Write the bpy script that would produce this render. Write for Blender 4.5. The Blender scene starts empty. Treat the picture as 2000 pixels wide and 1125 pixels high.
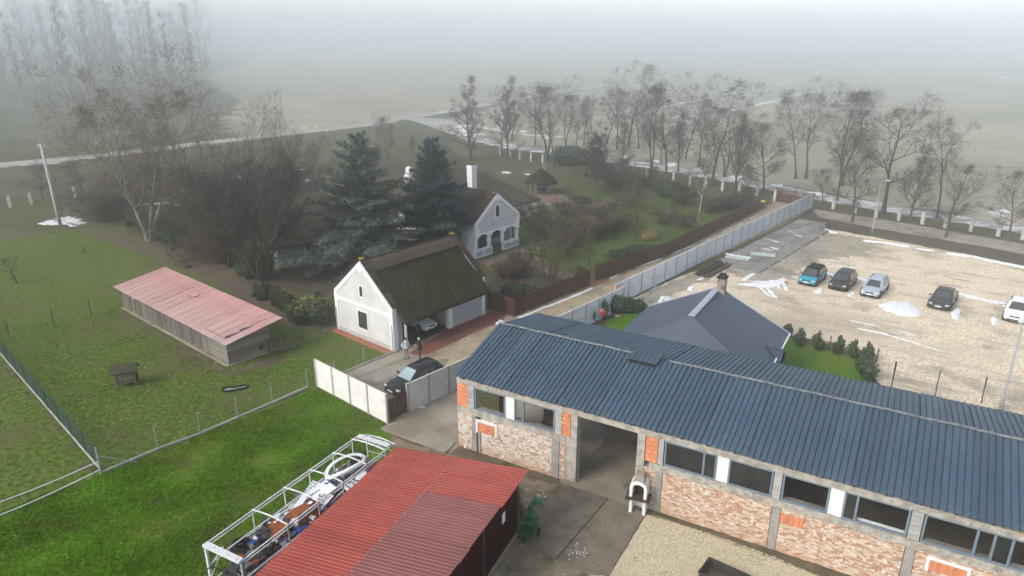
import bpy, bmesh, math, random
import numpy as np
from mathutils import Vector, Matrix
from mathutils.geometry import tessellate_polygon
from mathutils import noise as mnoise

sc = bpy.context.scene
COL = sc.collection
R = math.radians
random.seed(7)

# ---------------------------------------------------------------- camera, sky, sun, exposure
CAM_H = 23.3                      # drone height in metres
FOC = 1380.0                      # focal length in pixels of the 2000 px wide photograph
PITCH = math.atan(487.5 / FOC)    # looking 19.5 degrees down
cam = bpy.data.cameras.new('camera')
cam.sensor_width = 36
cam.lens = FOC / 2000 * 36
cam.clip_end = 6000
cam_o = bpy.data.objects.new('camera', cam)
COL.objects.link(cam_o)
cam_o.location = (0, 0, CAM_H)
cam_o.rotation_euler = (math.pi / 2 - PITCH, 0, 0)
sc.camera = cam_o

SUN_EL, SUN_AZ = R(38), R(215)    # azimuth of the sun, math angle seen from above: behind the camera, to its left
w = bpy.data.worlds.new('World')
sc.world = w
w.use_nodes = True
wn, wl = w.node_tree.nodes, w.node_tree.links
wn.clear()
sky = wn.new('ShaderNodeTexSky')
sky.sky_type = 'NISHITA'
sky.sun_disc = False
sky.sun_elevation = SUN_EL
sky.sun_rotation = R(90) - SUN_AZ
sky.air_density = 1.0
sky.dust_density = 1.5
sky.ozone_density = 1.0
hsv = wn.new('ShaderNodeHueSaturation')
hsv.inputs['Saturation'].default_value = 0.50     # an overcast, foggy sky has hardly any blue left
bg = wn.new('ShaderNodeBackground')
bg.inputs['Strength'].default_value = 0.104
wo = wn.new('ShaderNodeOutputWorld')
wl.new(sky.outputs[0], hsv.inputs['Color'])
wl.new(hsv.outputs[0], bg.inputs['Color'])
wl.new(bg.outputs[0], wo.inputs['Surface'])

sun = bpy.data.lights.new('sun', 'SUN')
sun.energy = 1.15
sun.angle = R(24)
sun.color = (1.0, 0.92, 0.80)
sun_o = bpy.data.objects.new('sun', sun)
COL.objects.link(sun_o)
sdir = Vector((math.cos(SUN_AZ) * math.cos(SUN_EL), math.sin(SUN_AZ) * math.cos(SUN_EL), math.sin(SUN_EL)))
sun_o.rotation_euler = sdir.to_track_quat('Z', 'Y').to_euler()
sun_o.location = sdir * 60

sc.view_settings.view_transform = 'Standard'
sc.view_settings.look = 'None'
sc.view_settings.exposure = 1.42
sc.view_settings.gamma = 1
sc.view_settings.use_curve_mapping = False
sc.cycles.volume_bounces = 3
sc.cycles.max_bounces = 5
sc.cycles.use_denoising = True

# ---------------------------------------------------------------- survey: a point of the plane z seen at a pixel of the photograph
def G(u, v, z=0.0):
    a = (u - 1000) / FOC
    b = (562.5 - v) / FOC
    y = math.cos(PITCH) + b * math.sin(PITCH)
    dz = -math.sin(PITCH) + b * math.cos(PITCH)
    t = (z - CAM_H) / dz
    return Vector((a * t, y * t, z))

# ---------------------------------------------------------------- materials
MAT = {}
def nmat(name, c1, c2=None, scale=1.5, rough=.85, bump=0.0, bscale=None, spec=.03, metal=0.0, stretch=(1, 1, 1),
         layers=(), rnd=0.0, world=False, detail=6, coat=0.0, alpha=1.0, emit=None, lo=.35, hi=.65, trans=0.0):
    m = bpy.data.materials.new(name)
    m.use_nodes = True
    N, L = m.node_tree.nodes, m.node_tree.links
    b = N['Principled BSDF']
    b.inputs['Roughness'].default_value = rough
    b.inputs['Specular IOR Level'].default_value = spec
    b.inputs['Metallic'].default_value = metal
    b.inputs['Coat Weight'].default_value = coat
    b.inputs['Coat Roughness'].default_value = .04
    b.inputs['Transmission Weight'].default_value = trans
    if world:
        src = N.new('ShaderNodeNewGeometry').outputs['Position']
    else:
        src = N.new('ShaderNodeTexCoord').outputs['Object']
    def noise(sc_, det, st):
        mp = N.new('ShaderNodeMapping')
        mp.inputs['Scale'].default_value = st[:3]
        if len(st) > 3:      # turn first, stretch after
            rt_ = N.new('ShaderNodeMapping')
            rt_.inputs['Rotation'].default_value = (0, 0, st[3])
            L.new(src, rt_.inputs['Vector'])
            L.new(rt_.outputs[0], mp.inputs['Vector'])
        else:
            L.new(src, mp.inputs['Vector'])
        n = N.new('ShaderNodeTexNoise')
        n.inputs['Scale'].default_value = sc_
        n.inputs['Detail'].default_value = det
        n.inputs['Roughness'].default_value = .62
        L.new(mp.outputs[0], n.inputs['Vector'])
        return n
    col = None
    if c2 is None and not layers and not rnd:
        b.inputs['Base Color'].default_value = (*c1, 1)
    else:
        c2 = c2 or c1
        n = noise(scale, detail, stretch)
        rp = N.new('ShaderNodeValToRGB')
        rp.color_ramp.elements[0].position = lo
        rp.color_ramp.elements[1].position = hi
        rp.color_ramp.elements[0].color = (*c1, 1)
        rp.color_ramp.elements[1].color = (*c2, 1)
        L.new(n.outputs['Fac'], rp.inputs['Fac'])
        col = rp.outputs['Color']
        for ly in layers:
            s_, l_, h_, c_ = ly[:4]
            st_ = ly[4] if len(ly) > 4 else (1, 1, 1)
            d_ = ly[5] if len(ly) > 5 else 5
            n2 = noise(s_, d_, st_)
            r2 = N.new('ShaderNodeMapRange')
            r2.inputs['From Min'].default_value = l_
            r2.inputs['From Max'].default_value = h_
            L.new(n2.outputs['Fac'], r2.inputs['Value'])
            mx = N.new('ShaderNodeMix')
            mx.data_type = 'RGBA'
            L.new(r2.outputs[0], mx.inputs[0])
            L.new(col, mx.inputs[6])
            mx.inputs[7].default_value = (*c_, 1)
            col = mx.outputs[2]
        if rnd:
            oi = N.new('ShaderNodeObjectInfo')
            r3 = N.new('ShaderNodeMapRange')
            r3.inputs['To Min'].default_value = 1 - rnd
            r3.inputs['To Max'].default_value = 1 + rnd
            L.new(oi.outputs['Random'], r3.inputs['Value'])
            hv = N.new('ShaderNodeHueSaturation')
            L.new(r3.outputs[0], hv.inputs['Value'])
            L.new(col, hv.inputs['Color'])
            col = hv.outputs[0]
        L.new(col, b.inputs['Base Color'])
    if bump:
        nb = noise(bscale or scale * 6, 5, stretch)
        bp = N.new('ShaderNodeBump')
        bp.inputs['Strength'].default_value = min(1.0, bump)
        bp.inputs['Distance'].default_value = .05
        L.new(nb.outputs['Fac'], bp.inputs['Height'])
        L.new(bp.outputs[0], b.inputs['Normal'])
    MAT[name] = m
    return m

# ground
nmat('grass_field', (.048, .056, .020), (.105, .105, .052), 2.6, bump=1, bscale=7, world=True, detail=9, lo=.43, hi=.57,
     layers=((.12, .50, .66, (.120, .112, .068)), (.5, .60, .70, (.060, .078, .024)), (1.1, .64, .71, (.095, .080, .055)), (11, .66, .72, (.16, .14, .09))))
nmat('grass_paddock', (.046, .078, .010), (.112, .148, .036), 3.0, bump=1, bscale=8, world=True, detail=9, lo=.43, hi=.57,
     layers=((.17, .52, .68, (.098, .094, .040)), (.45, .60, .70, (.066, .108, .010)), (.9, .63, .71, (.080, .068, .042)), (6, .60, .66, (.030, .040, .008)), (13, .66, .71, (.18, .165, .10))))
nmat('grass_vivid', (.034, .100, .003), (.088, .205, .010), 3.6, bump=1, bscale=9, world=True, detail=9, lo=.43, hi=.57,
     layers=((.22, .48, .64, (.110, .132, .022)), (.09, .52, .64, (.115, .122, .034)), (.45, .60, .68, (.120, .105, .050)), (1.2, .66, .72, (.105, .090, .050)), (7, .60, .66, (.028, .070, .002)), (14, .68, .73, (.16, .20, .06))))
nmat('grass_garden', (.055, .085, .022), (.085, .115, .034), .4, bump=1, bscale=5, world=True,
     layers=((.25, .55, .66, (.095, .095, .05)), (2.5, .58, .68, (.04, .06, .018))))
nmat('field_far', (.27, .255, .19), (.35, .325, .245), .05, bump=.6, bscale=2, world=True,  # raised pale tone carries part of the far haze in the colour
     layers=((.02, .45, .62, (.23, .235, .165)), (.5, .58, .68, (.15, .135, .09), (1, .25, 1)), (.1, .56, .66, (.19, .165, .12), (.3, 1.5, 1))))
nmat('soil_dark', (.055, .046, .036), (.095, .080, .062), .8, bump=1, bscale=6, world=True,
     layers=((.4, .56, .66, (.050, .058, .022)), (6, .60, .68, (.15, .12, .09)), (1.5, .60, .68, (.035, .03, .025))))
nmat('leaf_litter', (.085, .068, .052), (.13, .105, .080), 1.2, bump=1, bscale=7, world=True,
     layers=((.5, .54, .64, (.065, .075, .03)), (8, .60, .68, (.19, .145, .10))))
nmat('gravel_pale', (.50, .42, .30), (.80, .70, .54), 4.5, lo=.43, hi=.57, detail=9, bump=1, bscale=9, world=True,
     layers=((.055, .50, .66, (.40, .34, .25)), (.16, .54, .66, (.33, .285, .215)), (.45, .53, .66, (.36, .31, .235), (.45, 1.3, 1, .62)), (.8, .60, .70, (.27, .23, .175), (.3, 1.5, 1, .55)), (.10, .60, .70, (.22, .19, .15)), (7, .57, .62, (.22, .185, .13)), (6, .62, .67, (.74, .68, .58))))
nmat('gravel_grey', (.22, .20, .165), (.34, .30, .24), .7, bump=1, bscale=8, world=True,
     layers=((.22, .52, .63, (.15, .14, .115)), (2, .57, .66, (.13, .12, .095)), (7, .62, .68, (.42, .38, .32))))
nmat('yard_gravel', (.33, .285, .175), (.45, .40, .26), 1.6, bump=1, bscale=14, world=True,
     layers=((.5, .54, .64, (.27, .235, .125)), (9, .60, .66, (.60, .54, .40)), (7, .64, .69, (.12, .10, .06)), (1.8, .63, .70, (.20, .175, .10))))
nmat('yard_dirt', (.16, .135, .095), (.24, .205, .15), 1.2, bump=1, bscale=9, world=True,
     layers=((.7, .52, .62, (.085, .080, .045)), (2, .60, .67, (.36, .33, .28)), (6, .60, .67, (.075, .065, .045))))
nmat('drive_sand', (.27, .222, .15), (.37, .31, .215), .7, bump=.6, bscale=9, world=True,
     layers=((.3, .54, .64, (.22, .185, .13)), (3, .56, .66, (.19, .16, .115)), (.8, .60, .68, (.16, .14, .10))))
nmat('concrete_drive', (.235, .215, .180), (.33, .30, .25), .6, bump=.5, bscale=8, world=True,
     layers=((.25, .5, .62, (.20, .175, .13)), (2.4, .58, .68, (.17, .155, .13)), (9, .66, .72, (.42, .40, .36))))
nmat('concrete_wet', (.125, .108, .085), (.190, .168, .132), .9, bump=.5, bscale=9, world=True, rough=.6,
     layers=((.35, .52, .62, (.095, .080, .062)), (3, .60, .68, (.075, .062, .045)), (7, .68, .73, (.33, .31, .27))))
nmat('plinth_wet', (.080, .066, .046), (.13, .11, .082), .8, bump=.6, bscale=8, world=True,
     layers=((.6, .54, .64, (.062, .062, .026)), (5, .6, .68, (.045, .036, .026)), (8, .67, .72, (.22, .19, .15))))
nmat('paving_red', (.155, .058, .046), (.20, .085, .066), 1.5, bump=.5, bscale=12, world=True,
     layers=((.4, .55, .65, (.125, .060, .05)), (6, .6, .7, (.11, .05, .042))))
nmat('paving_old', (.16, .115, .09), (.215, .155, .12), 2, bump=.7, bscale=9, world=True, layers=((.8, .55, .65, (.11, .095, .07)),))
nmat('road_grey', (.30, .295, .28), (.37, .36, .34), .2, world=True, layers=((.05, .5, .65, (.42, .42, .41)),))
nmat('road_slush', (.22, .21, .195), (.33, .32, .30), .4, world=True, bump=.5, bscale=5,
     layers=((.25, .46, .56, (.62, .64, .66), (.5, 1.6, 1)), (1.3, .55, .64, (.17, .16, .14))))
nmat('snow', (.76, .78, .81), (.62, .64, .66), 2, rough=.6, bump=.8, bscale=6, world=True, layers=((4, .56, .68, (.48, .455, .41)), (9, .62, .70, (.36, .33, .28))))
nmat('slab_concrete', (.17, .165, .155), (.23, .222, .208), .8, bump=.4, bscale=8, rnd=.18, world=True, rough=.6, layers=((2, .62, .70, (.20, .19, .175)),))
# walls and roofs
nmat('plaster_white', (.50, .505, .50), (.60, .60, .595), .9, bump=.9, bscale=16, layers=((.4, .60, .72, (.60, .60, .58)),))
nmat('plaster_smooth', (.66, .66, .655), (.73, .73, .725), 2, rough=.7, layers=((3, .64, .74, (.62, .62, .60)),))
nmat('plaster_grey', (.30, .325, .36), (.37, .395, .43), 1.2, bump=.5, bscale=14)  # grey-blue also stands for shade on the white garage's front
nmat('plaster_lilac', (.47, .44, .46), (.53, .50, .52), 1.2, bump=.4, bscale=9, layers=((1.6, .63, .70, (.36, .34, .35)),))
nmat('plinth_grey', (.34, .34, .34), (.42, .42, .41), 2)
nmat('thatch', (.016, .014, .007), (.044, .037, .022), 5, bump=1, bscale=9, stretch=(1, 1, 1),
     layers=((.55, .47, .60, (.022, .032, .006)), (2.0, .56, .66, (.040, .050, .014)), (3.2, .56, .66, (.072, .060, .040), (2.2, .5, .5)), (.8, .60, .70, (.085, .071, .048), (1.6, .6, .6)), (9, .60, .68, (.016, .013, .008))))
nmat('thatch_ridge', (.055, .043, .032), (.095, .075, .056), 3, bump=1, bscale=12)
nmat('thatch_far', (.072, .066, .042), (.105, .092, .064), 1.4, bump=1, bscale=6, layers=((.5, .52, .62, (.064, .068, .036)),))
nmat('tile_dark', (.036, .029, .024), (.070, .055, .045), 3, bump=.5, bscale=9, rnd=.35, layers=((4, .62, .70, (.075, .070, .03)),))
nmat('tile_brown', (.066, .044, .036), (.11, .076, .060), 2.2, bump=.6, bscale=8, rnd=.2)
nmat('moss_yellow', (.22, .17, .03), (.14, .12, .03), 6)
nmat('sheet_blue', (.044, .074, .106), (.056, .088, .122), .5, rough=.42, spec=.10, rnd=.10, layers=((.25, .55, .7, (.050, .080, .112)), (1.1, .56, .68, (.072, .098, .126), (3, .3, 1)), (4, .64, .72, (.10, .12, .14), (2, .4, 1)),))
nmat('sheet_blue_dull', (.050, .070, .098), (.062, .084, .112), .5, rough=.5, spec=.10)
nmat('ridge_dust', (.10, .11, .12), (.26, .26, .25), 3)
nmat('sheet_grey', (.046, .062, .088), (.056, .074, .102), .5, rough=.38, spec=.18)
nmat('flashing', (.26, .29, .33), (.33, .37, .41), 2, rough=.4, spec=.5)
nmat('sheet_red', (.235, .050, .038), (.295, .068, .052), .5, rnd=.10, rough=.5, spec=.10, layers=((.3, .52, .68, (.25, .085, .070), (1, .3, 1)), (1.5, .62, .70, (.20, .075, .06), (2, .3, 1)), (8, .66, .74, (.16, .05, .04))))
nmat('sheet_maroon', (.165, .066, .062), (.20, .084, .080), .5, rnd=.09, rough=.5, spec=.10, layers=((5, .68, .75, (.14, .06, .06)),))
nmat('sheet_wall_shaded', (.014, .004, .004), (.020, .006, .006), 1, rough=.6)  # maroon darkened to paint in shade on the walls
nmat('sheet_pink', (.42, .205, .19), (.50, .27, .25), .6, rnd=.10, rough=.6, bump=.2, bscale=12,
     layers=((.5, .47, .58, (.45, .36, .34), (1.8, .25, 1)), (1.3, .54, .62, (.44, .38, .36), (2, .2, 1)), (5, .64, .72, (.24, .085, .08))))
nmat('concrete_beam', (.27, .255, .225), (.42, .395, .355), 2.2, bump=.7, bscale=12, lo=.42, hi=.58, layers=((5, .56, .66, (.20, .185, .16), (.6, 1, 2)), (.8, .58, .66, (.36, .30, .22)), (2.4, .60, .66, (.17, .155, .13))))
nmat('concrete_column', (.22, .215, .205), (.32, .31, .295), 1.4, bump=.5, bscale=10, layers=((3, .58, .68, (.16, .155, .15)),))
nmat('aac_block', (.30, .30, .295), (.38, .38, .37), 2, bump=.4, bscale=18, rnd=.1)
nmat('block_orange', (.56, .205, .100), (.66, .27, .150), 3, bump=.7, bscale=10, rnd=.12, stretch=(3, 1, 1), layers=((3, .62, .70, (.30, .10, .055), (4, 1, .3)),))
nmat('panel_white', (.58, .60, .61), (.66, .68, .69), 1.5, rough=.6)
nmat('frame_blue', (.125, .175, .215), (.155, .205, .245), 3, rough=.5)
nmat('floor_concrete', (.17, .15, .12), (.25, .225, .185), .7, bump=.3, bscale=7, layers=((.5, .56, .66, (.09, .08, .065)),))  # dark tone puts the shade of the shed interior into the colour
nmat('glass_window', (.010, .013, .013), (.028, .032, .030), 1.3, rough=.08, spec=.25)
nmat('floor_lit', (.27, .24, .19), (.36, .32, .26), .7, layers=((.5, .56, .66, (.20, .175, .14)),))  # same floor, lighter to paint in daylight at the open end
nmat('inner_wall', (.06, .055, .048), (.10, .092, .08), 1.5)  # dark tone paints in the gloom inside the shed
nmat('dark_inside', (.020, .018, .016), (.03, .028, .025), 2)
nmat('panel_concrete', (.60, .59, .56), (.70, .69, .665), .8, bump=.5, bscale=9, rnd=.05, world=True, layers=((2.2, .60, .70, (.50, .485, .46)), (.6, .60, .70, (.60, .545, .49))))
nmat('panel_concrete_cool', (.56, .585, .62), (.66, .685, .715), .8, bump=.5, bscale=9, rnd=.05, world=True, layers=((2.2, .60, .70, (.48, .50, .52)),))
nmat('post_concrete', (.34, .335, .32), (.42, .41, .395), 2, bump=.4, bscale=12, rnd=.1)
nmat('picket_brown', (.066, .033, .026), (.105, .052, .040), 2.5, rough=.65, rnd=.3, stretch=(1, 1, .25))
nmat('board_grey', (.085, .076, .066), (.17, .155, .135), 2.5, bump=.8, bscale=10, stretch=(3, 3, .3), rnd=.35, layers=((1.4, .58, .68, (.055, .048, .042), (2, 2, .3)),))
nmat('board_light', (.155, .142, .125), (.26, .245, .22), 2.5, bump=.8, bscale=10, stretch=(.4, .4, 4), rnd=.25, layers=((3, .56, .66, (.12, .11, .10), (.3, .3, 3)),))
nmat('felt_roof', (.040, .036, .031), (.075, .068, .058), 3, bump=1, bscale=12)
nmat('wood_beam', (.048, .038, .032), (.085, .068, .056), 2, bump=.7, bscale=9, rnd=.3, stretch=(.3, 3, 3))
nmat('wood_box', (.20, .065, .030), (.28, .10, .045), 2, rough=.5, stretch=(.4, 3, 1))
nmat('stone_post', (.42, .40, .36), (.56, .54, .50), 3, bump=1, bscale=8, rnd=.1, layers=((5, .55, .62, (.26, .24, .22)),))
nmat('metal_white', (.50, .515, .525), (.62, .635, .645), 3, rough=.45, layers=((6, .57, .66, (.34, .31, .28)),))
nmat('twig_hazed', (.20, .195, .185), (.27, .262, .25), 2)  # pale so the wood fades as if by fog: haze in the colour
nmat('metal_galv', (.22, .24, .25), (.30, .32, .33), 3, rough=.45, spec=.5)
nmat('metal_dark', (.022, .022, .024), (.04, .04, .042), 3, rough=.45, spec=.5)
nmat('wire_green', (.09, .14, .13), rough=.6)
nmat('wire_grey', (.14, .15, .145), rough=.6)
nmat('paint_green', (.006, .095, .042), (.009, .125, .055), 3, rough=.45, spec=.45)
nmat('plastic_blue', (.022, .075, .30), (.03, .10, .36), 3, rough=.4)
nmat('plastic_white', (.72, .74, .76), (.80, .81, .83), 2, rough=.35, spec=.4)
nmat('plastic_red', (.36, .03, .03), (.42, .05, .04), 3, rough=.4)
nmat('paint_navy', (.030, .045, .085), (.045, .065, .115), 1.2, rough=.4, spec=.5)
nmat('rubber', (.017, .018, .020), (.03, .031, .033), 4, rough=.75, bump=.3, bscale=20)
nmat('junk_grey', (.06, .06, .062), (.22, .22, .225), 3, rough=.6, bump=.5)
nmat('cloth_grey', (.22, .225, .23), (.34, .345, .35), 2, bump=1, bscale=5)
nmat('brick_red', (.24, .095, .060), (.32, .14, .09), 3, bump=.5, rnd=.2)
nmat('soot_brick', (.20, .16, .13), (.36, .31, .26), 4, bump=.6, layers=((2, .55, .65, (.07, .06, .055)),))
nmat('soot', (.02, .018, .017), (.045, .04, .036), 4)
nmat('water', (.03, .035, .035), rough=.03, spec=.6)
nmat('bark_dark', (.055, .047, .040), (.095, .083, .070), 3, bump=.8, bscale=12, stretch=(1, 1, .25))
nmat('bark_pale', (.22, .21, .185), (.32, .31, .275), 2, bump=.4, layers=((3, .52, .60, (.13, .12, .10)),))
nmat('twig_dark', (.060, .050, .042), (.085, .072, .060), 2)
nmat('twig_brown', (.080, .060, .048), (.11, .086, .070), 2)
nmat('twig_olive', (.095, .092, .045), (.125, .115, .062), 2)
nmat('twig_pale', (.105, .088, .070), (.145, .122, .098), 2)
nmat('leaf_rust', (.24, .135, .085), (.32, .19, .125), 2)
nmat('needle_cedar', (.072, .094, .074), (.185, .215, .180), 1.2, rough=.7, layers=((.7, .54, .64, (.046, .064, .050)),))
nmat('needle_spruce', (.046, .070, .070), (.095, .130, .132), 1.6, rough=.7, layers=((.8, .56, .66, (.040, .060, .064)),))
nmat('leaf_laurel', (.022, .044, .018), (.048, .080, .032), 2, rough=.45, spec=.4)
nmat('leaf_bluegreen', (.028, .050, .034), (.060, .092, .062), 2, rough=.6)
nmat('leaf_thuja', (.045, .052, .024), (.075, .080, .038), 2, rough=.7)
nmat('leaf_yellow', (.36, .30, .035), (.46, .38, .06), 3)
nmat('leaf_drygold', (.28, .20, .075), (.36, .26, .11), 2)
nmat('leaf_reed', (.13, .10, .065), (.20, .16, .11), 2)
nmat('blade_dark', (.030, .085, .002), (.052, .120, .004), 1.2, world=True)
nmat('blade_green', (.070, .165, .006), (.115, .220, .016), 1.2, world=True, layers=((.35, .55, .66, (.090, .100, .016)),))
# cars, people
for nm, c in dict(black=(.007, .0075, .009), plum=(.016, .014, .018), volvo=(.010, .009, .010), silver=(.33, .40, .46), teal=(.0, .27, .34), white=(.76, .77, .78)).items():
    nmat('paint_' + nm, c, None, rough=.25, spec=.35, coat=.22)
nmat('glass_car', (.030, .040, .046), None, rough=.04, spec=.8, coat=.5)
nmat('glass_pale', (.20, .29, .31), (.34, .43, .44), 1.5, rough=.06, spec=.7, coat=.5)
nmat('lamp_lens', (.55, .60, .63), None, rough=.1, spec=.7)
nmat('lamp_red', (.25, .01, .01), None, rough=.15)
nmat('trim_black', (.010, .010, .011), None, rough=.5)
nmat('rim_alloy', (.30, .31, .32), None, rough=.3, metal=.8)
nmat('plate', (.75, .76, .77), None, rough=.5)
nmat('chrome', (.7, .71, .72), None, rough=.15, metal=1)
nmat('skin', (.42, .24, .17), None, rough=.6)
nmat('cloth_pale', (.50, .56, .60), (.58, .64, .68), 6, bump=.4, bscale=20)
nmat('cloth_dark', (.022, .024, .021), (.036, .038, .033), 6, bump=.4, bscale=20)
nmat('jeans_grey', (.16, .17, .19), (.21, .22, .24), 6)
nmat('jeans_blue', (.022, .035, .060), (.035, .05, .085), 6)
nmat('hair_dark', (.018, .015, .013))
nmat('hair_grey', (.40, .39, .38))
nmat('lamp_head', (.55, .57, .58), (.6, .62, .63), 2)
nmat('lid_yellow', (.62, .48, .06), (.68, .54, .09), 3)
nmat('bench_green', (.42, .52, .47), (.52, .60, .55), 3)
nmat('ink', (.012, .012, .014))

# old whitewashed brick: real courses in the texture, paint flaked off in patches
def brick_mat(name, white_amt, seed):
    m = bpy.data.materials.new(name)
    m.use_nodes = True
    N, L = m.node_tree.nodes, m.node_tree.links
    b = N['Principled BSDF']
    b.inputs['Roughness'].default_value = .9
    b.inputs['Specular IOR Level'].default_value = .02
    tc = N.new('ShaderNodeTexCoord')
    sp = N.new('ShaderNodeSeparateXYZ')
    cb = N.new('ShaderNodeCombineXYZ')
    L.new(tc.outputs['Object'], sp.inputs[0])
    L.new(sp.outputs['X'], cb.inputs['X'])
    L.new(sp.outputs['Z'], cb.inputs['Y'])
    br = N.new('ShaderNodeTexBrick')
    br.inputs['Scale'].default_value = 1
    br.inputs['Brick Width'].default_value = .27
    br.inputs['Row Height'].default_value = .078
    br.inputs['Mortar Size'].default_value = .010
    br.inputs['Color1'].default_value = (.36, .155, .080, 1)
    br.inputs['Color2'].default_value = (.64, .50, .38, 1)
    br.inputs['Bias'].default_value = -.1
    br.inputs['Mortar'].default_value = (.46, .40, .32, 1)
    L.new(cb.outputs[0], br.inputs['Vector'])
    def nz(scale, det, st=(1, 1, 1)):
        mp = N.new('ShaderNodeMapping')
        mp.inputs['Scale'].default_value = st
        mp.inputs['Location'].default_value = (seed * 3.7, seed, seed * 1.3)
        L.new(tc.outputs['Object'], mp.inputs[0])
        n = N.new('ShaderNodeTexNoise')
        n.inputs['Scale'].default_value = scale
        n.inputs['Detail'].default_value = det
        n.inputs['Roughness'].default_value = .7
        L.new(mp.outputs[0], n.inputs['Vector'])
        return n
    def mix(col, fac, c):
        mx = N.new('ShaderNodeMix')
        mx.data_type = 'RGBA'
        L.new(fac, mx.inputs[0])
        L.new(col, mx.inputs[6])
        mx.inputs[7].default_value = (*c, 1)
        return mx.outputs[2]
    def rng(n, lo, hi):
        r = N.new('ShaderNodeMapRange')
        r.inputs['From Min'].default_value = lo
        r.inputs['From Max'].default_value = hi
        L.new(n.outputs['Fac'], r.inputs['Value'])
        return r.outputs[0]
    col = br.outputs['Color']
    def course(lo, hi, sx, sz, seed2):
        """a value per brick: noise sampled on a grid of brick cells, so that whole bricks keep or lose their limewash"""
        sn = N.new('ShaderNodeVectorMath'); sn.operation = 'SNAP'
        sn.inputs[1].default_value = (.135, 1, .078)
        L.new(tc.outputs['Object'], sn.inputs[0])
        mp = N.new('ShaderNodeMapping')
        mp.inputs['Scale'].default_value = (sx, 1, sz)
        mp.inputs['Location'].default_value = (seed * 2.1 + seed2, 0, seed2)
        L.new(sn.outputs[0], mp.inputs[0])
        n = N.new('ShaderNodeTexNoise')
        n.inputs['Scale'].default_value = 1
        n.inputs['Detail'].default_value = 4
        n.inputs['Roughness'].default_value = .8
        L.new(mp.outputs[0], n.inputs['Vector'])
        return rng(n, lo, hi)
    lime = course(.56 - white_amt, .62 - white_amt, 3.1, 5.3, 2)
    sz_ = N.new('ShaderNodeMapRange')          # splash zone: the lowest courses have lost their limewash
    sz_.inputs['From Min'].default_value = .10
    sz_.inputs['From Max'].default_value = .55
    L.new(sp.outputs['Z'], sz_.inputs['Value'])
    ml = N.new('ShaderNodeMath'); ml.operation = 'MULTIPLY'
    L.new(lime, ml.inputs[0]); L.new(sz_.outputs[0], ml.inputs[1])
    col = mix(col, ml.outputs[0], (.62, .585, .52))
    col = mix(col, rng(nz(1.6, 8, (1, 1, 1.4)), .60 - white_amt * .5, .66 - white_amt * .5), (.66, .63, .57))      # fuller paint
    col = mix(col, course(.60, .64, 4.7, 9.1, 7), (.37, .165, .09))                                  # bare bricks
    col = mix(col, rng(nz(2.2, 6, (1, 1, 1.6)), .64, .69), (.23, .15, .10))                         # stains
    L.new(col, b.inputs['Base Color'])
    bp = N.new('ShaderNodeBump')
    bp.inputs['Strength'].default_value = .9
    bp.inputs['Distance'].default_value = .03
    L.new(br.outputs['Fac'], bp.inputs['Height'])
    bp.invert = True
    L.new(bp.outputs[0], b.inputs['Normal'])
    MAT[name] = m
brick_mat('brick_white', .10, 1)
brick_mat('brick_flaked', .03, 5)

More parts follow.
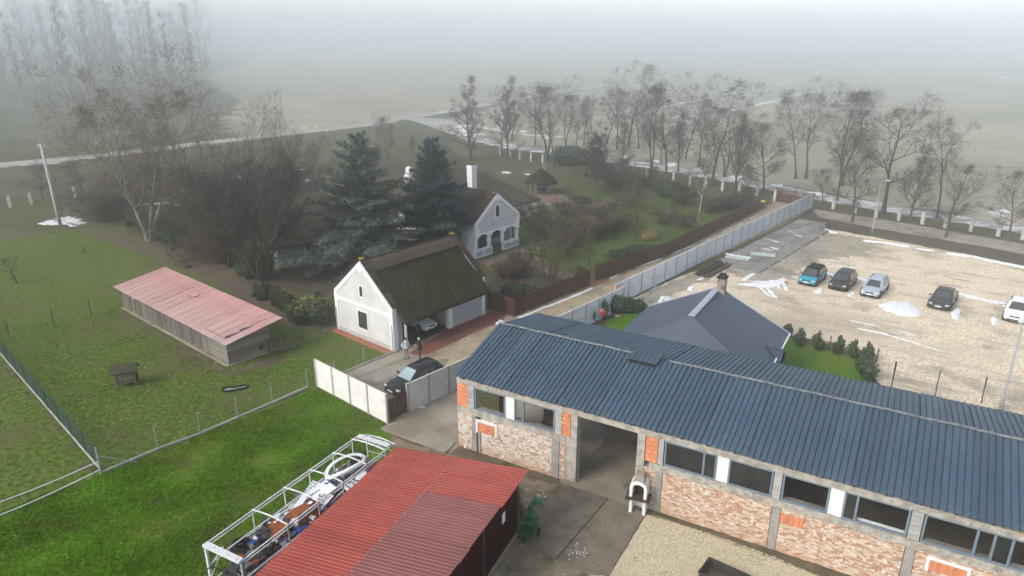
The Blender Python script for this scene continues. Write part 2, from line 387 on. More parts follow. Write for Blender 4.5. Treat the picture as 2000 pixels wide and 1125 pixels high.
# ---------------------------------------------------------------- mesh helpers
class MB:
    """collects boxes, prisms, tubes and quads; build() links them as one mesh object"""
    def __init__(s):
        s.v = []; s.f = []; s.mi = []; s.cur = 0
    def add(s, vs, fs):
        o = len(s.v)
        s.v += [tuple(p) for p in vs]
        for f in fs:
            s.f.append(tuple(i + o for i in f)); s.mi.append(s.cur)
        return s
    def box(s, x0, x1, y0, y1, z0, z1):
        vs = [(x, y, z) for z in (z0, z1) for y in (y0, y1) for x in (x0, x1)]
        return s.add(vs, [(0, 2, 3, 1), (4, 5, 7, 6), (0, 1, 5, 4), (2, 6, 7, 3), (0, 4, 6, 2), (1, 3, 7, 5)])
    def obox(s, c, ax, ay, az):
        """box from centre and three half-axis vectors"""
        c, ax, ay, az = map(Vector, (c, ax, ay, az))
        vs = [c + ax * i + ay * j + az * k for k in (-1, 1) for j in (-1, 1) for i in (-1, 1)]
        return s.add(vs, [(0, 2, 3, 1), (4, 5, 7, 6), (0, 1, 5, 4), (2, 6, 7, 3), (0, 4, 6, 2), (1, 3, 7, 5)])
    def bar(s, a, b, w, h=None, up=(0, 0, 1)):
        a, b = Vector(a), Vector(b)
        h = h or w
        d = (b - a)
        l = d.length
        d.normalize()
        side = d.cross(Vector(up))
        if side.length < 1e-4:
            side = d.cross(Vector((1, 0, 0)))
        side.normalize()
        u = side.cross(d).normalized()
        return s.obox((a + b) / 2, d * l / 2, side * w / 2, u * h / 2)
    def prism(s, poly, ext):
        """polygon (3d points) extruded by vector ext, closed"""
        ext = Vector(ext)
        n = len(poly)
        P = [Vector(p) for p in poly]
        vs = P + [p + ext for p in P]
        tri = tessellate_polygon([P])
        fs = [tuple(t) for t in tri] + [tuple(i + n for i in reversed(t)) for t in tri]
        fs += [(i, (i + 1) % n, (i + 1) % n + n, i + n) for i in range(n)]
        return s.add(vs, fs)
    def tube(s, pts, r, n=6, cap=True):
        pts = [Vector(p) for p in pts]
        m = len(pts)
        rs = r if isinstance(r, (list, tuple)) else [r] * m
        d0 = (pts[1] - pts[0]).normalized()
        a = d0.orthogonal().normalized()
        vs = []
        for i, p in enumerate(pts):
            d = (pts[min(i + 1, m - 1)] - pts[max(i - 1, 0)])
            d = d.normalized() if d.length > 1e-6 else d0
            a = (a - d * a.dot(d))
            a = a.normalized() if a.length > 1e-6 else d.orthogonal().normalized()
            b = d.cross(a)
            for k in range(n):
                t = 2 * math.pi * k / n
                vs.append(p + (a * math.cos(t) + b * math.sin(t)) * rs[i])
        fs = [(i * n + k, i * n + (k + 1) % n, (i + 1) * n + (k + 1) % n, (i + 1) * n + k) for i in range(m - 1) for k in range(n)]
        if cap:
            fs += [tuple(range(n - 1, -1, -1)), tuple((m - 1) * n + k for k in range(n))]
        return s.add(vs, fs)
    def cyl(s, c, r, h, n=12, axis=(0, 0, 1), r2=None):
        c = Vector(c)
        return s.tube([c, c + Vector(axis) * h], [r, r2 if r2 is not None else r], n)
    def lathe(s, prof, n=12, c=(0, 0, 0)):
        vs = [(c[0] + r * math.cos(2 * math.pi * k / n), c[1] + r * math.sin(2 * math.pi * k / n), c[2] + z) for r, z in prof for k in range(n)]
        m = len(prof)
        fs = [(i * n + k, i * n + (k + 1) % n, (i + 1) * n + (k + 1) % n, (i + 1) * n + k) for i in range(m - 1) for k in range(n)]
        fs += [tuple(range(n - 1, -1, -1)), tuple((m - 1) * n + k for k in range(n))]
        return s.add(vs, fs)
    def loft(s, rings, close=True, caps=True):
        n = len(rings[0])
        vs = [p for r in rings for p in r]
        m = len(rings)
        kk = n if close else n - 1
        fs = [(i * n + k, i * n + (k + 1) % n, (i + 1) * n + (k + 1) % n, (i + 1) * n + k) for i in range(m - 1) for k in range(kk)]
        if caps:
            fs += [tuple(range(n - 1, -1, -1)), tuple((m - 1) * n + k for k in range(n))]
        return s.add(vs, fs)
    def quad(s, *p):
        return s.add(p, [tuple(range(len(p)))])
    def mesh(s, name, mat, smooth=False):
        me = bpy.data.meshes.new(name)
        me.from_pydata([tuple(p) for p in s.v], [], s.f)
        for x in (mat if isinstance(mat, (list, tuple)) else [mat]):
            me.materials.append(MAT[x])
        if isinstance(mat, (list, tuple)):
            me.polygons.foreach_set('material_index', s.mi)
        if smooth:
            me.polygons.foreach_set('use_smooth', [True] * len(me.polygons))
        me.update()
        return me
    def build(s, name, mat, parent=None, smooth=False, world=False, loc=None):
        if world and parent is not None:
            inv = parent_matrix(parent).inverted()
            s.v = [tuple(inv @ Vector(p)) for p in s.v]
        o = bpy.data.objects.new(name, s.mesh(name, mat, smooth))
        COL.objects.link(o)
        if parent is not None:
            o.parent = parent
        if loc is not None:
            o.location = loc
        return o

def parent_matrix(o):
    m = Matrix.LocRotScale(o.location, o.rotation_euler, o.scale)
    return parent_matrix(o.parent) @ m if o.parent else m

def tag(o, label=None, cat=None, group=None, kind=None):
    if label: o['label'] = label
    if cat: o['category'] = cat
    if group: o['group'] = group
    if kind: o['kind'] = kind
    return o
def thing(name, label, cat, loc=(0, 0, 0), rz=0.0, group=None):
    o = bpy.data.objects.new(name, None)
    o.empty_display_size = .3
    COL.objects.link(o)
    o.location = loc
    o.rotation_euler = (0, 0, rz)
    return tag(o, label, cat, group)
def inst(me, name, parent=None, loc=(0, 0, 0), rot=(0, 0, 0), scale=(1, 1, 1)):
    o = bpy.data.objects.new(name, me)
    COL.objects.link(o)
    o.parent = parent
    o.location = loc
    o.rotation_euler = rot
    o.scale = scale
    return o
def copy_tree(o, parent=None):
    c = o.copy()
    COL.objects.link(c)
    c.parent = parent
    for ch in o.children:
        copy_tree(ch, c)
    return c
def mesh_np(name, verts, tris, mat, smooth=False):
    """fast mesh from arrays, triangles only"""
    me = bpy.data.meshes.new(name)
    verts = np.asarray(verts, dtype=np.float32)
    tris = np.asarray(tris, dtype=np.int32)
    me.vertices.add(len(verts)); me.vertices.foreach_set('co', verts.ravel())
    me.loops.add(tris.size); me.loops.foreach_set('vertex_index', tris.ravel())
    me.polygons.add(len(tris))
    me.polygons.foreach_set('loop_start', np.arange(0, tris.size, 3, dtype=np.int32))
    me.polygons.foreach_set('loop_total', np.full(len(tris), 3, dtype=np.int32))
    if smooth:
        me.polygons.foreach_set('use_smooth', np.ones(len(tris), dtype=bool))
    me.materials.append(MAT[mat])
    me.update(calc_edges=True)
    return me
def vary(pts, step, amp, rng):
    """subdivide a closed outline and make it uneven"""
    out = []
    n = len(pts)
    for i in range(n):
        a, b = Vector(pts[i]), Vector(pts[(i + 1) % n])
        d = b - a
        k = max(1, min(160, int(d.length / step)))
        nr = Vector((-d.y, d.x, 0)).normalized()
        for j in range(k):
            p = a + d * (j / k)
            p += nr * amp * (mnoise.noise(p * .9) + .6 * mnoise.noise(p * 2.7) + rng.uniform(-.3, .3))
            out.append(p)
    return out
def sheet(name, pts, z, mat, amp=0.0, step=.6, kind='structure', label=None):
    """a flat piece of ground; pts are photo pixels or world points"""
    rng = random.Random(sum(map(ord, name)))
    P = [G(*p) if len(p) == 2 else Vector(p) for p in pts]
    P = [Vector((p.x, p.y, 0)) for p in P]
    if amp:
        P = vary(P, step, amp, rng)
    tri = tessellate_polygon([P])
    mb = MB()
    mb.add([(p.x, p.y, z) for p in P], tri)
    o = mb.build(name, mat)
    me = o.data
    up = sum(p.normal.z * p.area for p in me.polygons)
    if up < 0:
        me.flip_normals()
    return tag(o, label, None, None, kind)
# ================================================================ GROUND
def strip(name, pts, width, z, mat, amp=.0, kind='structure', label=None, wpx=None):
    """a road-like band along a polyline of photo pixels"""
    P = [G(*p) if len(p) == 2 else Vector(p) for p in pts]
    L_, R_ = [], []
    for i, p in enumerate(P):
        d = (P[min(i + 1, len(P) - 1)] - P[max(i - 1, 0)]).normalized()
        nr = Vector((-d.y, d.x, 0))
        wd = width[i] if isinstance(width, (list, tuple)) else width
        L_.append(p + nr * wd / 2); R_.append(p - nr * wd / 2)
    return sheet(name, [tuple(p) for p in L_] + [tuple(p) for p in reversed(R_)], z, mat, amp, .8, kind, label)

g = MB()
g.quad((-2600, -120, 0), (2600, -120, 0), (2600, 4200, 0), (-2600, 4200, 0))
tag(g.build('ground', 'grass_field'), 'dull winter grassland lying under everything', kind='structure')

sheet('paddock', [(205, 920), (620, 752), (772, 684), (655, 640), (600, 600), (480, 560), (370, 520), (160, 450), (0, 470), (-220, 500), (-200, 600), (0, 690)], .004, 'grass_paddock', .5, 1.0, label='patchy paddock grass around the timber barn')
sheet('outer_meadow', [(-160, 640), (-4, 690), (195, 925), (140, 960), (20, 1010), (-150, 1080), (-500, 1000), (-500, 800)], .010, 'grass_paddock', .9, .5, label='meadow outside the wire fence')
sheet('lawn', [(203, 925), (620, 757), (757, 829), (748, 842), (776, 872), (700, 1000), (800, 1330), (-600, 1330), (-700, 1000), (-300, 1000), (150, 940)], .008, 'grass_vivid', .15, label='bright green mown lawn in front of the wire fence')
sheet('garden_lawn', [(985, 395), (1090, 392), (1170, 378), (1290, 372), (1420, 408), (1455, 412), (1385, 452), (1290, 500), (1175, 545), (1010, 560), (965, 530), (1010, 480)], .005, 'grass_garden', .7, 1.2, label='green garden lawn behind the brown fence')
sheet('orchard_ground', [(640, 590), (545, 560), (450, 520), (330, 470), (150, 420), (60, 360), (400, 330), (760, 330), (960, 330), (960, 480), (900, 560), (700, 640)], .0045, 'soil_dark', .8, 1.5, label='bare garden ground under the trees')
sheet('hedge_soil', [(140, 440), (330, 470), (470, 530), (560, 575), (640, 628), (655, 650), (560, 640), (420, 555), (340, 520), (200, 470)], .009, 'leaf_litter', .6, label='strip of brown leaf litter behind the barn')
sheet('barn_verge', [(236, 606), (450, 724), (535, 697), (560, 705), (452, 736), (225, 612)], .010, 'leaf_litter', .35, .5, label='bare earth around the barn footing')
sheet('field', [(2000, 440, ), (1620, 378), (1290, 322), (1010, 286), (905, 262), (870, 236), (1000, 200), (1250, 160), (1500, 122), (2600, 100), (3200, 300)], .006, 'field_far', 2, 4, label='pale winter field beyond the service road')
sheet('meadow_far', [(470, 200), (440, 240), (480, 268), (540, 263), (720, 245), (830, 224), (990, 194), (1250, 156), (1500, 118), (900, 95), (500, 110), (400, 150)], .005, 'field_far', 7, 2.5, label='foggy meadow beyond the main road')  # left end cut back; duller ground there stands for the wood's shade
strip('main_road', [(-420, 362), (0, 322), (180, 306), (302, 291), (533, 264), (700, 246), (774, 233), (863, 219), (1010, 194), (1110, 178), (1250, 156), (1420, 133), (1520, 119)], 6.0, .014, 'road_grey', 0, label='pale asphalt road curving away into the fog')
strip('road_junction', [(800, 230), (838, 234), (870, 246), (905, 262)], [5, 11, 9, 6], .018, 'road_grey', 0, label='junction where the service road meets the main road')
strip('service_road', [(880, 250), (930, 272), (1000, 287), (1120, 303), (1270, 324), (1440, 352), (1600, 384), (1760, 411), (1900, 432), (2060, 458), (2300, 500)], 5.0, .016, 'road_slush', .5, label='slushy service road behind the row of stone posts')
# the parking place and its edges
sheet('dark_verge', [(1545, 418), (1600, 405), (1760, 432), (1900, 455), (2060, 483), (2300, 528), (2300, 600), (2010, 525), (1880, 497), (1720, 468), (1640, 455), (1590, 440)], .010, 'soil_dark', .5, .8, label='dark turf verge beside the parking place')
sheet('tan_track', [(1585, 408), (1700, 425), (1850, 450), (2060, 488), (2300, 540), (2300, 560), (2030, 502), (1840, 468), (1700, 444), (1600, 425)], .014, 'gravel_grey', .35, .6, label='tan gravel track along the posts')
sheet('parking_place', [(1190, 640), (1210, 600), (1232, 586), (1300, 552), (1400, 512), (1480, 470), (1560, 436), (1640, 452), (1720, 466), (1880, 495), (2010, 523), (2300, 600), (2500, 900), (2100, 860), (1850, 782), (1720, 752), (1700, 738), (1705, 690), (1560, 655), (1400, 660)], .016, 'gravel_pale', .35, .6, label='pale crushed stone parking place')
sheet('grey_gravel', [(1390, 520), (1480, 475), (1570, 440), (1650, 458), (1720, 475), (1690, 500), (1600, 510), (1560, 530), (1530, 560), (1455, 545)], .020, 'gravel_grey', 1.3, .3, label='darker worn gravel at the head of the parking place')
sheet('gravel_edge', [(1195, 612), (1232, 590), (1300, 556), (1395, 518), (1420, 530), (1350, 560), (1290, 590), (1230, 625)], .024, 'gravel_grey', .5, .7, label='dirty gravel along the concrete wall')
# the yards
sheet('drive', [(757, 827), (621, 755), (660, 735), (772, 687), (880, 640), (955, 605), (1004, 619), (1151, 560), (1300, 504), (1484, 411), (1512, 394), (1588, 404), (1548, 430), (1440, 482), (1345, 523), (1230, 583), (1160, 622), (1080, 660), (1000, 745), (893, 762), (798, 806)], .012, 'drive_sand', .06, label='sandy driveway between fence and concrete wall')
sheet('gate_apron', [(757, 829), (798, 806), (893, 761), (930, 800), (897, 872), (870, 884), (800, 862), (745, 840)], .010, 'concrete_drive', .08, label='worn concrete apron in front of the brown gate')
sheet('yard_ground', [(740, 845), (800, 862), (870, 884), (897, 872), (1126, 940), (1300, 995), (1700, 1130), (1900, 1300), (800, 1330), (760, 1000)], .006, 'yard_dirt', .2, label='mossy yard dirt between the sheds')
sheet('yard_gravel', [(1263, 1006), (1380, 1040), (1500, 1083), (1640, 1140), (1830, 1300), (1085, 1300), (1152, 1124), (1190, 1122)], .012, 'yard_gravel', .12, .3, label='coarse yellow gravel of the near yard')
sheet('plinth_walk', [(897, 872), (1126, 939), (1300, 992), (1502, 1062), (1680, 1124), (1900, 1205), (1860, 1235), (1640, 1142), (1490, 1086), (1300, 1013), (1255, 1000), (1088, 948), (880, 888)], .016, 'plinth_wet', .05, .3, label='dark mossy walk along the brick shed')
sheet('grey_house_lawn', [(1165, 655), (1190, 625), (1250, 600), (1290, 615), (1220, 690), (1150, 680)], .026, 'grass_vivid', .15, .4, label='small lawn beside the grey roofed house')
sheet('shrub_garden_lawn', [(1505, 690), (1535, 658), (1560, 668), (1640, 692), (1705, 712), (1690, 760), (1600, 740), (1490, 720)], .028, 'grass_vivid', .15, .4, label='small lawn behind the brick shed')
sheet('garden_bed', [(952, 560), (952, 602), (1004, 617), (1150, 557), (1100, 545), (1050, 520), (1000, 500), (975, 520)], .007, 'soil_dark', .3, label='planted bed behind the picket fence')
sheet('garden_path', [(935, 512), (1018, 482), (1045, 500), (1140, 545), (1130, 556), (1030, 520), (1000, 500), (952, 522)], .011, 'paving_old', .1, label='old brick garden path')
sheet('gazebo_paving', [(1000, 390), (1025, 378), (1092, 376), (1110, 390), (1130, 400), (1060, 402), (1000, 398)], .011, 'paving_old', .1, label='brick paving round the gazebo')
sheet('terrace', [(548, 527), (612, 517), (650, 512), (650, 500), (560, 514)], .012, 'paving_old', .05, label='terrace under the cottage window')
# concrete strips of the drive near the gate and the slabs before the shed door: each slab its own piece
def slab(name, pts, z0, z1, mat, label, parent=None, cat='slab', group=None):
    P = [G(*p) for p in pts]
    mb = MB().prism([(p.x, p.y, z0) for p in P], (0, 0, z1 - z0))
    o = mb.build(name, mat, parent)
    if parent is None:
        tag(o, label, cat, group)
    return o
slab('concrete_slab', [(1089, 950), (1191, 970), (1085, 1094), (1027, 1066), (1052, 990)], 0, .075, 'concrete_wet', 'wet concrete slab nearer the red shed, before the open doorway')
slab('concrete_slab', [(1193, 970.5), (1260, 1005), (1188, 1128), (1088, 1094.5)], 0, .072, 'concrete_wet', 'stained concrete slab by the white oven, before the open doorway')
slab('concrete_slab', [(743, 838), (772, 826), (888, 868), (870, 886)], 0, .09, 'concrete_drive', 'long concrete kerb slab outside the brown gate')
dr = tag(sheet('drive_concrete', [(660, 737), (771, 688), (835, 705), (880, 700), (860, 725), (745, 782), (757, 800), (745, 806)], .017, 'concrete_drive', 0, label='concrete strips of the drive by the gate'))
for a, b_ in (((672, 749), (800, 697)), ((700, 766), (845, 700)), ((728, 780), (868, 716))):
    A, B_ = G(*a), G(*b_)
    MB().bar((A.x, A.y, .021), (B_.x, B_.y, .021), .06, .006).build('joint', 'soil_dark', dr)
rp = sheet('red_paving', [(798, 690), (878, 641), (947, 614), (960, 605), (988, 614), (983, 628), (935, 646), (880, 672), (836, 692), (810, 694)], .018, 'paving_red', .03, label='red brick paving before the thatched garage')

nmat('worn_turf', (.085, .075, .040), (.115, .115, .038), 2.5, bump=1, bscale=8, world=True, lo=.43, hi=.57, detail=8, layers=((1.2, .50, .60, (.060, .100, .012)), (4, .56, .64, (.060, .048, .030))))
for i, (c_, rx, ry) in enumerate((((572, 806), 38, 16), ((700, 812), 26, 10), ((120, 1030), 40, 8), ((330, 900), 60, 7), ((480, 838), 60, 6), ((300, 985), 26, 8))):
    sheet('worn_turf', [(c_[0] + rx * math.cos(k * .524), c_[1] + ry * math.sin(k * .524)) for k in range(12)], .0095 + .0004 * i, 'worn_turf', .45, .22, 'stuff', ['bare muddy patch in the lawn by the concrete wall', 'worn turf at the foot of the concrete wall', 'worn streak in the lawn below the white pipes', 'worn strip along the wire fence near the corner post', 'worn strip along the wire fence towards the wall', 'small worn patch in the middle of the lawn'][i])
# snow: low uneven mounds and thin streaks
def snow_patch(pts, h, label, amp=.25, z=.02, cat='snow patch', step=.35):
    rng = random.Random(int(pts[0][0] * 7 + pts[0][1]))
    P = [G(*p) for p in pts]
    P = vary([Vector((p.x, p.y, 0)) for p in P], step, amp, rng)
    n = len(P)
    c = sum(P, Vector()) / n
    mb = MB()
    vs = [(p.x, p.y, z) for p in P]
    for f, zz in ((.93, .55), (.75, .85), (.4, 1.0)):
        for p in P:
            q = c + (p - c) * f
            vs.append((q.x, q.y, z + h * zz * (1 + .5 * mnoise.noise(q * 1.7))))
    vs.append((c.x, c.y, z + h))
    fs = [(k * n + i, k * n + (i + 1) % n, (k + 1) * n + (i + 1) % n, (k + 1) * n + i) for k in range(3) for i in range(n)]
    fs += [(3 * n + i, 3 * n + (i + 1) % n, 4 * n) for i in range(n)]
    mb.add(vs, fs)
    o = mb.build('snow_patch', 'snow', smooth=True)
    nz = sum(p.normal.z for p in o.data.polygons)
    if nz < 0:
        o.data.flip_normals()
    return tag(o, label, None, 'melting snow patches', 'stuff')
def snow_streak(pts, w, label, h=.05, gaps=0, z=.024):
    rng = random.Random(int(pts[0][0] * 3 + pts[0][1]))
    P = [G(*p) for p in pts]
    mb = MB()
    Q = []
    for a, b_ in zip(P, P[1:]):
        k = max(3, int((b_ - a).length / .3))
        Q += [a.lerp(b_, j / k) for j in range(k)]
    Q.append(P[-1])
    ring, ok_ = [], []
    for i, p in enumerate(Q):
        d = (Q[min(i + 1, len(Q) - 1)] - Q[max(i - 1, 0)]).normalized()
        nr = Vector((-d.y, d.x, 0))
        fr_ = (mnoise.noise(p * .55 + Vector((gaps * 9, 2, 7))) * 1.9 + 1.0 - gaps * 1.1) if gaps else 1
        ww = w * (.55 + .6 * abs(mnoise.noise(p * .7))) * min(1, max(0, fr_)) * (.1 if i in (0, len(Q) - 1) else 1)
        ok_.append(ww > .04 * w)
        hs_ = h * min(1, ww / w * 1.6)
        p = p + nr * w * .35 * mnoise.noise(p * .5 + Vector((3, 1, 2)))
        ring.append([(p + nr * ww / 2).to_tuple()[:2] + (z,), (p + nr * ww * .25).to_tuple()[:2] + (z + hs_,), (p - nr * ww * .25).to_tuple()[:2] + (z + hs_,), (p - nr * ww / 2).to_tuple()[:2] + (z,)])
    for i in range(len(ring) - 1):
        if not (ok_[i] or ok_[i + 1]):
            continue
        mb.add(ring[i] + ring[i + 1], [(0, 1, 5, 4), (1, 2, 6, 5), (2, 3, 7, 6)])
    if not mb.f:
        return None
    o = mb.build('snow_streak', 'snow', smooth=True)
    if sum(p.normal.z for p in o.data.polygons) < 0:
        o.data.flip_normals()
    return tag(o, label, None, 'melting snow patches', 'stuff')
snow_patch([(1716, 594), (1745, 589), (1775, 592), (1802, 612), (1790, 620), (1755, 616), (1725, 606)], .22, 'big oval snow heap on the gravel between the cars', .3)
snow_patch([(1858, 613), (1868, 602), (1876, 606), (1872, 625), (1860, 622)], .12, 'small snow heap beside the dark saloon', .15)
snow_patch([(1936, 622), (1945, 616), (1951, 630), (1942, 638), (1935, 632)], .12, 'small snow heap before the white car', .15)
snow_patch([(1588, 572), (1606, 560), (1607, 572), (1600, 574)], .08, 'little snow heap between teal and plum cars', .1)
snow_patch([(1654, 577), (1668, 569), (1671, 576), (1660, 581)], .08, 'little snow heap between plum and silver cars', .1)
snow_streak([(1868, 574), (1900, 580), (1940, 588), (1966, 594)], 1.3, 'broad snow strip between dark saloon and white car', .06)
snow_streak([(1614, 532), (1630, 540), (1652, 540)], 1.0, 'snow behind the teal car', .05)
snow_streak([(1672, 541), (1690, 548), (1700, 552)], .9, 'snow behind the plum car', .05)
snow_streak([(1612, 514), (1640, 516), (1690, 522)], .5, 'thin snow line above the parked cars', .03, .2)
snow_streak([(1614, 520), (1650, 522), (1672, 525)], .6, 'second thin snow line above the parked cars', .03, .2)
snow_streak([(1658, 626), (1700, 634), (1760, 648), (1792, 656)], .35, 'upper thin snow track across the gravel', .03, .1)
snow_streak([(1672, 642), (1720, 650), (1780, 668), (1800, 676)], .5, 'lower snow track across the gravel', .04, .05)
snow_streak([(1800, 676), (1845, 688)], .3, 'broken end of the lower snow track', .03, .3)
snow_patch([(1438, 555), (1470, 550), (1500, 548), (1535, 545), (1528, 555), (1500, 562), (1465, 560)], .06, 'snow left in wheel tracks near the teal car', .3)
snow_streak([(1490, 552), (1504, 570), (1517, 583)], .55, 'first snow wheel mark near the teal car', .05)
snow_streak([(1480, 556), (1494, 572), (1508, 581)], .5, 'second snow wheel mark near the teal car', .05)
snow_streak([(1520, 545), (1530, 555), (1536, 568)], .6, 'third snow wheel mark near the teal car', .05)
snow_streak([(1530, 542), (1520, 555), (1521, 565)], .5, 'fourth snow wheel mark near the teal car', .05)
snow_patch([(1282, 588), (1296, 578), (1312, 580), (1305, 590), (1290, 594)], .1, 'snow by the washing line behind the grey roof', .3)
snow_patch([(1340, 565), (1352, 558), (1362, 562), (1350, 570)], .08, 'small snow patch behind the grey roof', .3)
snow_streak([(1360, 548), (1372, 542)], .6, 'snow scrap near the beam pile', .04)
snow_streak([(1556, 432), (1585, 440), (1610, 448), (1632, 457)], .9, 'snow heaped at the far end of the concrete slabs', .12)
snow_streak([(1684, 470), (1720, 474), (1778, 482)], 1.2, 'snow bank nearest the lamp post along the verge', .12)
snow_streak([(1786, 486), (1826, 492)], .8, 'short snow bank along the verge', .1)
snow_streak([(1846, 495), (1900, 502), (1960, 515), (2060, 532)], 1.2, 'long snow bank along the verge', .12)
snow_streak([(1450, 548), (1475, 535)], .8, 'snow below the corner of the concrete slabs', .08)
snow_streak([(1010, 622), (1050, 606), (1110, 583), (1160, 562)], .45, 'snow along the foot of the picket fence', .06)
snow_streak([(1190, 545), (1290, 505), (1390, 465), (1480, 420)], .35, 'broken snow line along the far picket fence', .04, .45)
snow_patch([(965, 631), (978, 624), (990, 632), (1000, 640), (985, 645)], .06, 'snow scraps at the corner of the red paving', .25)
snow_patch([(75, 438), (98, 428), (120, 424), (150, 424), (166, 434), (150, 443), (120, 440), (95, 441)], .05, 'snow round the foot of the utility pole', .8)
snow_streak([(790, 842), (830, 858), (850, 875)], .6, 'dirty snow on the kerb slab outside the gate', .05, .1)
snow_streak([(815, 797), (832, 795)], .25, 'snow scrap inside the apron by the gate', .05)
snow_streak([(1000, 402), (1030, 398), (1075, 400)], .5, 'snow line by the gazebo path', .04, .2)
for i, (x, y, s_) in enumerate(((1030, 405, 6), (1045, 412, 5), (1012, 400, 5), (1060, 408, 4), (1190, 412, 5), (1198, 425, 5), (1205, 405, 4), (1120, 395, 5), (1195, 396, 4), (1040, 492, 6), (1052, 485, 4), (1030, 508, 5), (990, 337, 9), (1030, 341, 6), (360, 372, 10), (380, 390, 14), (345, 400, 10), (560, 345, 8), (600, 352, 10), (640, 345, 8), (470, 350, 9), (500, 365, 10))):
    snow_patch([(x - s_, y), (x, y - s_ * .35), (x + s_, y + 1), (x, y + s_ * .3)], .03, 'thin scrap of snow on garden grass, %s' % ['below the gazebo', 'near the hedge', 'behind the cottage'][0 if x > 1000 and x < 1100 else 1 if x >= 1100 else 2], .5)
for i, p in enumerate((((270, 400), (330, 396), (400, 385)), ((300, 342), (360, 337), (430, 332)), ((0, 328), (60, 322), (120, 318)), ((420, 350), (520, 340), (600, 330)))):
    snow_streak(p, 1.2, ['snow line in the grass before the plane tree', 'snow line beyond the plane tree', 'slush along the main road', 'snow along the far orchard'][i], .05, .35)
# the far fields: long snow lines in furrows
for i, (p, wd) in enumerate(((((1290, 210), (1380, 192), (1470, 174), (1545, 160)), 2.2), (((1405, 222), (1500, 200), (1560, 186), (1625, 171)), 2.5), (((1565, 153), (1592, 149)), 3.0), (((1665, 138), (1700, 138), (1735, 140)), 5), (((1855, 143), (1900, 145), (1950, 148), (1985, 155)), 6), (((1300, 232), (1340, 226)), 2), (((1310, 245), (1350, 238)), 2), (((920, 245), (1010, 262), (1100, 268)), 2.0))):
    snow_streak(p, wd, ['upper furrow line of snow in the far field', 'lower furrow line of snow in the far field', 'scrap of snow ending the upper furrow', 'thin far snow bank in the fog', 'long far snow bank in the fog', 'short furrow of snow by the trees', 'second short furrow of snow by the trees', 'snow in the grass by the road junction'][i], .1, .05)
rr = random.Random(4)
for i in range(16):
    u = 1330 + rr.uniform(0, 190); v = 216 - (u - 1330) * .19 + rr.uniform(-12, 14)
    snow_streak([(u, v), (u + rr.uniform(25, 60), v - rr.uniform(-1, 4))], rr.uniform(.8, 1.8), 'thin cross line of snow between the furrows', .05, .2)
for i in range(26):
    u = rr.uniform(890, 1290); v = 250 + (u - 890) * .16 + rr.uniform(-14, 22)
    snow_patch([(u - 9, v), (u, v - 2.5), (u + 10, v), (u, v + 2)], .04, 'melting snow among the roadside trees', 1.2, step=1.0)
for i, (u, v) in enumerate(((1945, 415), (1960, 412), (1950, 420), (1310, 322), (1370, 332), (1440, 345), (1520, 362), (1600, 378))):
    snow_patch([(u - 14, v), (u, v - 4), (u + 14, v + 1), (u, v + 4)], .06, 'snow lying along the service road', 1.0, step=.8)

# grass blades on the near lawns, fallen leaves, loose stones: uncountable
def scatter(name, polys, n, maker, mat, label, seed):
    rng = random.Random(seed)
    tris, pts = [], []
    for poly in polys:
        P = [G(*p) for p in poly]
        T = tessellate_polygon([[Vector((p.x, p.y, 0)) for p in P]])
        for t in T:
            a, b_, c = (P[i] for i in t)
            tris.append((a, b_, c, abs((b_ - a).cross(c - a).z) / 2))
    tot = sum(t[3] for t in tris)
    V, F_ = [], []
    for a, b_, c, ar in tris:
        for _ in range(int(n * ar / tot)):
            r1, r2 = rng.random(), rng.random()
            if r1 + r2 > 1:
                r1, r2 = 1 - r1, 1 - r2
            p = a + (b_ - a) * r1 + (c - a) * r2
            maker(p, rng, V, F_)
    o = bpy.data.objects.new(name, mesh_np(name, V, F_, mat))
    COL.objects.link(o)
    return tag(o, label, None, None, 'stuff')
def blade(p, rng, V, F_, sg=1):
    dens = mnoise.noise(Vector((p.x * .35, p.y * .35, 0)))
    cl = mnoise.noise(Vector((p.x * 3.7, p.y * 3.7, 5))) + .7 * mnoise.noise(Vector((p.x * 9, p.y * 9, 1)))
    if cl * sg < .02 or rng.random() > .9 + dens:
        return
    for _ in range(3):
        a = rng.uniform(0, 6.28)
        h = rng.uniform(.03, .09) * (1 + .6 * dens)
        r_ = rng.uniform(.02, .08)
        x, y = p.x + rng.uniform(-.05, .05), p.y + rng.uniform(-.05, .05)
        k = len(V)
        V += [(x - .02 * math.sin(a), y + .02 * math.cos(a), .006), (x + .02 * math.sin(a), y - .02 * math.cos(a), .006), (x + r_ * math.cos(a), y + r_ * math.sin(a), h)]
        F_.append((k, k + 1, k + 2))
nmat('leaf_pale', (.26, .22, .14), (.40, .35, .25), 3, world=True)
LAWN = [(203, 925), (620, 760), (755, 829), (742, 845), (700, 930), (640, 1040), (620, 1200), (-60, 1200), (-160, 1060), (100, 960)]
def blade_low(p, rng, V, F_):
    blade(p, rng, V, F_, -1)
def fleck(s0, s1, z=.012):
    def f(p, rng, V, F_):
        if rng.random() > .55 + .9 * mnoise.noise(Vector((p.x * .22, p.y * .22, 4))):
            return
        s_ = rng.uniform(s0, s1)
        a = rng.uniform(0, 6.28)
        k = len(V)
        for j in range(4):
            t = a + j * 1.571
            V.append((p.x + s_ * math.cos(t) * (1 if j % 2 else .6), p.y + s_ * math.sin(t) * (1 if j % 2 else .6), z + rng.uniform(.0, .03)))
        F_ += [(k, k + 1, k + 2), (k, k + 2, k + 3)]
    return f
scatter('grass', [LAWN], 100000, blade, 'blade_green', 'short bright grass of the near lawn', 3)
scatter('grass', [LAWN], 60000, blade_low, 'blade_dark', 'darker grass tufts of the near lawn', 13)
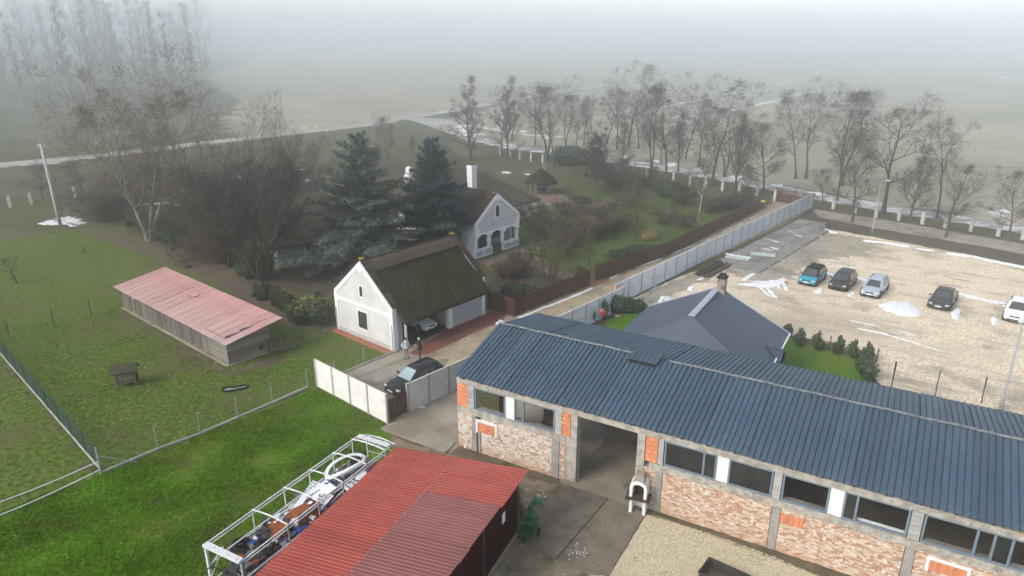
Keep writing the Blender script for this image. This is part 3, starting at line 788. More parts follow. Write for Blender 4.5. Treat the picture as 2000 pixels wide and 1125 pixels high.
scatter('fallen_leaves', [[(0, 640), (240, 600), (450, 720), (620, 700), (700, 720), (620, 750), (230, 915), (0, 690)], [(-150, 500), (150, 450), (330, 520), (235, 560), (240, 600), (0, 640), (-150, 660)]], 2600, fleck(.04, .10), 'leaf_pale', 'pale fallen leaves scattered over the paddock', 5)
scatter('fallen_leaves', [[(240, 610), (420, 715), (390, 740), (230, 650)]], 900, fleck(.05, .11), 'leaf_reed', 'brown leaves gathered in front of the barn', 6)
scatter('turf_tufts', [[(0, 640), (240, 600), (450, 720), (620, 700), (700, 720), (620, 750), (230, 915), (0, 690)]], 26000, blade, 'blade_green', 'loose grass tufts in the paddock', 8)
def stone(p, rng, V, F_):
    s_ = rng.uniform(.015, .05)
    k = len(V)
    for j in range(4):
        t = j * 1.571 + rng.uniform(-.4, .4)
        V.append((p.x + s_ * math.cos(t), p.y + s_ * math.sin(t), .012))
    V.append((p.x, p.y, .012 + s_ * rng.uniform(.6, 1.1)))
    F_ += [(k + j, k + (j + 1) % 4, k + 4) for j in range(4)]
nmat('stones', (.36, .31, .21), (.58, .52, .40), 9, bump=0, world=True)
scatter('gravel', [[(1263, 1006), (1380, 1040), (1500, 1083), (1640, 1142), (1760, 1230), (1130, 1230), (1152, 1124), (1190, 1122)]], 26000, stone, 'stones', 'loose yellowish stones of the near yard', 9)
nmat('stones_pale', (.40, .35, .28), (.66, .60, .51), 9, bump=0, world=True)
scatter('gravel', [[(1240, 590), (1400, 515), (1560, 440), (1720, 470), (2010, 528), (2080, 640), (2100, 840), (1850, 780), (1700, 700), (1560, 655)]], 60000, stone, 'stones_pale', 'loose pale stones of the parking place', 10)
nmat('clod', (.07, .06, .045), (.12, .10, .075), 4, world=True, bump=.5)
def clod(p, rng, V, F_):
    s_ = rng.uniform(.03, .12)
    k = len(V)
    for j in range(5):
        t = j * 1.257 + rng.uniform(-.4, .4)
        V.append((p.x + s_ * math.cos(t), p.y + s_ * math.sin(t), .012))
    V.append((p.x, p.y, .012 + s_ * rng.uniform(.4, .8)))
    F_ += [(k + j, k + (j + 1) % 5, k + 5) for j in range(5)]
scatter('molehills', [[(60, 700), (240, 640), (440, 740), (560, 740), (260, 880), (190, 880)]], 260, clod, 'clod', 'dark earth crumbs of molehills in the paddock', 12)
# ================================================================ BUILDINGS
def ribbed(x0, x1, y0, z0, y1, z1, pitch=.28, rib_w=.05, rib_h=.035, sag=0.0, groove=0.0):
    """profiled sheet: ribs run from (y0,z0) up to (y1,z1)"""
    mb = MB()
    prof = []
    x = x0
    while x < x1 - pitch * .5:
        if groove:      # broad flats with narrow deep grooves between them
            prof += [(x, 0), (x + pitch - groove, 0), (x + pitch - groove * .82, -rib_h), (x + pitch - groove * .18, -rib_h)]
        else:
            prof += [(x, 0), (x + pitch - rib_w * 1.6, 0), (x + pitch - rib_w * 1.25, rib_h), (x + pitch - rib_w * .35, rib_h)]
        x += pitch
    prof.append((x, 0))
    d = Vector((0, y1 - y0, z1 - z0)).normalized()
    nr = Vector((0, -d.z, d.y))
    if nr.z < 0:
        nr = -nr
    rows = [0, .25, .5, .75, 1] if sag else [0, 1]
    n = len(prof)
    for r in rows:
        for px, h in prof:
            z = z0 + (z1 - z0) * r + (sag * mnoise.noise(Vector((px * .35, r * 2, 1))) if sag else 0)
            mb.v.append((px, y0 + (y1 - y0) * r + nr.y * h, z + nr.z * h))
    for k in range(len(rows) - 1):
        for i in range(n - 1):
            mb.f.append((k * n + i, k * n + i + 1, (k + 1) * n + i + 1, (k + 1) * n + i)); mb.mi.append(0)
    return mb

# ---------------------------------------------------------------- the long brick shed
A0 = R(-30.3)
e_, n_ = Vector((math.cos(A0), math.sin(A0), 0)), Vector((-math.sin(A0), math.cos(A0), 0))
SO = e_ * -21.58 + n_ * 30.54
SL = 36.0
sh = thing('brick_shed', 'long half-rebuilt brick shed with dark blue ribbed metal roof and open doorway', 'shed', SO, A0)
T_ = .36
def sp(name, mat, *b):
    mb = MB()
    for q in b:
        mb.box(*q)
    return mb.build(name, mat, sh)
# old brick base, bay by bay between the concrete columns
bays = [(.0, .98, 'brick_white'), (1.62, 6.28, 'brick_white'), (6.77, 7.12, 'brick_flaked'), (11.64, 12.28, 'brick_flaked'), (12.66, 18.02, 'brick_flaked'), (18.44, 23.62, 'brick_flaked'), (24.06, 29.6, 'brick_flaked'), (30.0, SL, 'brick_white')]
def brick_bay(a, b, m, seed):
    rng = random.Random(seed)
    mb = MB()
    nx, nz = max(3, int((b - a) / .14)), 17
    for k in range(nz + 1):
        for i in range(nx + 1):
            x, z = a + (b - a) * i / nx, 2.41 * k / nz
            y = .028 * mnoise.noise(Vector((x * 1.3, z * 2.5, 2))) + .020 * mnoise.noise(Vector((x * 5, z * 9, 5))) - (.03 * (1 - z / .5) if z < .5 else 0)
            if i in (0, nx) or k == nz: y = 0
            mb.v.append((x, y, z))
    for k in range(nz):
        for i in range(nx):
            j = k * (nx + 1) + i
            mb.f.append((j, j + 1, j + nx + 2, j + nx + 1)); mb.mi.append(0)
    mb.box(a, b, .05, T_, 0, 2.405)
    return mb.build('brick_wall', m, sh)
for i, (a, b_, m) in enumerate(bays):
    brick_bay(a, b_, m, i)
for a, b_, z1 in ((1.0, 1.32, 2.41), (6.3, 6.75, 2.41), (12.3, 12.64, 2.41), (18.05, 18.42, 2.41), (23.65, 24.04, 2.41), (29.62, 29.98, 2.41)):
    sp('concrete_column', 'concrete_column', (a, b_, -.045, T_ - .01, 0, z1))
sp('concrete_column', 'concrete_column', (1.44, 1.60, -.05, .3, 0, 1.42))
sp('drain_hole', 'dark_inside', (1.33, 1.43, -.01, .2, .12, .55))
sp('sill_beam', 'concrete_beam', (-.02, 7.12, -.03, T_ + .02, 2.41, 2.80))
sp('sill_beam', 'concrete_beam', (11.9, SL, -.03, T_ + .02, 2.41, 2.80))
sp('ring_beam', 'concrete_beam', (-.02, SL, -.02, T_ + .02, 4.27, 4.62))
sp('door_jamb', 'concrete_beam', (7.14, 7.80, -.012, T_ + .12, 0, 2.9), (7.42, 7.798, -.008, T_ + .10, 2.902, 4.268))
sp('door_jamb', 'concrete_beam', (11.2, 11.62, -.015, T_ + .1, 0, 4.268))
sp('door_sill', 'floor_concrete', (7.0, 11.7, -.35, 1.5, 0, .10))
def blocks(x0, x1, z0, z1, mat, name, w, h, proud=0.0):
    nz = max(1, round((z1 - z0) / h))
    nx = max(1, round((x1 - x0) / w))
    for k in range(nz):
        hz = (z1 - z0) / nz
        wx = (x1 - x0) / nx
        xs = [x0 + wx * i for i in range(nx + 1)]
        if k % 2 and nx > 1:
            xs = [x0] + [x0 + wx * (i + .5) for i in range(nx)] + [x1]
        for a, b_ in zip(xs, xs[1:]):
            mb = MB().box(a + .008, b_ - .008, proud - random.uniform(.0, .02), T_ - .02, z0 + k * hz + .010, z0 + (k + 1) * hz - .008)
            mb.build(name, mat, sh)
for a, b_ in ((.0, .72), (6.9, 7.39), (11.66, 12.30)):
    blocks(a, b_, 2.81, 4.26, 'block_orange', 'orange_block', .30, .24)
    sp('mortar_core', 'concrete_column', (a + .006, b_ - .006, .03, T_ - .04, 2.802, 4.266))
for a, b_ in ((.73, 1.17), (6.45, 6.88), (12.32, 12.60), (17.93, 18.30), (23.6, 24.06), (29.5, 29.95)):
    blocks(a, b_, 2.81, 4.26, 'aac_block', 'grey_block', .5, .25, .004)
# bricked-up vents
for a, b_, z0, z1, fr in ((1.42, 2.62, 1.46, 2.08, 1), (18.46, 19.50, 1.66, 2.16, 0), (24.62, 26.0, 1.62, 2.14, 1)):
    nb = int((b_ - a) / .085)
    for k in range(nb):
        x = a + (b_ - a) * k / nb
        MB().box(x + .006, x + (b_ - a) / nb - .006, -.05 - random.uniform(0, .012), .05, z0, z1).build('vent_brick', 'block_orange', sh)
    if fr:
        sp('vent_frame', 'plaster_smooth', (a - .12, b_ + .12, -.06, .04, z1 + .004, z1 + .13), (b_ + .004, b_ + .12, -.06, .04, z0 - .1, z1 + .002), (a - .12, a - .004, -.06, .04, z0 - .1, z1 + .002))
# windows: blue frames, some glazed, some empty
def window(x0, x1, mull, glazed, z0=2.82, z1=4.25):
    f = MB()
    w_ = .085
    f.box(x0, x1, .02, .14, z0, z0 + w_).box(x0, x1, .02, .14, z1 - w_, z1)
    f.box(x0, x0 + w_, .021, .139, z0 + w_, z1 - w_).box(x1 - w_, x1, .021, .139, z0 + w_, z1 - w_)
    for m in mull:
        f.box(m - .05, m + .05, .021, .139, z0 + w_, z1 - w_)
    o = f.build('window_frame', 'frame_blue', sh)
    xs = [x0 + w_] + [q for m in mull for q in (m - .05, m + .05)] + [x1 - w_]
    for i in range(0, len(xs), 2):
        if glazed[i // 2]:
            MB().box(xs[i], xs[i + 1], .075, .083, z0 + w_, z1 - w_).build('pane', 'glass_window', o)
    MB().box(x0 + .02, x1 - .02, .145, T_ + .06, z0 - .015, z0 + .05).build('sill', 'panel_white' if glazed[0] else 'board_light', o)
window(1.2, 3.26, [], [0]); window(3.86, 6.42, [4.43], [0, 0])
window(12.64, 15.26, [14.63], [1, 1]); window(15.84, 17.9, [], [1])
window(18.33, 20.36, [], [0]); window(20.96, 23.57, [21.5], [1, 0])
window(24.1, 29.4, [26.03, 26.63, 27.24], [0, 0, 1, 0]); window(30.0, 33.0, [31.5], [1, 0])
for a, b_ in ((3.27, 3.85), (15.27, 15.83), (20.37, 20.95)):
    sp('infill_panel', 'panel_white', (a, b_, .06, .16, 2.83, 4.24))
# inner walls and far side
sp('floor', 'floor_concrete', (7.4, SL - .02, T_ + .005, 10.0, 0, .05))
sp('floor', 'floor_lit', (.02, 7.39, T_ + .005, 10.0, 0, .05))
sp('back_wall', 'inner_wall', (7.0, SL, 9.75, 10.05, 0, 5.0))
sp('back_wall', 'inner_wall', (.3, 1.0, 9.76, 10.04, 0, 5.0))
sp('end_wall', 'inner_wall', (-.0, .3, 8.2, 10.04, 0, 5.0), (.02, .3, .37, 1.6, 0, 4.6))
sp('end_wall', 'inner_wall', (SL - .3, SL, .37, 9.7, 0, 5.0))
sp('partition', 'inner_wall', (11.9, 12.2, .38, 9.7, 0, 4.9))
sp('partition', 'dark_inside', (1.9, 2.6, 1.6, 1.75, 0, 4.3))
for x in (4.0, 8.0, 12.05, 16.0, 20, 24, 28, 32):
    MB().bar((x, .2, 4.52), (x, 5.0, 6.02), .12, .18).bar((x, 5.0, 6.02), (x, 9.9, 4.95), .12, .18).bar((x, .2, 4.5), (x, 9.9, 4.7), .1, .16).build('rafter', 'wood_beam', sh)
# roof
RZ = 6.25
def sheets(parent, x0, x1, w_, make, mat, name='roof_sheet', seed=1):
    """a roof slope laid from overlapping profiled sheets, each a piece of its own"""
    rng = random.Random(seed)
    me = make().mesh(name, mat)
    n = int(round((x1 - x0) / w_))
    for k in range(n):
        inst(me, name, parent, (x0 + k * w_ + rng.uniform(-.004, .004), rng.uniform(-.02, .02), rng.uniform(-.008, .010)), (rng.uniform(-.0015, .0015), rng.uniform(-.003, .003), rng.uniform(-.0012, .0012)))
mbx = MB().bar((-.05, .3, 4.83), (SL, .3, 4.83), .08).bar((-.05, 2.6, 5.50), (SL, 2.6, 5.50), .08).bar((-.05, 4.7, 6.08), (SL, 4.7, 6.08), .08).bar((-.05, 7.4, 5.66), (SL, 7.4, 5.66), .08).bar((-.05, 9.8, 5.15), (SL, 9.8, 5.15), .08)
ro = mbx.build('roof', 'wood_beam', sh)
sheets(ro, -.12, SL + .05, 1.12, lambda: ribbed(0, 1.12, -.20, 4.79, 4.98, RZ, rib_h=.065, groove=.066), 'sheet_blue', seed=1)
sheets(ro, -.10, SL + .05, 1.12, lambda: ribbed(0, 1.12, 5.02, RZ - .02, 10.2, 5.17, rib_h=.065, groove=.066), 'sheet_blue', seed=2)
rc = MB()
xx = -.1
while xx < SL:
    if 8.9 < xx < 9.6 and rc.f:
        rc.build('ridge_cap', 'ridge_dust', ro); rc = MB()
    q = .7
    zz = RZ + .05 + .012 * math.sin(xx * 2.1)
    if not (8.9 < xx < 10.4):
        rc.add([(xx, 4.86, zz - .035), (xx + q, 4.86, zz - .03), (xx, 5.0, zz), (xx + q, 5.0, zz + .005), (xx, 5.12, zz - .03), (xx + q, 5.12, zz - .028)], [(0, 1, 3, 2), (2, 3, 5, 4)])
    xx += q - .003
rc.build('ridge_cap', 'ridge_dust', ro)
ribbed(8.9, 10.5, 4.15, RZ - .02, 5.3, RZ + .16, .28).build('loose_sheet', 'sheet_blue_dull', ro)
MB().box(8.95, 10.4, 4.2, 4.95, RZ - .21, RZ - .06).build('ridge_gap', 'dark_inside', ro)
MB().bar((9.0, 4.75, RZ - .1), (9.6, 4.7, RZ + .05), .05).bar((10.0, 4.75, RZ - .1), (10.3, 4.75, RZ + .08), .05).build('batten', 'wood_beam', ro)
for x in np.arange(.4, 30, 1.3):
    MB().box(x, x + .09, -.07, .02, 4.58 + .04, 4.74).build('rafter_end', 'wood_beam', sh)
sp('lintel_board', 'concrete_beam', (-.05, SL, .05, .3, 4.622, 4.80))
# things stored inside, seen through the empty windows
def to_shed(x, y, z=0): return SO + e_ * x + n_ * y + Vector((0, 0, z))
for i, (x, y, a) in enumerate(((5.1, 2.3, .3), (6.0, 2.6, .25))):
    t = thing('crate_bench', ['dark bench seat behind the empty window nearer the blue mullion', 'dark bench seat behind the empty window nearer the doorway'][i], 'bench', to_shed(x, y), A0 + a, 'dark benches inside the shed')
    MB().obox((0, 0, 2.0), (.55, 0, 0), (0, .32, .12), (0, -.01, .04)).build('seat', 'wood_beam', t)
    MB().obox((0, .34, 2.3), (.55, 0, 0), (0, .03, 0), (0, .05, .3)).build('backrest', 'wood_beam', t)
    for sx in (-.48, .48):
        for sy in (-.25, .25):
            MB().box(sx - .04, sx + .04, sy - .04, sy + .04, 0, 1.95).build('leg', 'wood_beam', t)

# ---------------------------------------------------------------- the white thatched garage
GA = R(49.6)
GO = G(771, 686.8)
ga = thing('thatched_garage', 'white plastered garage with mossy thatch and tiled gable edges', 'garage', GO, GA)
GL, GW, GE, GR = 10.54, 7.35, 3.6, 6.75
def gp(name, mat, mb, par=None, smooth=False):
    return mb.build(name, mat, par or ga, smooth)
def gable_poly(x, off=0.0, base=0.0):
    return [(x, 0 - off, base), (x, GW + off, base), (x, GW + off, GE), (x, GW / 2, GR + off), (x, -off, GE)]
def gable_wall(x0, ext):
    return MB().prism(gable_poly(x0), (ext, 0, 0))
gp('gable_wall', 'plaster_white', gable_wall(0, .38))
gp('gable_wall', 'plaster_white', gable_wall(GL - .38, .38))
# white trim on the gable
tr = MB()
for y0, y1, sgn in ((0, GW / 2, 1), (GW, GW / 2, -1)):
    a, b_ = Vector((-.045, y0, GE - .05)), Vector((-.045, y1, GR - .05))
    d = (b_ - a)
    tr.prism([a, b_, b_ - Vector((0, 0, .42)), a - Vector((0, 0, .42))], (.05, 0, 0))
tr.box(-.05, -.003, -.03, .36, 0, GE - .3).box(-.05, -.003, GW - .36, GW + .03, 0, GE - .3)
tr.box(-.048, -.002, .3, GW - .3, 2.82, 3.08)
tr.cyl((-.052, GW / 2, GR - .62), .28, .05, 14, (1, 0, 0)).cyl((-.053, .30, 2.85), .30, .05, 14, (1, 0, 0)).cyl((-.053, GW - .30, 2.85), .30, .05, 14, (1, 0, 0))
gp('gable_trim', 'plaster_smooth', tr)
gp('plinth', 'plinth_grey', MB().box(-.06, -.006, .37, GW - .37, 0, .34))
def gwin(yc, z0, z1, wd, arch, bars):
    f = MB()
    f.box(-.05, -.004, yc - wd / 2 - .12, yc - wd / 2, z0 - .1, z1).box(-.05, -.004, yc + wd / 2, yc + wd / 2 + .12, z0 - .1, z1)
    f.box(-.052, -.003, yc - wd / 2 - .12, yc + wd / 2 + .12, z0 - .14, z0)
    if arch:
        n = 8
        ring = []
        for k in range(n + 1):
            t = math.pi * k / n
            ring.append((math.cos(t), math.sin(t)))
        f.prism([(-.05, yc + c * (wd / 2 + .12), z1 + s_ * (wd / 2 + .12)) for c, s_ in ring] + [(-.05, yc + c * wd / 2, z1 + s_ * wd / 2) for c, s_ in reversed(ring)], (.046, 0, 0))
    else:
        f.box(-.052, -.003, yc - wd / 2 - .12, yc + wd / 2 + .12, z1, z1 + .13)
    o = gp('window_frame', 'plaster_smooth', f)
    poly = [(-.012, yc - wd / 2, z0), (-.012, yc + wd / 2, z0), (-.012, yc + wd / 2, z1)]
    if arch:
        poly += [(-.012, yc + c * wd / 2, z1 + s_ * wd / 2) for c, s_ in ring[1:-1]]
    poly.append((-.012, yc - wd / 2, z1))
    MB().prism(poly, (.01, 0, 0)).build('pane', 'glass_window', o)
    bb = MB()
    for k in range(1, bars + 1):
        y = yc - wd / 2 + wd * k / (bars + 1)
        bb.box(-.035, -.012, y - .025, y + .025, z0, z1)
    bb.box(-.04, -.011, yc - wd / 2, yc + wd / 2, z0, z0 + .07)
    bb.build('window_bars', 'board_grey', o)
gwin(3.75, .95, 2.42, 1.15, False, 3)
gwin(3.72, 3.75, 4.45, .38, True, 1)
# front: short wall, open bays, long wall; grey plaster has its shade painted in; dark interior
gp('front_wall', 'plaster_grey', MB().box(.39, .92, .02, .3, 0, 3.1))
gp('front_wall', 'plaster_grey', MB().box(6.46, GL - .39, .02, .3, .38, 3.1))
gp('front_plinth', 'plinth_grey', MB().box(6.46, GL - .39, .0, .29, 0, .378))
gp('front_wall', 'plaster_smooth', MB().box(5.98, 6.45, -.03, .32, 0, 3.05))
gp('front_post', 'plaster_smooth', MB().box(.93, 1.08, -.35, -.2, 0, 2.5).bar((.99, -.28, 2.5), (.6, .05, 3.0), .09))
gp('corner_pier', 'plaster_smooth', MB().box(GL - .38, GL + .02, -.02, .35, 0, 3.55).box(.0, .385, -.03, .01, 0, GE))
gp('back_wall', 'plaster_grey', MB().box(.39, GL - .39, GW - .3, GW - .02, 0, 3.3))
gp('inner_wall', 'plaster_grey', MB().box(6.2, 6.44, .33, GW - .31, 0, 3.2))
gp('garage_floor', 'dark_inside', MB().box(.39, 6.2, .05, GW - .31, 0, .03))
# thatch: thick, uneven slopes
def thatch(x0, x1, y_e, z_e, y_r, z_r, th, parent, mat, seed, nx=44, ny=18, name='thatch'):
    mb = MB()
    d = Vector((0, y_r - y_e, z_r - z_e)).normalized()
    nr = Vector((0, -d.z, d.y))
    if nr.z < 0: nr = -nr
    top, bot = [], []
    for j in range(ny + 1):
        for i in range(nx + 1):
            s_, t = i / nx, j / ny
            x = x0 + (x1 - x0) * s_
            p = Vector((x, y_e + (y_r - y_e) * t, z_e + (z_r - z_e) * t))
            q = p * 1.0 + Vector((seed, 0, 0))
            h = th + .07 * mnoise.noise(q * .8) + .05 * mnoise.noise(q * 2.6) + .03 * mnoise.noise(q * 7)
            if j == 0:
                h *= .75
                p = p - d * (.06 * abs(mnoise.noise(q * 3)))
            mb.v.append(tuple(p + nr * h))
    N = (nx + 1) * (ny + 1)
    for j in range(ny + 1):
        for i in range(nx + 1):
            s_, t = i / nx, j / ny
            mb.v.append((x0 + (x1 - x0) * s_, y_e + (y_r - y_e) * t, z_e + (z_r - z_e) * t))
    W = nx + 1
    for j in range(ny):
        for i in range(nx):
            a = j * W + i
            mb.f.append((a, a + 1, a + W + 1, a + W)); mb.mi.append(0)
            mb.f.append((N + a, N + a + W, N + a + W + 1, N + a + 1)); mb.mi.append(0)
    for i in range(nx):
        mb.f.append((i, N + i, N + i + 1, i + 1)); mb.mi.append(0)
        a = ny * W + i
        mb.f.append((a, a + 1, N + a + 1, N + a)); mb.mi.append(0)
    for j in range(ny):
        for a in (j * W, j * W + nx):
            mb.f.append((a, a + W, N + a + W, N + a)); mb.mi.append(0)
    return mb.build(name, mat, parent, smooth=True)
thatch(.40, GL - .40, -1.0, 2.36, GW / 2, 6.32, .26, ga, 'thatch', 1, 60, 30)
thatch(.40, GL - .40, GW + .7, 2.75, GW / 2, 6.32, .26, ga, 'thatch', 9, 40, 18)
rg = MB()
nx = 50
for j, (y, z) in enumerate(((-1.15, -.78), (-.6, -.30), (0, .02), (.6, -.3), (1.1, -.72))):
    for i in range(nx + 1):
        x = .38 + (GL - .76) * i / nx
        rg.v.append((x, GW / 2 + y * .9, 6.72 + z * .95 + .03 * mnoise.noise(Vector((x * 2, y, 3))) + (.02 if j in (0, 4) else 0)))
for j in range(4):
    for i in range(nx):
        a = j * (nx + 1) + i
        rg.f.append((a, a + 1, a + nx + 2, a + nx + 1)); rg.mi.append(0)
gp('thatch_ridge', 'thatch_ridge', rg, smooth=True)
gp('ridge_roll', 'tile_dark', MB().tube([(.36 + (GL - .72) * i / 20, GW / 2, 6.74 + .02 * math.sin(i * 1.7)) for i in range(21)], .07, 6))
# stepped tiles on both gable verges
tile = MB().obox((0, 0, 0), (.30, 0, 0), (0, .15, .015), (0, -.008, .03)).mesh('verge_tile', 'tile_dark')
for x in (.24, GL - .24):
    for y0, y1, sgn in ((-.16, GW / 2, 1), (GW + .16, GW / 2, -1)):
        n = 21
        for k in range(n):
            t = (k + .5) / n
            ang = math.atan2(GR - GE + .05, GW / 2 + .16)
            inst(tile, 'verge_tile', ga, (x, y0 + (y1 - y0) * t, GE - .05 + (GR - GE + .14) * t + .10), (sgn * (ang - .22), 0, 0))
    gp('ridge_tile', 'moss_yellow', MB().lathe([(.0, 0), (.30, .0), (.26, .10), (.0, .16)], 8, (x, GW / 2, GR + .10)))
gp('drainpipe', 'metal_galv', MB().tube([(-.09, .1, 0), (-.09, .1, 2.2)], .035, 6)); gp('drainpipe', 'metal_galv', MB().tube([(-.09, GW - .1, 0), (-.09, GW - .1, 2.0)], .03, 6))
gp('brick_edging', 'brick_red', MB().box(-.75, -.07, -.1, GW + .1, 0, .03))

# ---------------------------------------------------------------- the cottage: porch gable, tiled wing, thatched ranges
PA = R(49)
PO = G(929, 506)
co = thing('cottage', 'white cottage with arched porch, lilac gable and brown roofs behind the conifers', 'house', PO, PA)
PW, PE, PR, PD = 7.48, 3.95, 6.8, 13.0     # gable width, eave, ridge, depth behind the gable (towards +y)
def cp(name, mat, mb, par=None, smooth=False):
    return mb.build(name, mat, par or co, smooth)
def arc(x0, x1, zs, rise, n=8):
    return [(x0 + (x1 - x0) * k / n, zs + rise * math.sin(math.pi * k / n) ** .75) for k in range(n + 1)]
# gable above three arches (one outline with the arches cut in from below)
cols = [(.08, .40), (2.12, 2.55), (4.42, 4.85), (6.98, 7.40)]
out = [(0, 2.2)]
edge = [(0.0, 2.2)]
poly = [(0, PE), (PW / 2, PR), (PW, PE), (PW, 2.2), (6.98, 2.2)]
poly += [(x, z) for x, z in reversed(arc(4.85, 6.98, 2.2, .42))][1:]
poly += [(4.42, 2.2)] + [(x, z) for x, z in reversed(arc(2.55, 4.42, 2.2, .45))][1:]
poly += [(2.12, 2.2)] + [(x, z) for x, z in reversed(arc(.40, 2.12, 2.2, .42))][1:]
poly += [(0, 2.2)]
cp('porch_gable', 'plaster_lilac', MB().prism([(x, 0, z) for x, z in poly], (0, .35, 0)))
def ring_trim():
    mb = MB()
    band = [(.02, 2.78), (PW - .02, 2.78), (PW - .02, 2.22), (6.98, 2.22)]
    lower = list(reversed(arc(4.85, 6.98, 2.2, .42))) + list(reversed(arc(2.55, 4.42, 2.2, .45))) + list(reversed(arc(.40, 2.12, 2.2, .42)))
    pts = [(.02, 2.80), (PW - .02, 2.80), (PW - .02, 2.2)] + lower + [(.02, 2.2)]
    mb.prism([(x, -.05, z) for x, z in pts], (0, .046, 0))
    for a, b_ in (((0, PE), (PW / 2, PR)), ((PW, PE), (PW / 2, PR))):
        mb.prism([(a[0], -.06, a[1] + .06), (b_[0], -.06, b_[1] + .06), (b_[0], -.06, b_[1] - .36), (a[0], -.06, a[1] - .36)], (0, .055, 0))
    mb.box(-.02, .42, -.055, -.004, 2.8, PE - .28).box(PW - .42, PW + .02, -.055, -.004, 2.8, PE - .28)
    mb.cyl((.42, -.056, 3.05), .34, .05, 14, (0, 1, 0)).cyl((PW - .42, -.056, 3.05), .34, .05, 14, (0, 1, 0)).cyl((PW / 2, -.062, PR - .55), .28, .05, 14, (0, 1, 0))
    return mb
cp('gable_trim', 'plaster_smooth', ring_trim())
for a, b_ in cols:
    c = (a + b_) / 2
    r0 = (b_ - a) / 2
    cp('column', 'plaster_smooth', MB().lathe([(r0 * 1.1, .95), (r0 * .9, 1.05), (r0 * 1.05, 1.3), (r0 * 1.25, 1.6), (r0 * 1.1, 1.95), (r0 * .85, 2.12), (r0 * 1.15, 2.2)], 12, (c, .17, 0)), smooth=True)
for a, b_ in ((0, 2.78), (4.68, PW)):
    pr = cp('parapet', 'plaster_smooth', MB().box(a, b_, 0, .34, 0, .95))
    k = (b_ - a) / 2
    for i in range(2):
        x0 = a + k * i + .14
        x1 = x0 + k - .24
        o8 = [(x0 + .12, .2), (x1 - .12, .2), (x1, .32), (x1, .66), (x1 - .12, .78), (x0 + .12, .78), (x0, .66), (x0, .32)]
        MB().prism([(x, -.02, z) for x, z in o8], (0, .016, 0)).build('parapet_panel', 'plaster_grey', pr)
cp('porch_back', 'plaster_grey', MB().box(.0, PW, 2.3, 2.5, 0, 3.9))
cp('porch_side', 'plaster_smooth', MB().box(.0, .25, .36, 2.29, 0, 3.9)); cp('porch_side', 'plaster_smooth', MB().box(PW - .25, PW, 1.2, 2.29, 0, 3.9))
cp('porch_floor', 'paving_old', MB().box(.1, PW - .1, .35, 2.29, 0, .12))
cp('door', 'wood_beam', MB().box(3.0, 4.1, 2.24, 2.29, .1, 2.2))
cp('porch_window', 'glass_window', MB().box(.8, 1.9, 2.25, 2.29, .9, 2.2).box(5.3, 6.6, 2.25, 2.29, .9, 2.2))
cp('porch_bench', 'wood_beam', MB().box(2.9, 4.2, 1.7, 2.1, .5, .58).box(2.9, 4.2, 2.05, 2.12, .58, 1.1).box(2.95, 3.05, 1.75, 2.1, .1, .5).box(4.05, 4.15, 1.75, 2.1, .1, .5))
w0 = cp('gable_window', 'plaster_smooth', MB().prism([(3.24, -.03, 4.05), (4.10, -.03, 4.05), (4.10, -.03, 5.35)] + [(3.67 + .43 * math.cos(math.pi * k / 8), -.03, 5.35 + .38 * math.sin(math.pi * k / 8)) for k in range(1, 8)] + [(3.24, -.03, 5.35)], (0, .028, 0)))
MB().prism([(3.40, -.045, 4.2), (3.94, -.045, 4.2), (3.94, -.045, 5.3)] + [(3.67 + .27 * math.cos(math.pi * k / 8), -.045, 5.3 + .24 * math.sin(math.pi * k / 8)) for k in range(1, 8)] + [(3.40, -.045, 5.3)], (0, .014, 0)).build('pane', 'glass_window', w0)
# tiled saddle roof of the porch wing with rows of tiles
def tile_roof(x_e, z_e, x_r, z_r, y0, y1, par, mat, rows=14):
    mb = MB()
    d = Vector((x_r - x_e, 0, z_r - z_e)) / rows
    nr = Vector((-d.z, 0, d.x)).normalized()
    if nr.z < 0: nr = -nr
    for k in range(rows):
        a = Vector((x_e, 0, z_e)) + d * k
        b_ = a + d * 1.02
        wob = .01 * math.sin(k * 2.3)
        p0, p1 = a + nr * (.08 + wob), b_ + nr * .03
        mb.add([(p0.x, y0, p0.z), (p0.x, y1, p0.z), (p1.x, y1, p1.z), (p1.x, y0, p1.z), (a.x, y0, a.z), (a.x, y1, a.z)], [(0, 1, 2, 3), (4, 5, 1, 0)])
    return mb.build('tile_slope', mat, par)
tile_roof(-.45, PE - .35, PW / 2, PR + .02, .1, PD, co, 'tile_brown', 18)
tile_roof(PW + .45, PE - .35, PW / 2, PR + .02, .1, PD, co, 'tile_brown', 18)
cp('ridge_tiles', 'tile_brown', MB().tube([(PW / 2, .05 + (PD - .1) * i / 16, PR + .07 + .03 * math.sin(i)) for i in range(17)], .13, 6))
cp('finial_tile', 'brick_red', MB().box(PW / 2 - .45, PW / 2 + .1, -.02, .5, PR + .08, PR + .2))
cp('wing_wall', 'plaster_smooth', MB().box(0, .3, 2.5, PD, 0, PE - .2).box(PW - .3, PW, 2.5, PD, 0, PE - .2))
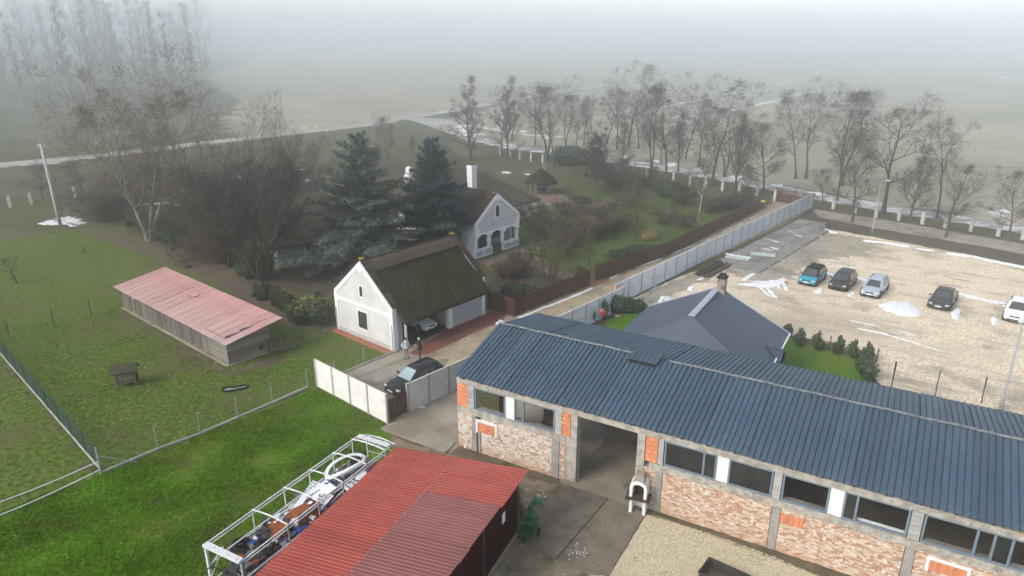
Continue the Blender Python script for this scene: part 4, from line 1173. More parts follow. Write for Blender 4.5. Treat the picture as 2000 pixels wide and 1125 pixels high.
# thatched range behind, with the tall chimney, ridge along +x
def hip_thatch(x0, x1, y0, y1, z0, z1, par, mat, hx0, hx1, seed, n=26, nm='thatch_roof'):
    """hipped thatch over a rectangle: height field above the eaves"""
    mb = MB()
    ym = (y0 + y1) / 2
    for j in range(n + 1):
        for i in range(n + 1):
            x = x0 + (x1 - x0) * i / n
            y = y0 + (y1 - y0) * j / n
            f = min(1 - abs(y - ym) / ((y1 - y0) / 2), (x - x0) / max(hx0, .01) if hx0 else 9, (x1 - x) / max(hx1, .01) if hx1 else 9, 1)
            f = max(0, f)
            q = Vector((x + seed, y, 0))
            mb.v.append((x, y, z0 + (z1 - z0) * f + .08 * mnoise.noise(q * .9) + .05 * mnoise.noise(q * 2.4)))
    for j in range(n):
        for i in range(n):
            a = j * (n + 1) + i
            mb.f.append((a, a + 1, a + n + 2, a + n + 1)); mb.mi.append(0)
    o = mb.build(nm, mat, par, smooth=True)
    sk = MB()
    sk.box(x0 + .02, x1 - .02, y0 + .02, y1 - .02, z0 - .28, z0 + .0)
    sk.build('thatch_edge', mat, o)
    return o
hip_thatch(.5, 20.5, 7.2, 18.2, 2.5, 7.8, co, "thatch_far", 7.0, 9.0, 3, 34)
cp('range_wall', 'plaster_smooth', MB().box(1.2, 19.6, 8.0, 17.4, 0, 2.5))
def chimney(x, y, z0, z1, w_, par, flue=False):
    c = MB().box(x - w_, x + w_, y - w_, y + w_, z0, z1).box(x - w_ - .06, x + w_ + .06, y - w_ - .06, y + w_ + .06, z1 - .35, z1 - .2)
    o = c.build('chimney', 'plaster_smooth', par)
    MB().box(x - w_ * .7, x + w_ * .7, y - w_ * .7, y + w_ * .7, z1 + .002, z1 + .12).build('chimney_cap', 'tile_dark', o)
    if flue:
        MB().lathe([(w_ * 1.05, 0), (w_ * 1.05, .35), (w_ * .8, .7), (.05, .85)], 12, (x, y, z1 + .12)).build('chimney_hood', 'plaster_smooth', o)
        MB().cyl((x, y - w_ * 1.12, z1 + .5), w_ * .6, .1, 12, (0, 1, 0)).build('flue_hole', 'soot', o)
    return o
def loc_co(p):
    return parent_matrix(co).inverted() @ p
c1 = loc_co(G(922, 366, 6.3)); chimney(c1.x, c1.y, 5.0, 9.0, .42, co)
c2 = loc_co(G(800, 366, 5.6)); chimney(c2.x, c2.y, 4.6, 7.3, .40, co, True)
# long range to the left of the conifers
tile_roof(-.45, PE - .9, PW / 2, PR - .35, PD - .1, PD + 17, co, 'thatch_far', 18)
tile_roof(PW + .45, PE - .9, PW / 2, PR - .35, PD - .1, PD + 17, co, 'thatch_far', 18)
cp('range_wall', 'plaster_smooth', MB().box(.02, PW - .02, PD, PD + 16.6, 0, 2.9))
lw = thing('cottage_wing', 'dark thatched cottage wing with grey wall and white framed window', 'house', G(545, 523), R(26))
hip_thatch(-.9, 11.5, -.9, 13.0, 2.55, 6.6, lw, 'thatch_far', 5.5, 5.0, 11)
MB().box(0, 10.6, 0, 12, 0, 2.5).build('wall', 'plaster_grey', lw)
wf = MB().box(2.9, 4.6, -.06, -.004, .75, 2.3).build('window_frame', 'plaster_smooth', lw)
MB().box(3.02, 4.48, -.075, -.062, .87, 2.18).build('pane', 'glass_window', wf)
MB().box(-.25, .05, -.3, .05, 0, 2.4).build('corner_post', 'plaster_smooth', lw)
MB().box(-.5, 6, -1.2, -.02, 0, .25).build('terrace_step', 'paving_old', lw)

# ---------------------------------------------------------------- the grey roofed house behind the shed
HB = R(-30.3)
Lc, Rc = G(1268, 597, 3.0), G(1540, 653, 3.0)
hc = (Lc + Rc) / 2
hh = thing('grey_roof_house', 'low house with smooth grey gable roof and sooty brick chimney', 'house', (hc.x, hc.y, 0), HB)
HW = (Rc - Lc).length / 2
# local x along the gable, y away from the camera; the roof comes towards the camera
def hb(name, mat, mb, par=None):
    return mb.build(name, mat, par or hh)
HR, HE, HD = 5.6, 3.0, 9.0
def slope(sx):
    mb = MB()
    mb.prism([(0, 0, HR), (sx * HW, 0, HE), (sx * HW, -HD, HE), (0, -HD + 2.2, HR)], (0, 0, -.12))
    return mb
rl = hb('roof', 'sheet_grey', slope(-1)); hb('roof', 'sheet_grey', slope(1))
hb('roof_hip', 'sheet_grey', MB().prism([(0, -HD + 2.2, HR - .01), (-HW, -HD - .01, HE - .01), (HW, -HD - .01, HE - .01)], (0, 0, -.1)))
hb('ridge_flashing', 'flashing', MB().bar((-.12, -.05, HR + .0), (-.12, -HD + 2.2, HR + .0), .3, .03).bar((.10, -.02, HR + .0), (.10, -HD + 2.2, HR), .16, .03))
hb('verge_flashing', 'flashing', MB().bar((.0, .03, HR + .02), (HW + .02, .03, HE + .02), .10, .05).bar((0, .03, HR + .02), (-HW - .02, .03, HE + .02), .10, .05))
hb('gutter', 'panel_white', MB().bar((HW + .06, .1, HE - .06), (HW + .06, -HD, HE - .06), .1, .1))
hb('wall', 'plaster_smooth', MB().box(-HW + .5, HW - .4, -HD + .4, -.3, 0, HE - .12).prism([(-HW + .6, -.35, HE - .2), (HW - .6, -.35, HE - .2), (0, -.35, HR - .25)], (0, .1, 0)))
ch = hb('chimney', 'soot_brick', MB().box(.05, .62, -.75, -.18, HR - .6, HR + .95))
MB().box(-.02, .69, -.82, -.11, HR + .95, HR + 1.07).build('chimney_slab', 'soot', ch)
MB().box(.12, .55, -.68, -.25, HR + 1.07, HR + 1.28).build('chimney_pot', 'soot', ch)
MB().bar((-.05, -.85, HR - .12), (.75, -.85, HR - .42), .14, .06).bar((.72, -.85, HR - .40), (.72, -.1, HR - .40), .14, .06).build('chimney_flashing', 'flashing', ch)
# small ribbed porch roof on its right
pr_ = ribbed(HW - 2.2, HW + .35, -5.9, 2.35, -4.2, 3.35, .16, .05, .03).build('porch_roof', 'sheet_blue_dull', hh)
MB().bar((HW - 2.3, -4.2, 3.40), (HW + .4, -4.2, 3.40), .2, .04).build('porch_ridge', 'sheet_blue_dull', pr_)
ribbed(HW - 2.2, HW + .35, -2.6, 2.45, -4.2, 3.35, .16, .05, .03).build('porch_slope', 'sheet_blue_dull', pr_)
hb('porch_gable', 'dark_inside', MB().prism([(HW + .28, -5.7, 2.3), (HW + .28, -2.8, 2.3), (HW + .28, -4.2, 3.28)], (.05, 0, 0)))
hb('porch_post', 'board_grey', MB().box(HW + .2, HW + .32, -5.7, -5.58, 0, 2.3))
hb('dormer', 'sheet_blue_dull', MB().prism([(-2.4, -6.6, 3.9), (0, -6.9, 4.9), (.3, -6.8, 4.75), (1.0, -6.3, 4.2), (-1.0, -6.0, 4.5)], (0, -.5, -.35)))

# ---------------------------------------------------------------- the red metal shed
RA = R(-114)
RO = Vector((-6.14, 32.68, 0))
rs = thing('red_metal_shed', 'low metal shed with red and maroon ribbed roof and maroon walls darkened as in shade', 'shed', RO, RA)
# local x: along the shed towards the camera, local y: right-hand side of the photo (higher eave)
RL, RW, Z0, Z1 = 13.0, 7.65, 2.80, 3.42
def zr(y): return Z0 + (Z1 - Z0) * y / RW
sheets(rs, 0, RL, 1.0, lambda: ribbed(0, 1.0, 0, Z0, 3.75, zr(3.75), .20, .06, .028), 'sheet_red', seed=3)
sheets(rs, 0, 3.2, 1.6, lambda: ribbed(0, 1.6, 3.70, zr(3.7) + .014, RW, Z1 + .014, .20, .06, .028), 'sheet_red', seed=4)
sheets(rs, 3.2, RL, 1.0, lambda: ribbed(0, 1.0, 3.66, zr(3.66) + .034, RW - .05, Z1 + .034, .20, .06, .028), 'sheet_maroon', seed=5)
MB().bar((0, 1.0, zr(1.0) - .08), (RL, 1.0, zr(1.0) - .08), .08).bar((0, 6.8, zr(6.8) - .08), (RL, 6.8, zr(6.8) - .08), .08).build('purlin', 'metal_dark', rs)
def rwall(name, mat, x0, x1, y0, y1, z0, z1):
    mb = MB()
    L_ = max(abs(x1 - x0), abs(y1 - y0))
    n = int(L_ / .1)
    dx, dy = (x1 - x0) / n, (y1 - y0) / n
    nx_, ny_ = -(y1 - y0) / L_, (x1 - x0) / L_
    for i in range(n + 1):
        o = .02 if i % 2 else 0
        mb.v += [(x0 + dx * i + nx_ * o, y0 + dy * i + ny_ * o, z0), (x0 + dx * i + nx_ * o, y0 + dy * i + ny_ * o, z1)]
    for i in range(n):
        mb.f.append((2 * i, 2 * i + 2, 2 * i + 3, 2 * i + 1)); mb.mi.append(0)
    return mb.build(name, mat, rs)
rwall('wall', 'sheet_wall_shaded', .55, RL, RW - .45, RW - .45, .05, Z1 - .08)
rwall('wall', 'sheet_wall_shaded', .55, .55, .3, RW - .46, .05, Z0 - .0)
rwall('wall', 'sheet_wall_shaded', .55, RL, .35, .35, .05, Z0 - .05)
for x in (.55, 4.3, 8.0, 11.5):
    MB().box(x - .04, x + .04, RW - .43, RW - .35, 0, Z1 - .06).build('post', 'metal_dark', rs)
MB().box(.5, RL, RW - .5, RW - .3, 0, .06).build('footing', 'concrete_drive', rs)
MB().box(2.0, 2.32, RW - .405, RW - .39, 1.75, 2.3).build('notice_board', 'plastic_white', rs)
MB().box(.0, RL, -.03, .0, Z0 - .06, Z0 - .02).build('eave_trim', 'sheet_red', rs)
scr = MB()
rsc = random.Random(5)
for yy in (.25, 1.9, 3.62, 5.5, 7.3):
    x = .1
    while x < RL:
        scr.box(x - .012, x + .012, yy - .012, yy + .012, zr(yy) + .03, zr(yy) + .055)
        x += .40
for k in range(26):
    x, yy = .3 + k * .36 + rsc.uniform(-.1, .1), 3.68 + rsc.uniform(-.03, .05)
    if rsc.random() < .75:
        scr.box(x - .05, x + .05, yy - .02, yy + .02, zr(yy) + .05, zr(yy) + .058)
tag(scr.build('screws', 'flashing', rs), kind='stuff')

# ---------------------------------------------------------------- the timber barn with pink roof
BA = R(-40.5)
BO = G(243, 602)
bn = thing('timber_barn', 'long weathered timber barn with faded pink ribbed metal roof', 'barn', BO, BA)
BL, BW = 18.65, 3.55
rngb = random.Random(3)
bmeshes = [MB().box(0, w_, -.012, .012, 0, 1).mesh('board', 'board_grey') for w_ in (.20, .24, .17)]
x = 0.0
while x < 15.6:
    w_ = rngb.choice((0, 1, 2))
    ww = (.20, .24, .17)[w_]
    inst(bmeshes[w_], 'board', bn, (x, rngb.uniform(-.02, .02), .12), (rngb.uniform(-.01, .01), 0, 0), (1, 1, 2.03 + rngb.uniform(-.05, .03)))
    x += ww + .012
hm = MB().box(0, 1, -.014, .014, 0, .155).mesh('board', 'board_light')
for k in range(13):
    inst(hm, 'board', bn, (15.68, rngb.uniform(-.02, .015), .14 + k * .165), (0, 0, 0), (BL - 15.68, 1, 1))
hm2 = MB().box(-.014, .014, 0, 1, 0, .155).mesh('board', 'board_light')
for k in range(15):
    if k == 14:
        inst(hm2, 'board', bn, (BL + rngb.uniform(-.015, .02), 1.2, .14 + k * .165), (0, 0, 0), (1, BW - 1.2, 1))
    else:
        inst(hm2, 'board', bn, (BL + rngb.uniform(-.015, .02), 0, .14 + k * .165), (0, 0, 0), (1, BW, 1))
MB().box(BL + .03, BL + .05, 2.55, 2.85, .45, .85).build('hatch', 'dark_inside', bn)
MB().box(0, BL - .02, BW - .1, BW, .1, 2.7).build('back_wall', 'board_grey', bn)
MB().box(0, .06, .03, BW - .1, .1, 2.2).build('end_wall', 'board_grey', bn)
MB().box(.07, BL - .03, .05, .1, .1, 2.1).box(BL - .08, BL - .03, .1, BW - .1, .1, 2.3).build('inner_lining', 'dark_inside', bn)
MB().box(-.1, BL + .08, -.22, -.03, 0, .12).build('footing', 'concrete_drive', bn)
MB().box(BL - .05, BL + .12, -.2, BW + .05, 0, .11).build('footing', 'concrete_drive', bn)
sheets(bn, -.35, BL + .70, 1.05, lambda: ribbed(0, 1.05, -.55, 2.14, BW + .75, 2.86, .15, .06, .022), 'sheet_pink', seed=6)
for x in np.arange(.2, BL + .4, 1.6):
    MB().bar((x, -.45, 2.09), (x, BW + .6, 2.79), .08, .09).build('rafter', 'board_grey', bn)
MB().obox((8.9, 2.4, 2.75), (.5, .1, 0), (0, .2, .03), (0, 0, .02)).build('loose_patch', 'sheet_pink', bn)
MB().box(2.6, 2.75, -.06, -.03, 1.5, 1.85).build('wall_plate', 'panel_white', bn)
MB().box(5.6, 7.2, -.045, -.02, 1.95, 2.0).build('rail', 'board_light', bn)
# little picket gate beside the barn
tg = thing('wooden_gate', 'small weathered picket gate between barn and wire fence', 'gate', G(530, 690), R(25))
for k in range(9):
    MB().box(k * .19, k * .19 + .09, -.015, .015, .08, 1.05 + .04 * (k % 2)).build('picket', 'board_grey', tg)
MB().box(-.02, 1.68, .016, .05, .25, .33).box(-.02, 1.68, .016, .05, .8, .88).bar((0, .03, .3), (1.65, .03, .85), .05).build('rail', 'board_grey', tg)
MB().box(-.14, -.03, -.06, .06, 0, 1.25).build('post', 'board_grey', tg); MB().box(1.7, 1.81, -.06, .06, 0, 1.2).build('post', 'board_grey', tg)

# ---------------------------------------------------------------- dog kennel, thatched gazebo
kn = thing('kennel', 'small dark wooden kennel on legs with felt roof in the paddock', 'kennel', G(250, 752), R(-1 + 20))
for sx in (-.62, .62):
    for sy in (-.4, .4):
        MB().box(sx - .05, sx + .05, sy - .05, sy + .05, 0, 1.25).build('leg', 'board_grey', kn)
for k in range(6):
    MB().box(-.56, .66, -.43, -.40, .32 + k * .155, .32 + k * .155 + .148).build('board', 'board_grey', kn)
MB().box(-.55, .65, -.38, .40, .30, 1.3).build('body', 'dark_inside', kn)
MB().prism([(-.85, -.62, 1.18), (-.85, 0, 1.68), (-.85, .62, 1.18), (-.85, .6, 1.12), (-.85, 0, 1.6), (-.85, -.6, 1.12)], (1.7, 0, 0)).build('roof', 'felt_roof', kn)
MB().bar((-.62, -.46, .55), (-.62, .4, .6), .05).build('brace', 'board_light', kn)
gz = thing('gazebo', 'small thatched gazebo with dark posts in the garden', 'gazebo', G(1056, 377), R(20))
rfz = MB()
n = 24
prof = [(2.75, 1.75), (2.7, 1.95), (2.2, 2.45), (1.4, 3.05), (.6, 3.6), (.25, 3.95), (.02, 4.0)]
for r_, z in prof:
    for k in range(n):
        t = 2 * math.pi * k / n
        q = 1 + .06 * mnoise.noise(Vector((math.cos(t) * 2, math.sin(t) * 2, z)))
        rfz.v.append((r_ * q * math.cos(t), r_ * q * math.sin(t) * .9, z + (.12 * math.sin(t * 2) if r_ > 2 else 0)))
for j in range(len(prof) - 1):
    for k in range(n):
        rfz.f.append((j * n + k, j * n + (k + 1) % n, (j + 1) * n + (k + 1) % n, (j + 1) * n + k)); rfz.mi.append(0)
rfz.f.append(tuple(range(n - 1, -1, -1))); rfz.mi.append(0)
rfz.build('thatch_roof', 'thatch', gz, smooth=True)
MB().box(.3, .7, -.2, .2, 3.5, 4.6).build('chimney', 'soot_brick', gz)
for k in range(6):
    t = 2 * math.pi * (k + .5) / 6
    MB().cyl((2.1 * math.cos(t), 1.9 * math.sin(t), 0), .09, 2.2, 8).build('post', 'wood_beam', gz)
MB().cyl((0, 0, 0), 2.5, .12, 20).build('floor', 'paving_old', gz)
MB().box(-.6, .7, .4, .9, .12, 1.9).box(.9, 1.6, -.4, .7, .12, 1.5).build('oven', 'plaster_grey', gz)
MB().box(-.7, .7, -.9, -.3, .75, .82).box(-.6, -.5, -.8, -.4, .12, .75).box(.5, .6, -.8, -.4, .12, .75).build('table', 'wood_beam', gz)
# ================================================================ WALLS, FENCES, POSTS
def flat(p): return Vector((p.x, p.y, 0))
def concrete_wall(name, label, p0, p1, n, h=2.06, mat='panel_concrete', rows=4, last_post=True, post_z=.08):
    p0, p1 = flat(p0), flat(p1)
    d = p1 - p0
    a = math.atan2(d.y, d.x)
    L_ = d.length
    t = thing(name, label, 'wall', p0, a)
    bw = L_ / n
    bm_ = MB().box(.07, bw - .07, -.025, .025, .008, h / rows - .008).mesh('plank', mat)
    # a shallow cast frame on each plank
    pm = MB().box(-.07, .07, -.075, .075, 0, h + post_z).mesh('post', 'post_concrete')
    for i in range(n):
        for k in range(rows):
            inst(bm_, 'plank', t, (i * bw, random.uniform(-.006, .006), k * h / rows), (random.uniform(-.006, .006), 0, 0))
    for i in range(n + (1 if last_post else 0)):
        inst(pm, 'post', t, (i * bw, 0, 0))
    cm = MB().box(.07, bw - .07, -.04, .04, 0, .05).mesh('coping', mat)
    for i in range(n):
        inst(cm, 'coping', t, (i * bw, 0, h))
    return t
concrete_wall('concrete_wall', 'warm grey concrete panel wall beside the lawn and brown gate', G(620.6, 754.5), G(757.6, 827), 4)
concrete_wall('concrete_wall', 'concrete panel wall between the brown gate and the brick shed', G(797.9, 805.4), G(912, 751.5), 3)
wA, wB = G(1060, 632.5, 2.06), G(1218, 561, 2.06)
concrete_wall('concrete_wall', 'ivy-grown concrete panel wall behind the blue roof', wA, wB, 6, mat='panel_concrete_cool')
lA, lB = G(1203, 556, 2.06), G(1590, 377, 2.06)
concrete_wall('concrete_wall', 'long pale concrete panel wall along the parking place', lA, lB, 23, mat='panel_concrete_cool')
MB().bar(flat(wB) + Vector((0, 0, 1.0)), flat(lA) + Vector((0, 0, 1.0)), .1, 2.0).build('brick_pier', 'brick_red')
tag(bpy.data.objects['brick_pier'], 'short red brick pier joining the two pale concrete walls', 'pier')

def picket_fence(name, label, pts, h, pitch, mat='picket_brown', pw=.085, cat='fence', wave=True, stuff_from=None, post_step=2.2):
    P = [flat(G(*p)) if len(p) == 2 else Vector(p) for p in pts]
    t = thing(name, label, cat, P[0], 0)
    pk = MB().prism([(-pw / 2, -.011, .06), (pw / 2, -.011, .06), (pw / 2, -.011, .965), (0, -.011, 1.0), (-pw / 2, -.011, .965)], (0, .022, 0)).mesh('picket', mat)
    cnt = 0
    rest = MB()
    for a, b_ in zip(P, P[1:]):
        d = b_ - a
        L_ = d.length
        ang = math.atan2(d.y, d.x)
        u = d.normalized()
        nr = Vector((-u.y, u.x, 0))
        np_ = max(1, round(L_ / post_step))
        for k in range(np_ + 1):
            q = a + d * k / np_ - P[0]
            MB().box(-.05, .05, -.05, .05, 0, h * 1.02).build('post', mat, t, loc=q + nr * .07).rotation_euler = (0, 0, ang)
        for zz in (.3, h * .78):
            MB().bar(a - P[0] + nr * .035 + Vector((0, 0, zz)), b_ - P[0] + nr * .035 + Vector((0, 0, zz)), .04, .08).build('rail', mat, t)
        n = int(L_ / pitch)
        for k in range(n):
            s_ = (k + .5) * pitch
            ph = (s_ * np_ / L_) % 1
            hh_ = h * (.97 + (.05 * math.sin(math.pi * ph) if wave else 0)) + random.uniform(-.012, .012)
            q = a + u * s_ - P[0]
            if cnt < 300:
                inst(pk, 'picket', t, q, (random.uniform(-.01, .01), random.uniform(-.012, .012), ang), (1, 1, hh_))
            else:
                z0 = .06
                w2 = pw / 2
                rest.prism([q - u * w2 + Vector((0, 0, z0)), q + u * w2 + Vector((0, 0, z0)), q + u * w2 + Vector((0, 0, hh_ * .965)), q + Vector((0, 0, hh_)), q - u * w2 + Vector((0, 0, hh_ * .965))], nr * -.022)
            cnt += 1
    if rest.f:
        tag(rest.build('far_pickets', mat, t), kind='stuff')
    return t
picket_fence('picket_fence', 'dark brown picket fence from the garage corner along the sandy drive', [(953, 601), (1004, 618.5), (1151, 559.5)], 1.74, .125)
picket_fence('picket_fence', 'long dark brown picket fence between garden lawn and sandy drive', [(1164, 550), (1301, 502.5), (1484, 410.5)], 1.8, .125)
picket_fence('picket_fence', 'short stub of picket fence turning in at the garden gap', [(1151, 558), (1128, 549)], 1.7, .125)
picket_fence('drive_gate', 'tall brown slatted gate at the far end of the sandy drive', [(1514, 393.5), (1586, 404)], 2.1, .19, pw=.13, cat='gate', wave=False)
gt = picket_fence('yard_gate', 'dark brown slatted gate between the two concrete walls', [(760.5, 825.5), (796, 806)], 1.72, .155, pw=.125, cat='gate', wave=False, post_step=2.4)
ep = thing('entry_step', 'small brick step in the gap of the picket fence', 'step', flat(G(1160, 552)), R(48))
for k in range(4):
    MB().box(-.9, .9, -.6 + k * .3, -.31 + k * .3, 0, .10).build('brick', 'brick_red', ep)

# wire fence with grey posts
def wire_fence(name, label, pts, h, post_mat, wire_mat, cell=.10, wr=.0022, step=2.5, pr=.035, base=None, posts=None, top_wire=True, mesh=True):
    P = [flat(G(*p)) if len(p) == 2 else Vector(p) for p in pts]
    t = thing(name, label, 'fence', P[0], 0)
    wires = MB()
    for a, b_ in zip(P, P[1:]):
        d = b_ - a
        L_ = d.length
        u = d.normalized()
        n = max(1, round(L_ / step))
        for k in range(n + 1):
            q = a + d * k / n - P[0]
            MB().tube([q, q + Vector((random.uniform(-.03, .03), random.uniform(-.03, .03), h + .08))], pr, 6).build('post', post_mat, t)
        if base:
            MB().bar(a - P[0] + Vector((0, 0, .06)), b_ - P[0] + Vector((0, 0, .06)), .09, .12).build('base_board', base, t)
        if mesh:
            k = 0
            x = -h
            while x < L_:
                for sg in (1, -1):
                    x0, z0, x1, z1 = x, (0 if sg > 0 else h), x + h, (h if sg > 0 else 0)
                    if x0 < 0:
                        f = -x0 / h; z0 = z0 + (z1 - z0) * f; x0 = 0
                    if x1 > L_:
                        f = (L_ - x0) / (x1 - x0); z1 = z0 + (z1 - z0) * f; x1 = L_
                    if x1 - x0 > .02:
                        wires.tube([a - P[0] + u * x0 + Vector((0, 0, z0 + .05)), a - P[0] + u * x1 + Vector((0, 0, z1 + .05))], wr, 3, cap=False)
                x += cell * 1.414
        for zz in ((.1, h * .5, h) if top_wire else (h,)):
            wires.tube([a - P[0] + Vector((0, 0, zz)), b_ - P[0] + Vector((0, 0, zz))], wr * 1.3, 3, cap=False)
    if wires.f:
        tag(wires.build('wire_mesh', wire_mat, t), kind='stuff')
    return t
wire_fence('wire_fence', 'grey post wire fence with concrete base between paddock and lawn', [(200, 924), (309, 878), (391, 848), (465, 816), (533, 787), (601, 757)], 1.45, 'metal_galv', 'wire_grey', .12, .0016, step=6, base='post_concrete')
wire_fence('wire_fence', 'green mesh fence running away along the paddock edge', [(197, 918), (0, 690), (-70, 605)], 1.55, 'metal_dark', 'wire_green', .055, .0035, base='post_concrete')
wire_fence('wire_fence', 'short wire fence between lawn and concrete drive by the garage', [(622, 752), (655, 736), (711, 712), (768, 689)], 1.3, 'metal_galv', 'wire_grey', .12, .0016, step=4, base='post_concrete')
wire_fence('wire_fence', 'thin post fence from the picket gate to the garage', [(556, 684), (592, 668), (628, 655), (655, 640)], 1.1, 'metal_dark', 'wire_grey', .14, .0016, step=4, base='board_light')
wire_fence('wire_fence', 'dark post fence with low earth line across the paddock', [(20, 662), (106, 638), (179, 618), (243, 600)], 1.5, 'metal_dark', 'wire_grey', .14, .0014, step=9, mesh=True)
wire_fence('wire_fence', 'dark post fence behind the shed by the parking place', [(1703, 742), (1741, 756), (1826, 773), (1916, 788), (2010, 806)], 1.9, 'metal_dark', 'wire_grey', .14, .0014, step=9)
wire_fence('wire_fence', 'dark garden fence beside the little shrub lawn', [(1530, 660), (1620, 680), (1712, 706), (1696, 746)], 1.0, 'metal_dark', 'wire_grey', .14, .0014, step=9, mesh=True)
cp_ = thing('corner_post', 'galvanised corner post with slanting braces where the wire fences meet', 'post', flat(G(198, 926)))
MB().tube([(0, 0, 0), (0, 0, 1.75)], .05, 8).build('post', 'metal_galv', cp_)
MB().tube([(0, 0, 1.2), (1.6, 1.0, .15)], .025, 6).build('brace', 'metal_galv', cp_)
MB().tube([(0, 0, 1.2), (-1.1, 1.4, .15)], .025, 6).build('brace', 'metal_galv', cp_)
for i, (a, b_, lb) in enumerate((((190, 902), (-60, 1002), 'upper white pipe lying across the meadow from the corner post'), ((194, 918), (-60, 1030), 'lower white pipe lying across the meadow from the corner post'))):
    A, B_ = G(*a, .45), G(*b_, .05)
    pts = [A.lerp(B_, k / 8) + Vector((0, 0, -.12 * math.sin(math.pi * k / 8))) for k in range(9)]
    for q in pts: q.z = max(q.z, .06)
    tag(MB().tube(pts, .035, 6).build('white_pipe', 'metal_white'), lb, 'pipe')

# stone posts along the service road
sp_px = [(1997, 468), (1949, 461), (1895.5, 452), (1845.7, 445), (1801, 438), (1755, 430.6), (1710.6, 425), (1670, 416), (1627, 409), (1513, 393), (1478, 383), (1444, 377), (1411, 373), (1379, 367), (1348, 362), (1316, 352), (1263, 350), (1233, 344), (1206, 336), (1060.6, 318.6), (1037.5, 315), (1016, 312), (996.6, 308), (977, 303)]
spm = []
for s_ in range(3):
    mb = MB()
    rg_ = random.Random(s_)
    zs = [0, .22, .45, .7, .92, 1.15, 1.4, 1.62]
    ring = []
    for z in zs:
        ring.append([(x * .2 * rg_.uniform(.88, 1.1), y * .2 * rg_.uniform(.88, 1.1), z) for x, y in ((-1, -1), (0, -1.06), (1, -1), (1.06, 0), (1, 1), (0, 1.06), (-1, 1), (-1.06, 0))])
    mb.loft(ring)
    spm.append((mb.mesh('stonework', 'stone_post'), MB().box(-.25, .25, -.25, .25, 1.62, 1.72).mesh('cap', 'post_concrete')))
ords = ['first', 'second', 'third', 'fourth', 'fifth', 'sixth', 'seventh', 'eighth', 'ninth', 'tenth', 'eleventh', 'twelfth', 'thirteenth', 'fourteenth', 'fifteenth', 'sixteenth', 'seventeenth', 'eighteenth', 'nineteenth', 'twentieth', 'twenty-first', 'twenty-second', 'twenty-third', 'twenty-fourth', 'twenty-fifth', 'twenty-sixth', 'twenty-seventh']
for i, p in enumerate(sp_px):
    t = thing('stone_post', '%s square stone post of the service road row, counted from the picture\'s right edge' % ords[i], 'post', flat(G(*p)), R(40), 'stone posts along the service road')
    a, b_ = spm[i % 3]
    inst(a, 'stonework', t); inst(b_, 'cap', t)
for i, p in enumerate(((21, 405), (62, 399), (147, 386))):
    t = thing('stone_post', '%s of three pale stone posts near the utility pole, from the picture edge' % ords[i], 'post', flat(G(*p)), R(20), 'stone posts near the utility pole')
    inst(spm[i][0], 'stonework', t); inst(spm[i][1], 'cap', t)
for i, p in enumerate(((540, 262), (590, 255), (598, 254), (617, 252), (640, 258))):
    t = tag(MB().cyl((0, 0, 0), .09, 1.1, 8).box(-.12, .12, -.06, .06, .75, .95).build('road_marker', 'plastic_white', loc=flat(G(*p))), '%s white roadside marker post along the pale road, from the plane tree' % ords[i], 'marker post', 'white marker posts on the main road')

# poles and lamps
up = thing('utility_pole', 'pale concrete utility pole standing in a snow patch', 'pole', flat(G(118, 440)))
MB().lathe([(.22, 0), (.20, 3), (.15, 10.7)], 10).build('shaft', 'post_concrete', up, smooth=True)
up.rotation_euler = (0, R(-1.5), 0)
MB().bar((-.5, 0, 10.3), (.5, 0, 10.3), .08).build('cross_arm', 'metal_galv', up)
for x in (-.42, 0, .42):
    MB().cyl((x, 0, 10.34), .04, .2, 6).build('insulator', 'plastic_white', up)
def lamp(px, h, ang, label, r=.07):
    t = thing('street_lamp', label, 'street lamp', flat(G(*px)), ang)
    MB().lathe([(r * 1.4, 0), (r * 1.4, 1.0), (r, 1.05), (r * .7, h)], 10).build('pole', 'metal_galv', t, smooth=True)
    MB().tube([(0, 0, h - .05), (.25, 0, h + .12), (.7, 0, h + .15)], .035, 6).build('arm', 'metal_galv', t)
    MB().loft([[(.6, y * .08, h + .12 + z * .04) for y, z in ((-1, -1), (1, -1), (1, 1), (-1, 1))], [(.85, y * .15, h + .12 + z * .07) for y, z in ((-1, -1), (1, -1), (1, 1), (-1, 1))], [(1.3, y * .12, h + .13 + z * .05) for y, z in ((-1, -1), (1, -1), (1, 1), (-1, 1))]]).build('lamp_head', 'lamp_head', t)
    return t
lamp((1703, 456), 6.6, R(10), 'grey street lamp on the dark verge beyond the parking place')
lamp((1953, 804), 6.0, R(60), 'grey street lamp standing just behind the blue shed roof', .09)
an = thing('washing_pole', 'thin metal pole with struts beside the grey roofed house', 'pole', flat(G(1277, 590)))
MB().tube([(0, 0, 0), (0, 0, 2.7)], .03, 6).build('pole', 'metal_galv', an)
MB().tube([(0, 0, 2.2), (-.8, .2, 2.35)], .015, 5).tube([(0, 0, 2.6), (-.4, .3, 2.4)], .015, 5).build('arm', 'metal_galv', an)
MB().tube([(-.5, 0, .05), (0, 0, .9)], .03, 5).tube([(-.9, -.3, .04), (.5, .2, .1)], .03, 5).build('strut', 'metal_galv', an)
bi = thing('wheelie_bin', 'black wheelie bin with yellow lid on the far drive', 'bin', flat(G(1489, 407)), R(-40))
MB().loft([[(x * .24, y * .26, .06) for x, y in ((-1, -1), (1, -1), (1, 1), (-1, 1))], [(x * .30, y * .36, 1.0) for x, y in ((-1, -1), (1, -1), (1, 1), (-1, 1))]]).build('body', 'metal_dark', bi)
MB().loft([[(x * .32, y * .38, 1.0) for x, y in ((-1, -1), (1, -1), (1, 1), (-1, 1))], [(x * .30, y * .34, 1.14) for x, y in ((-1, -1), (1, -1), (1, 1), (-1, 1))]]).build('lid', 'lid_yellow', bi)
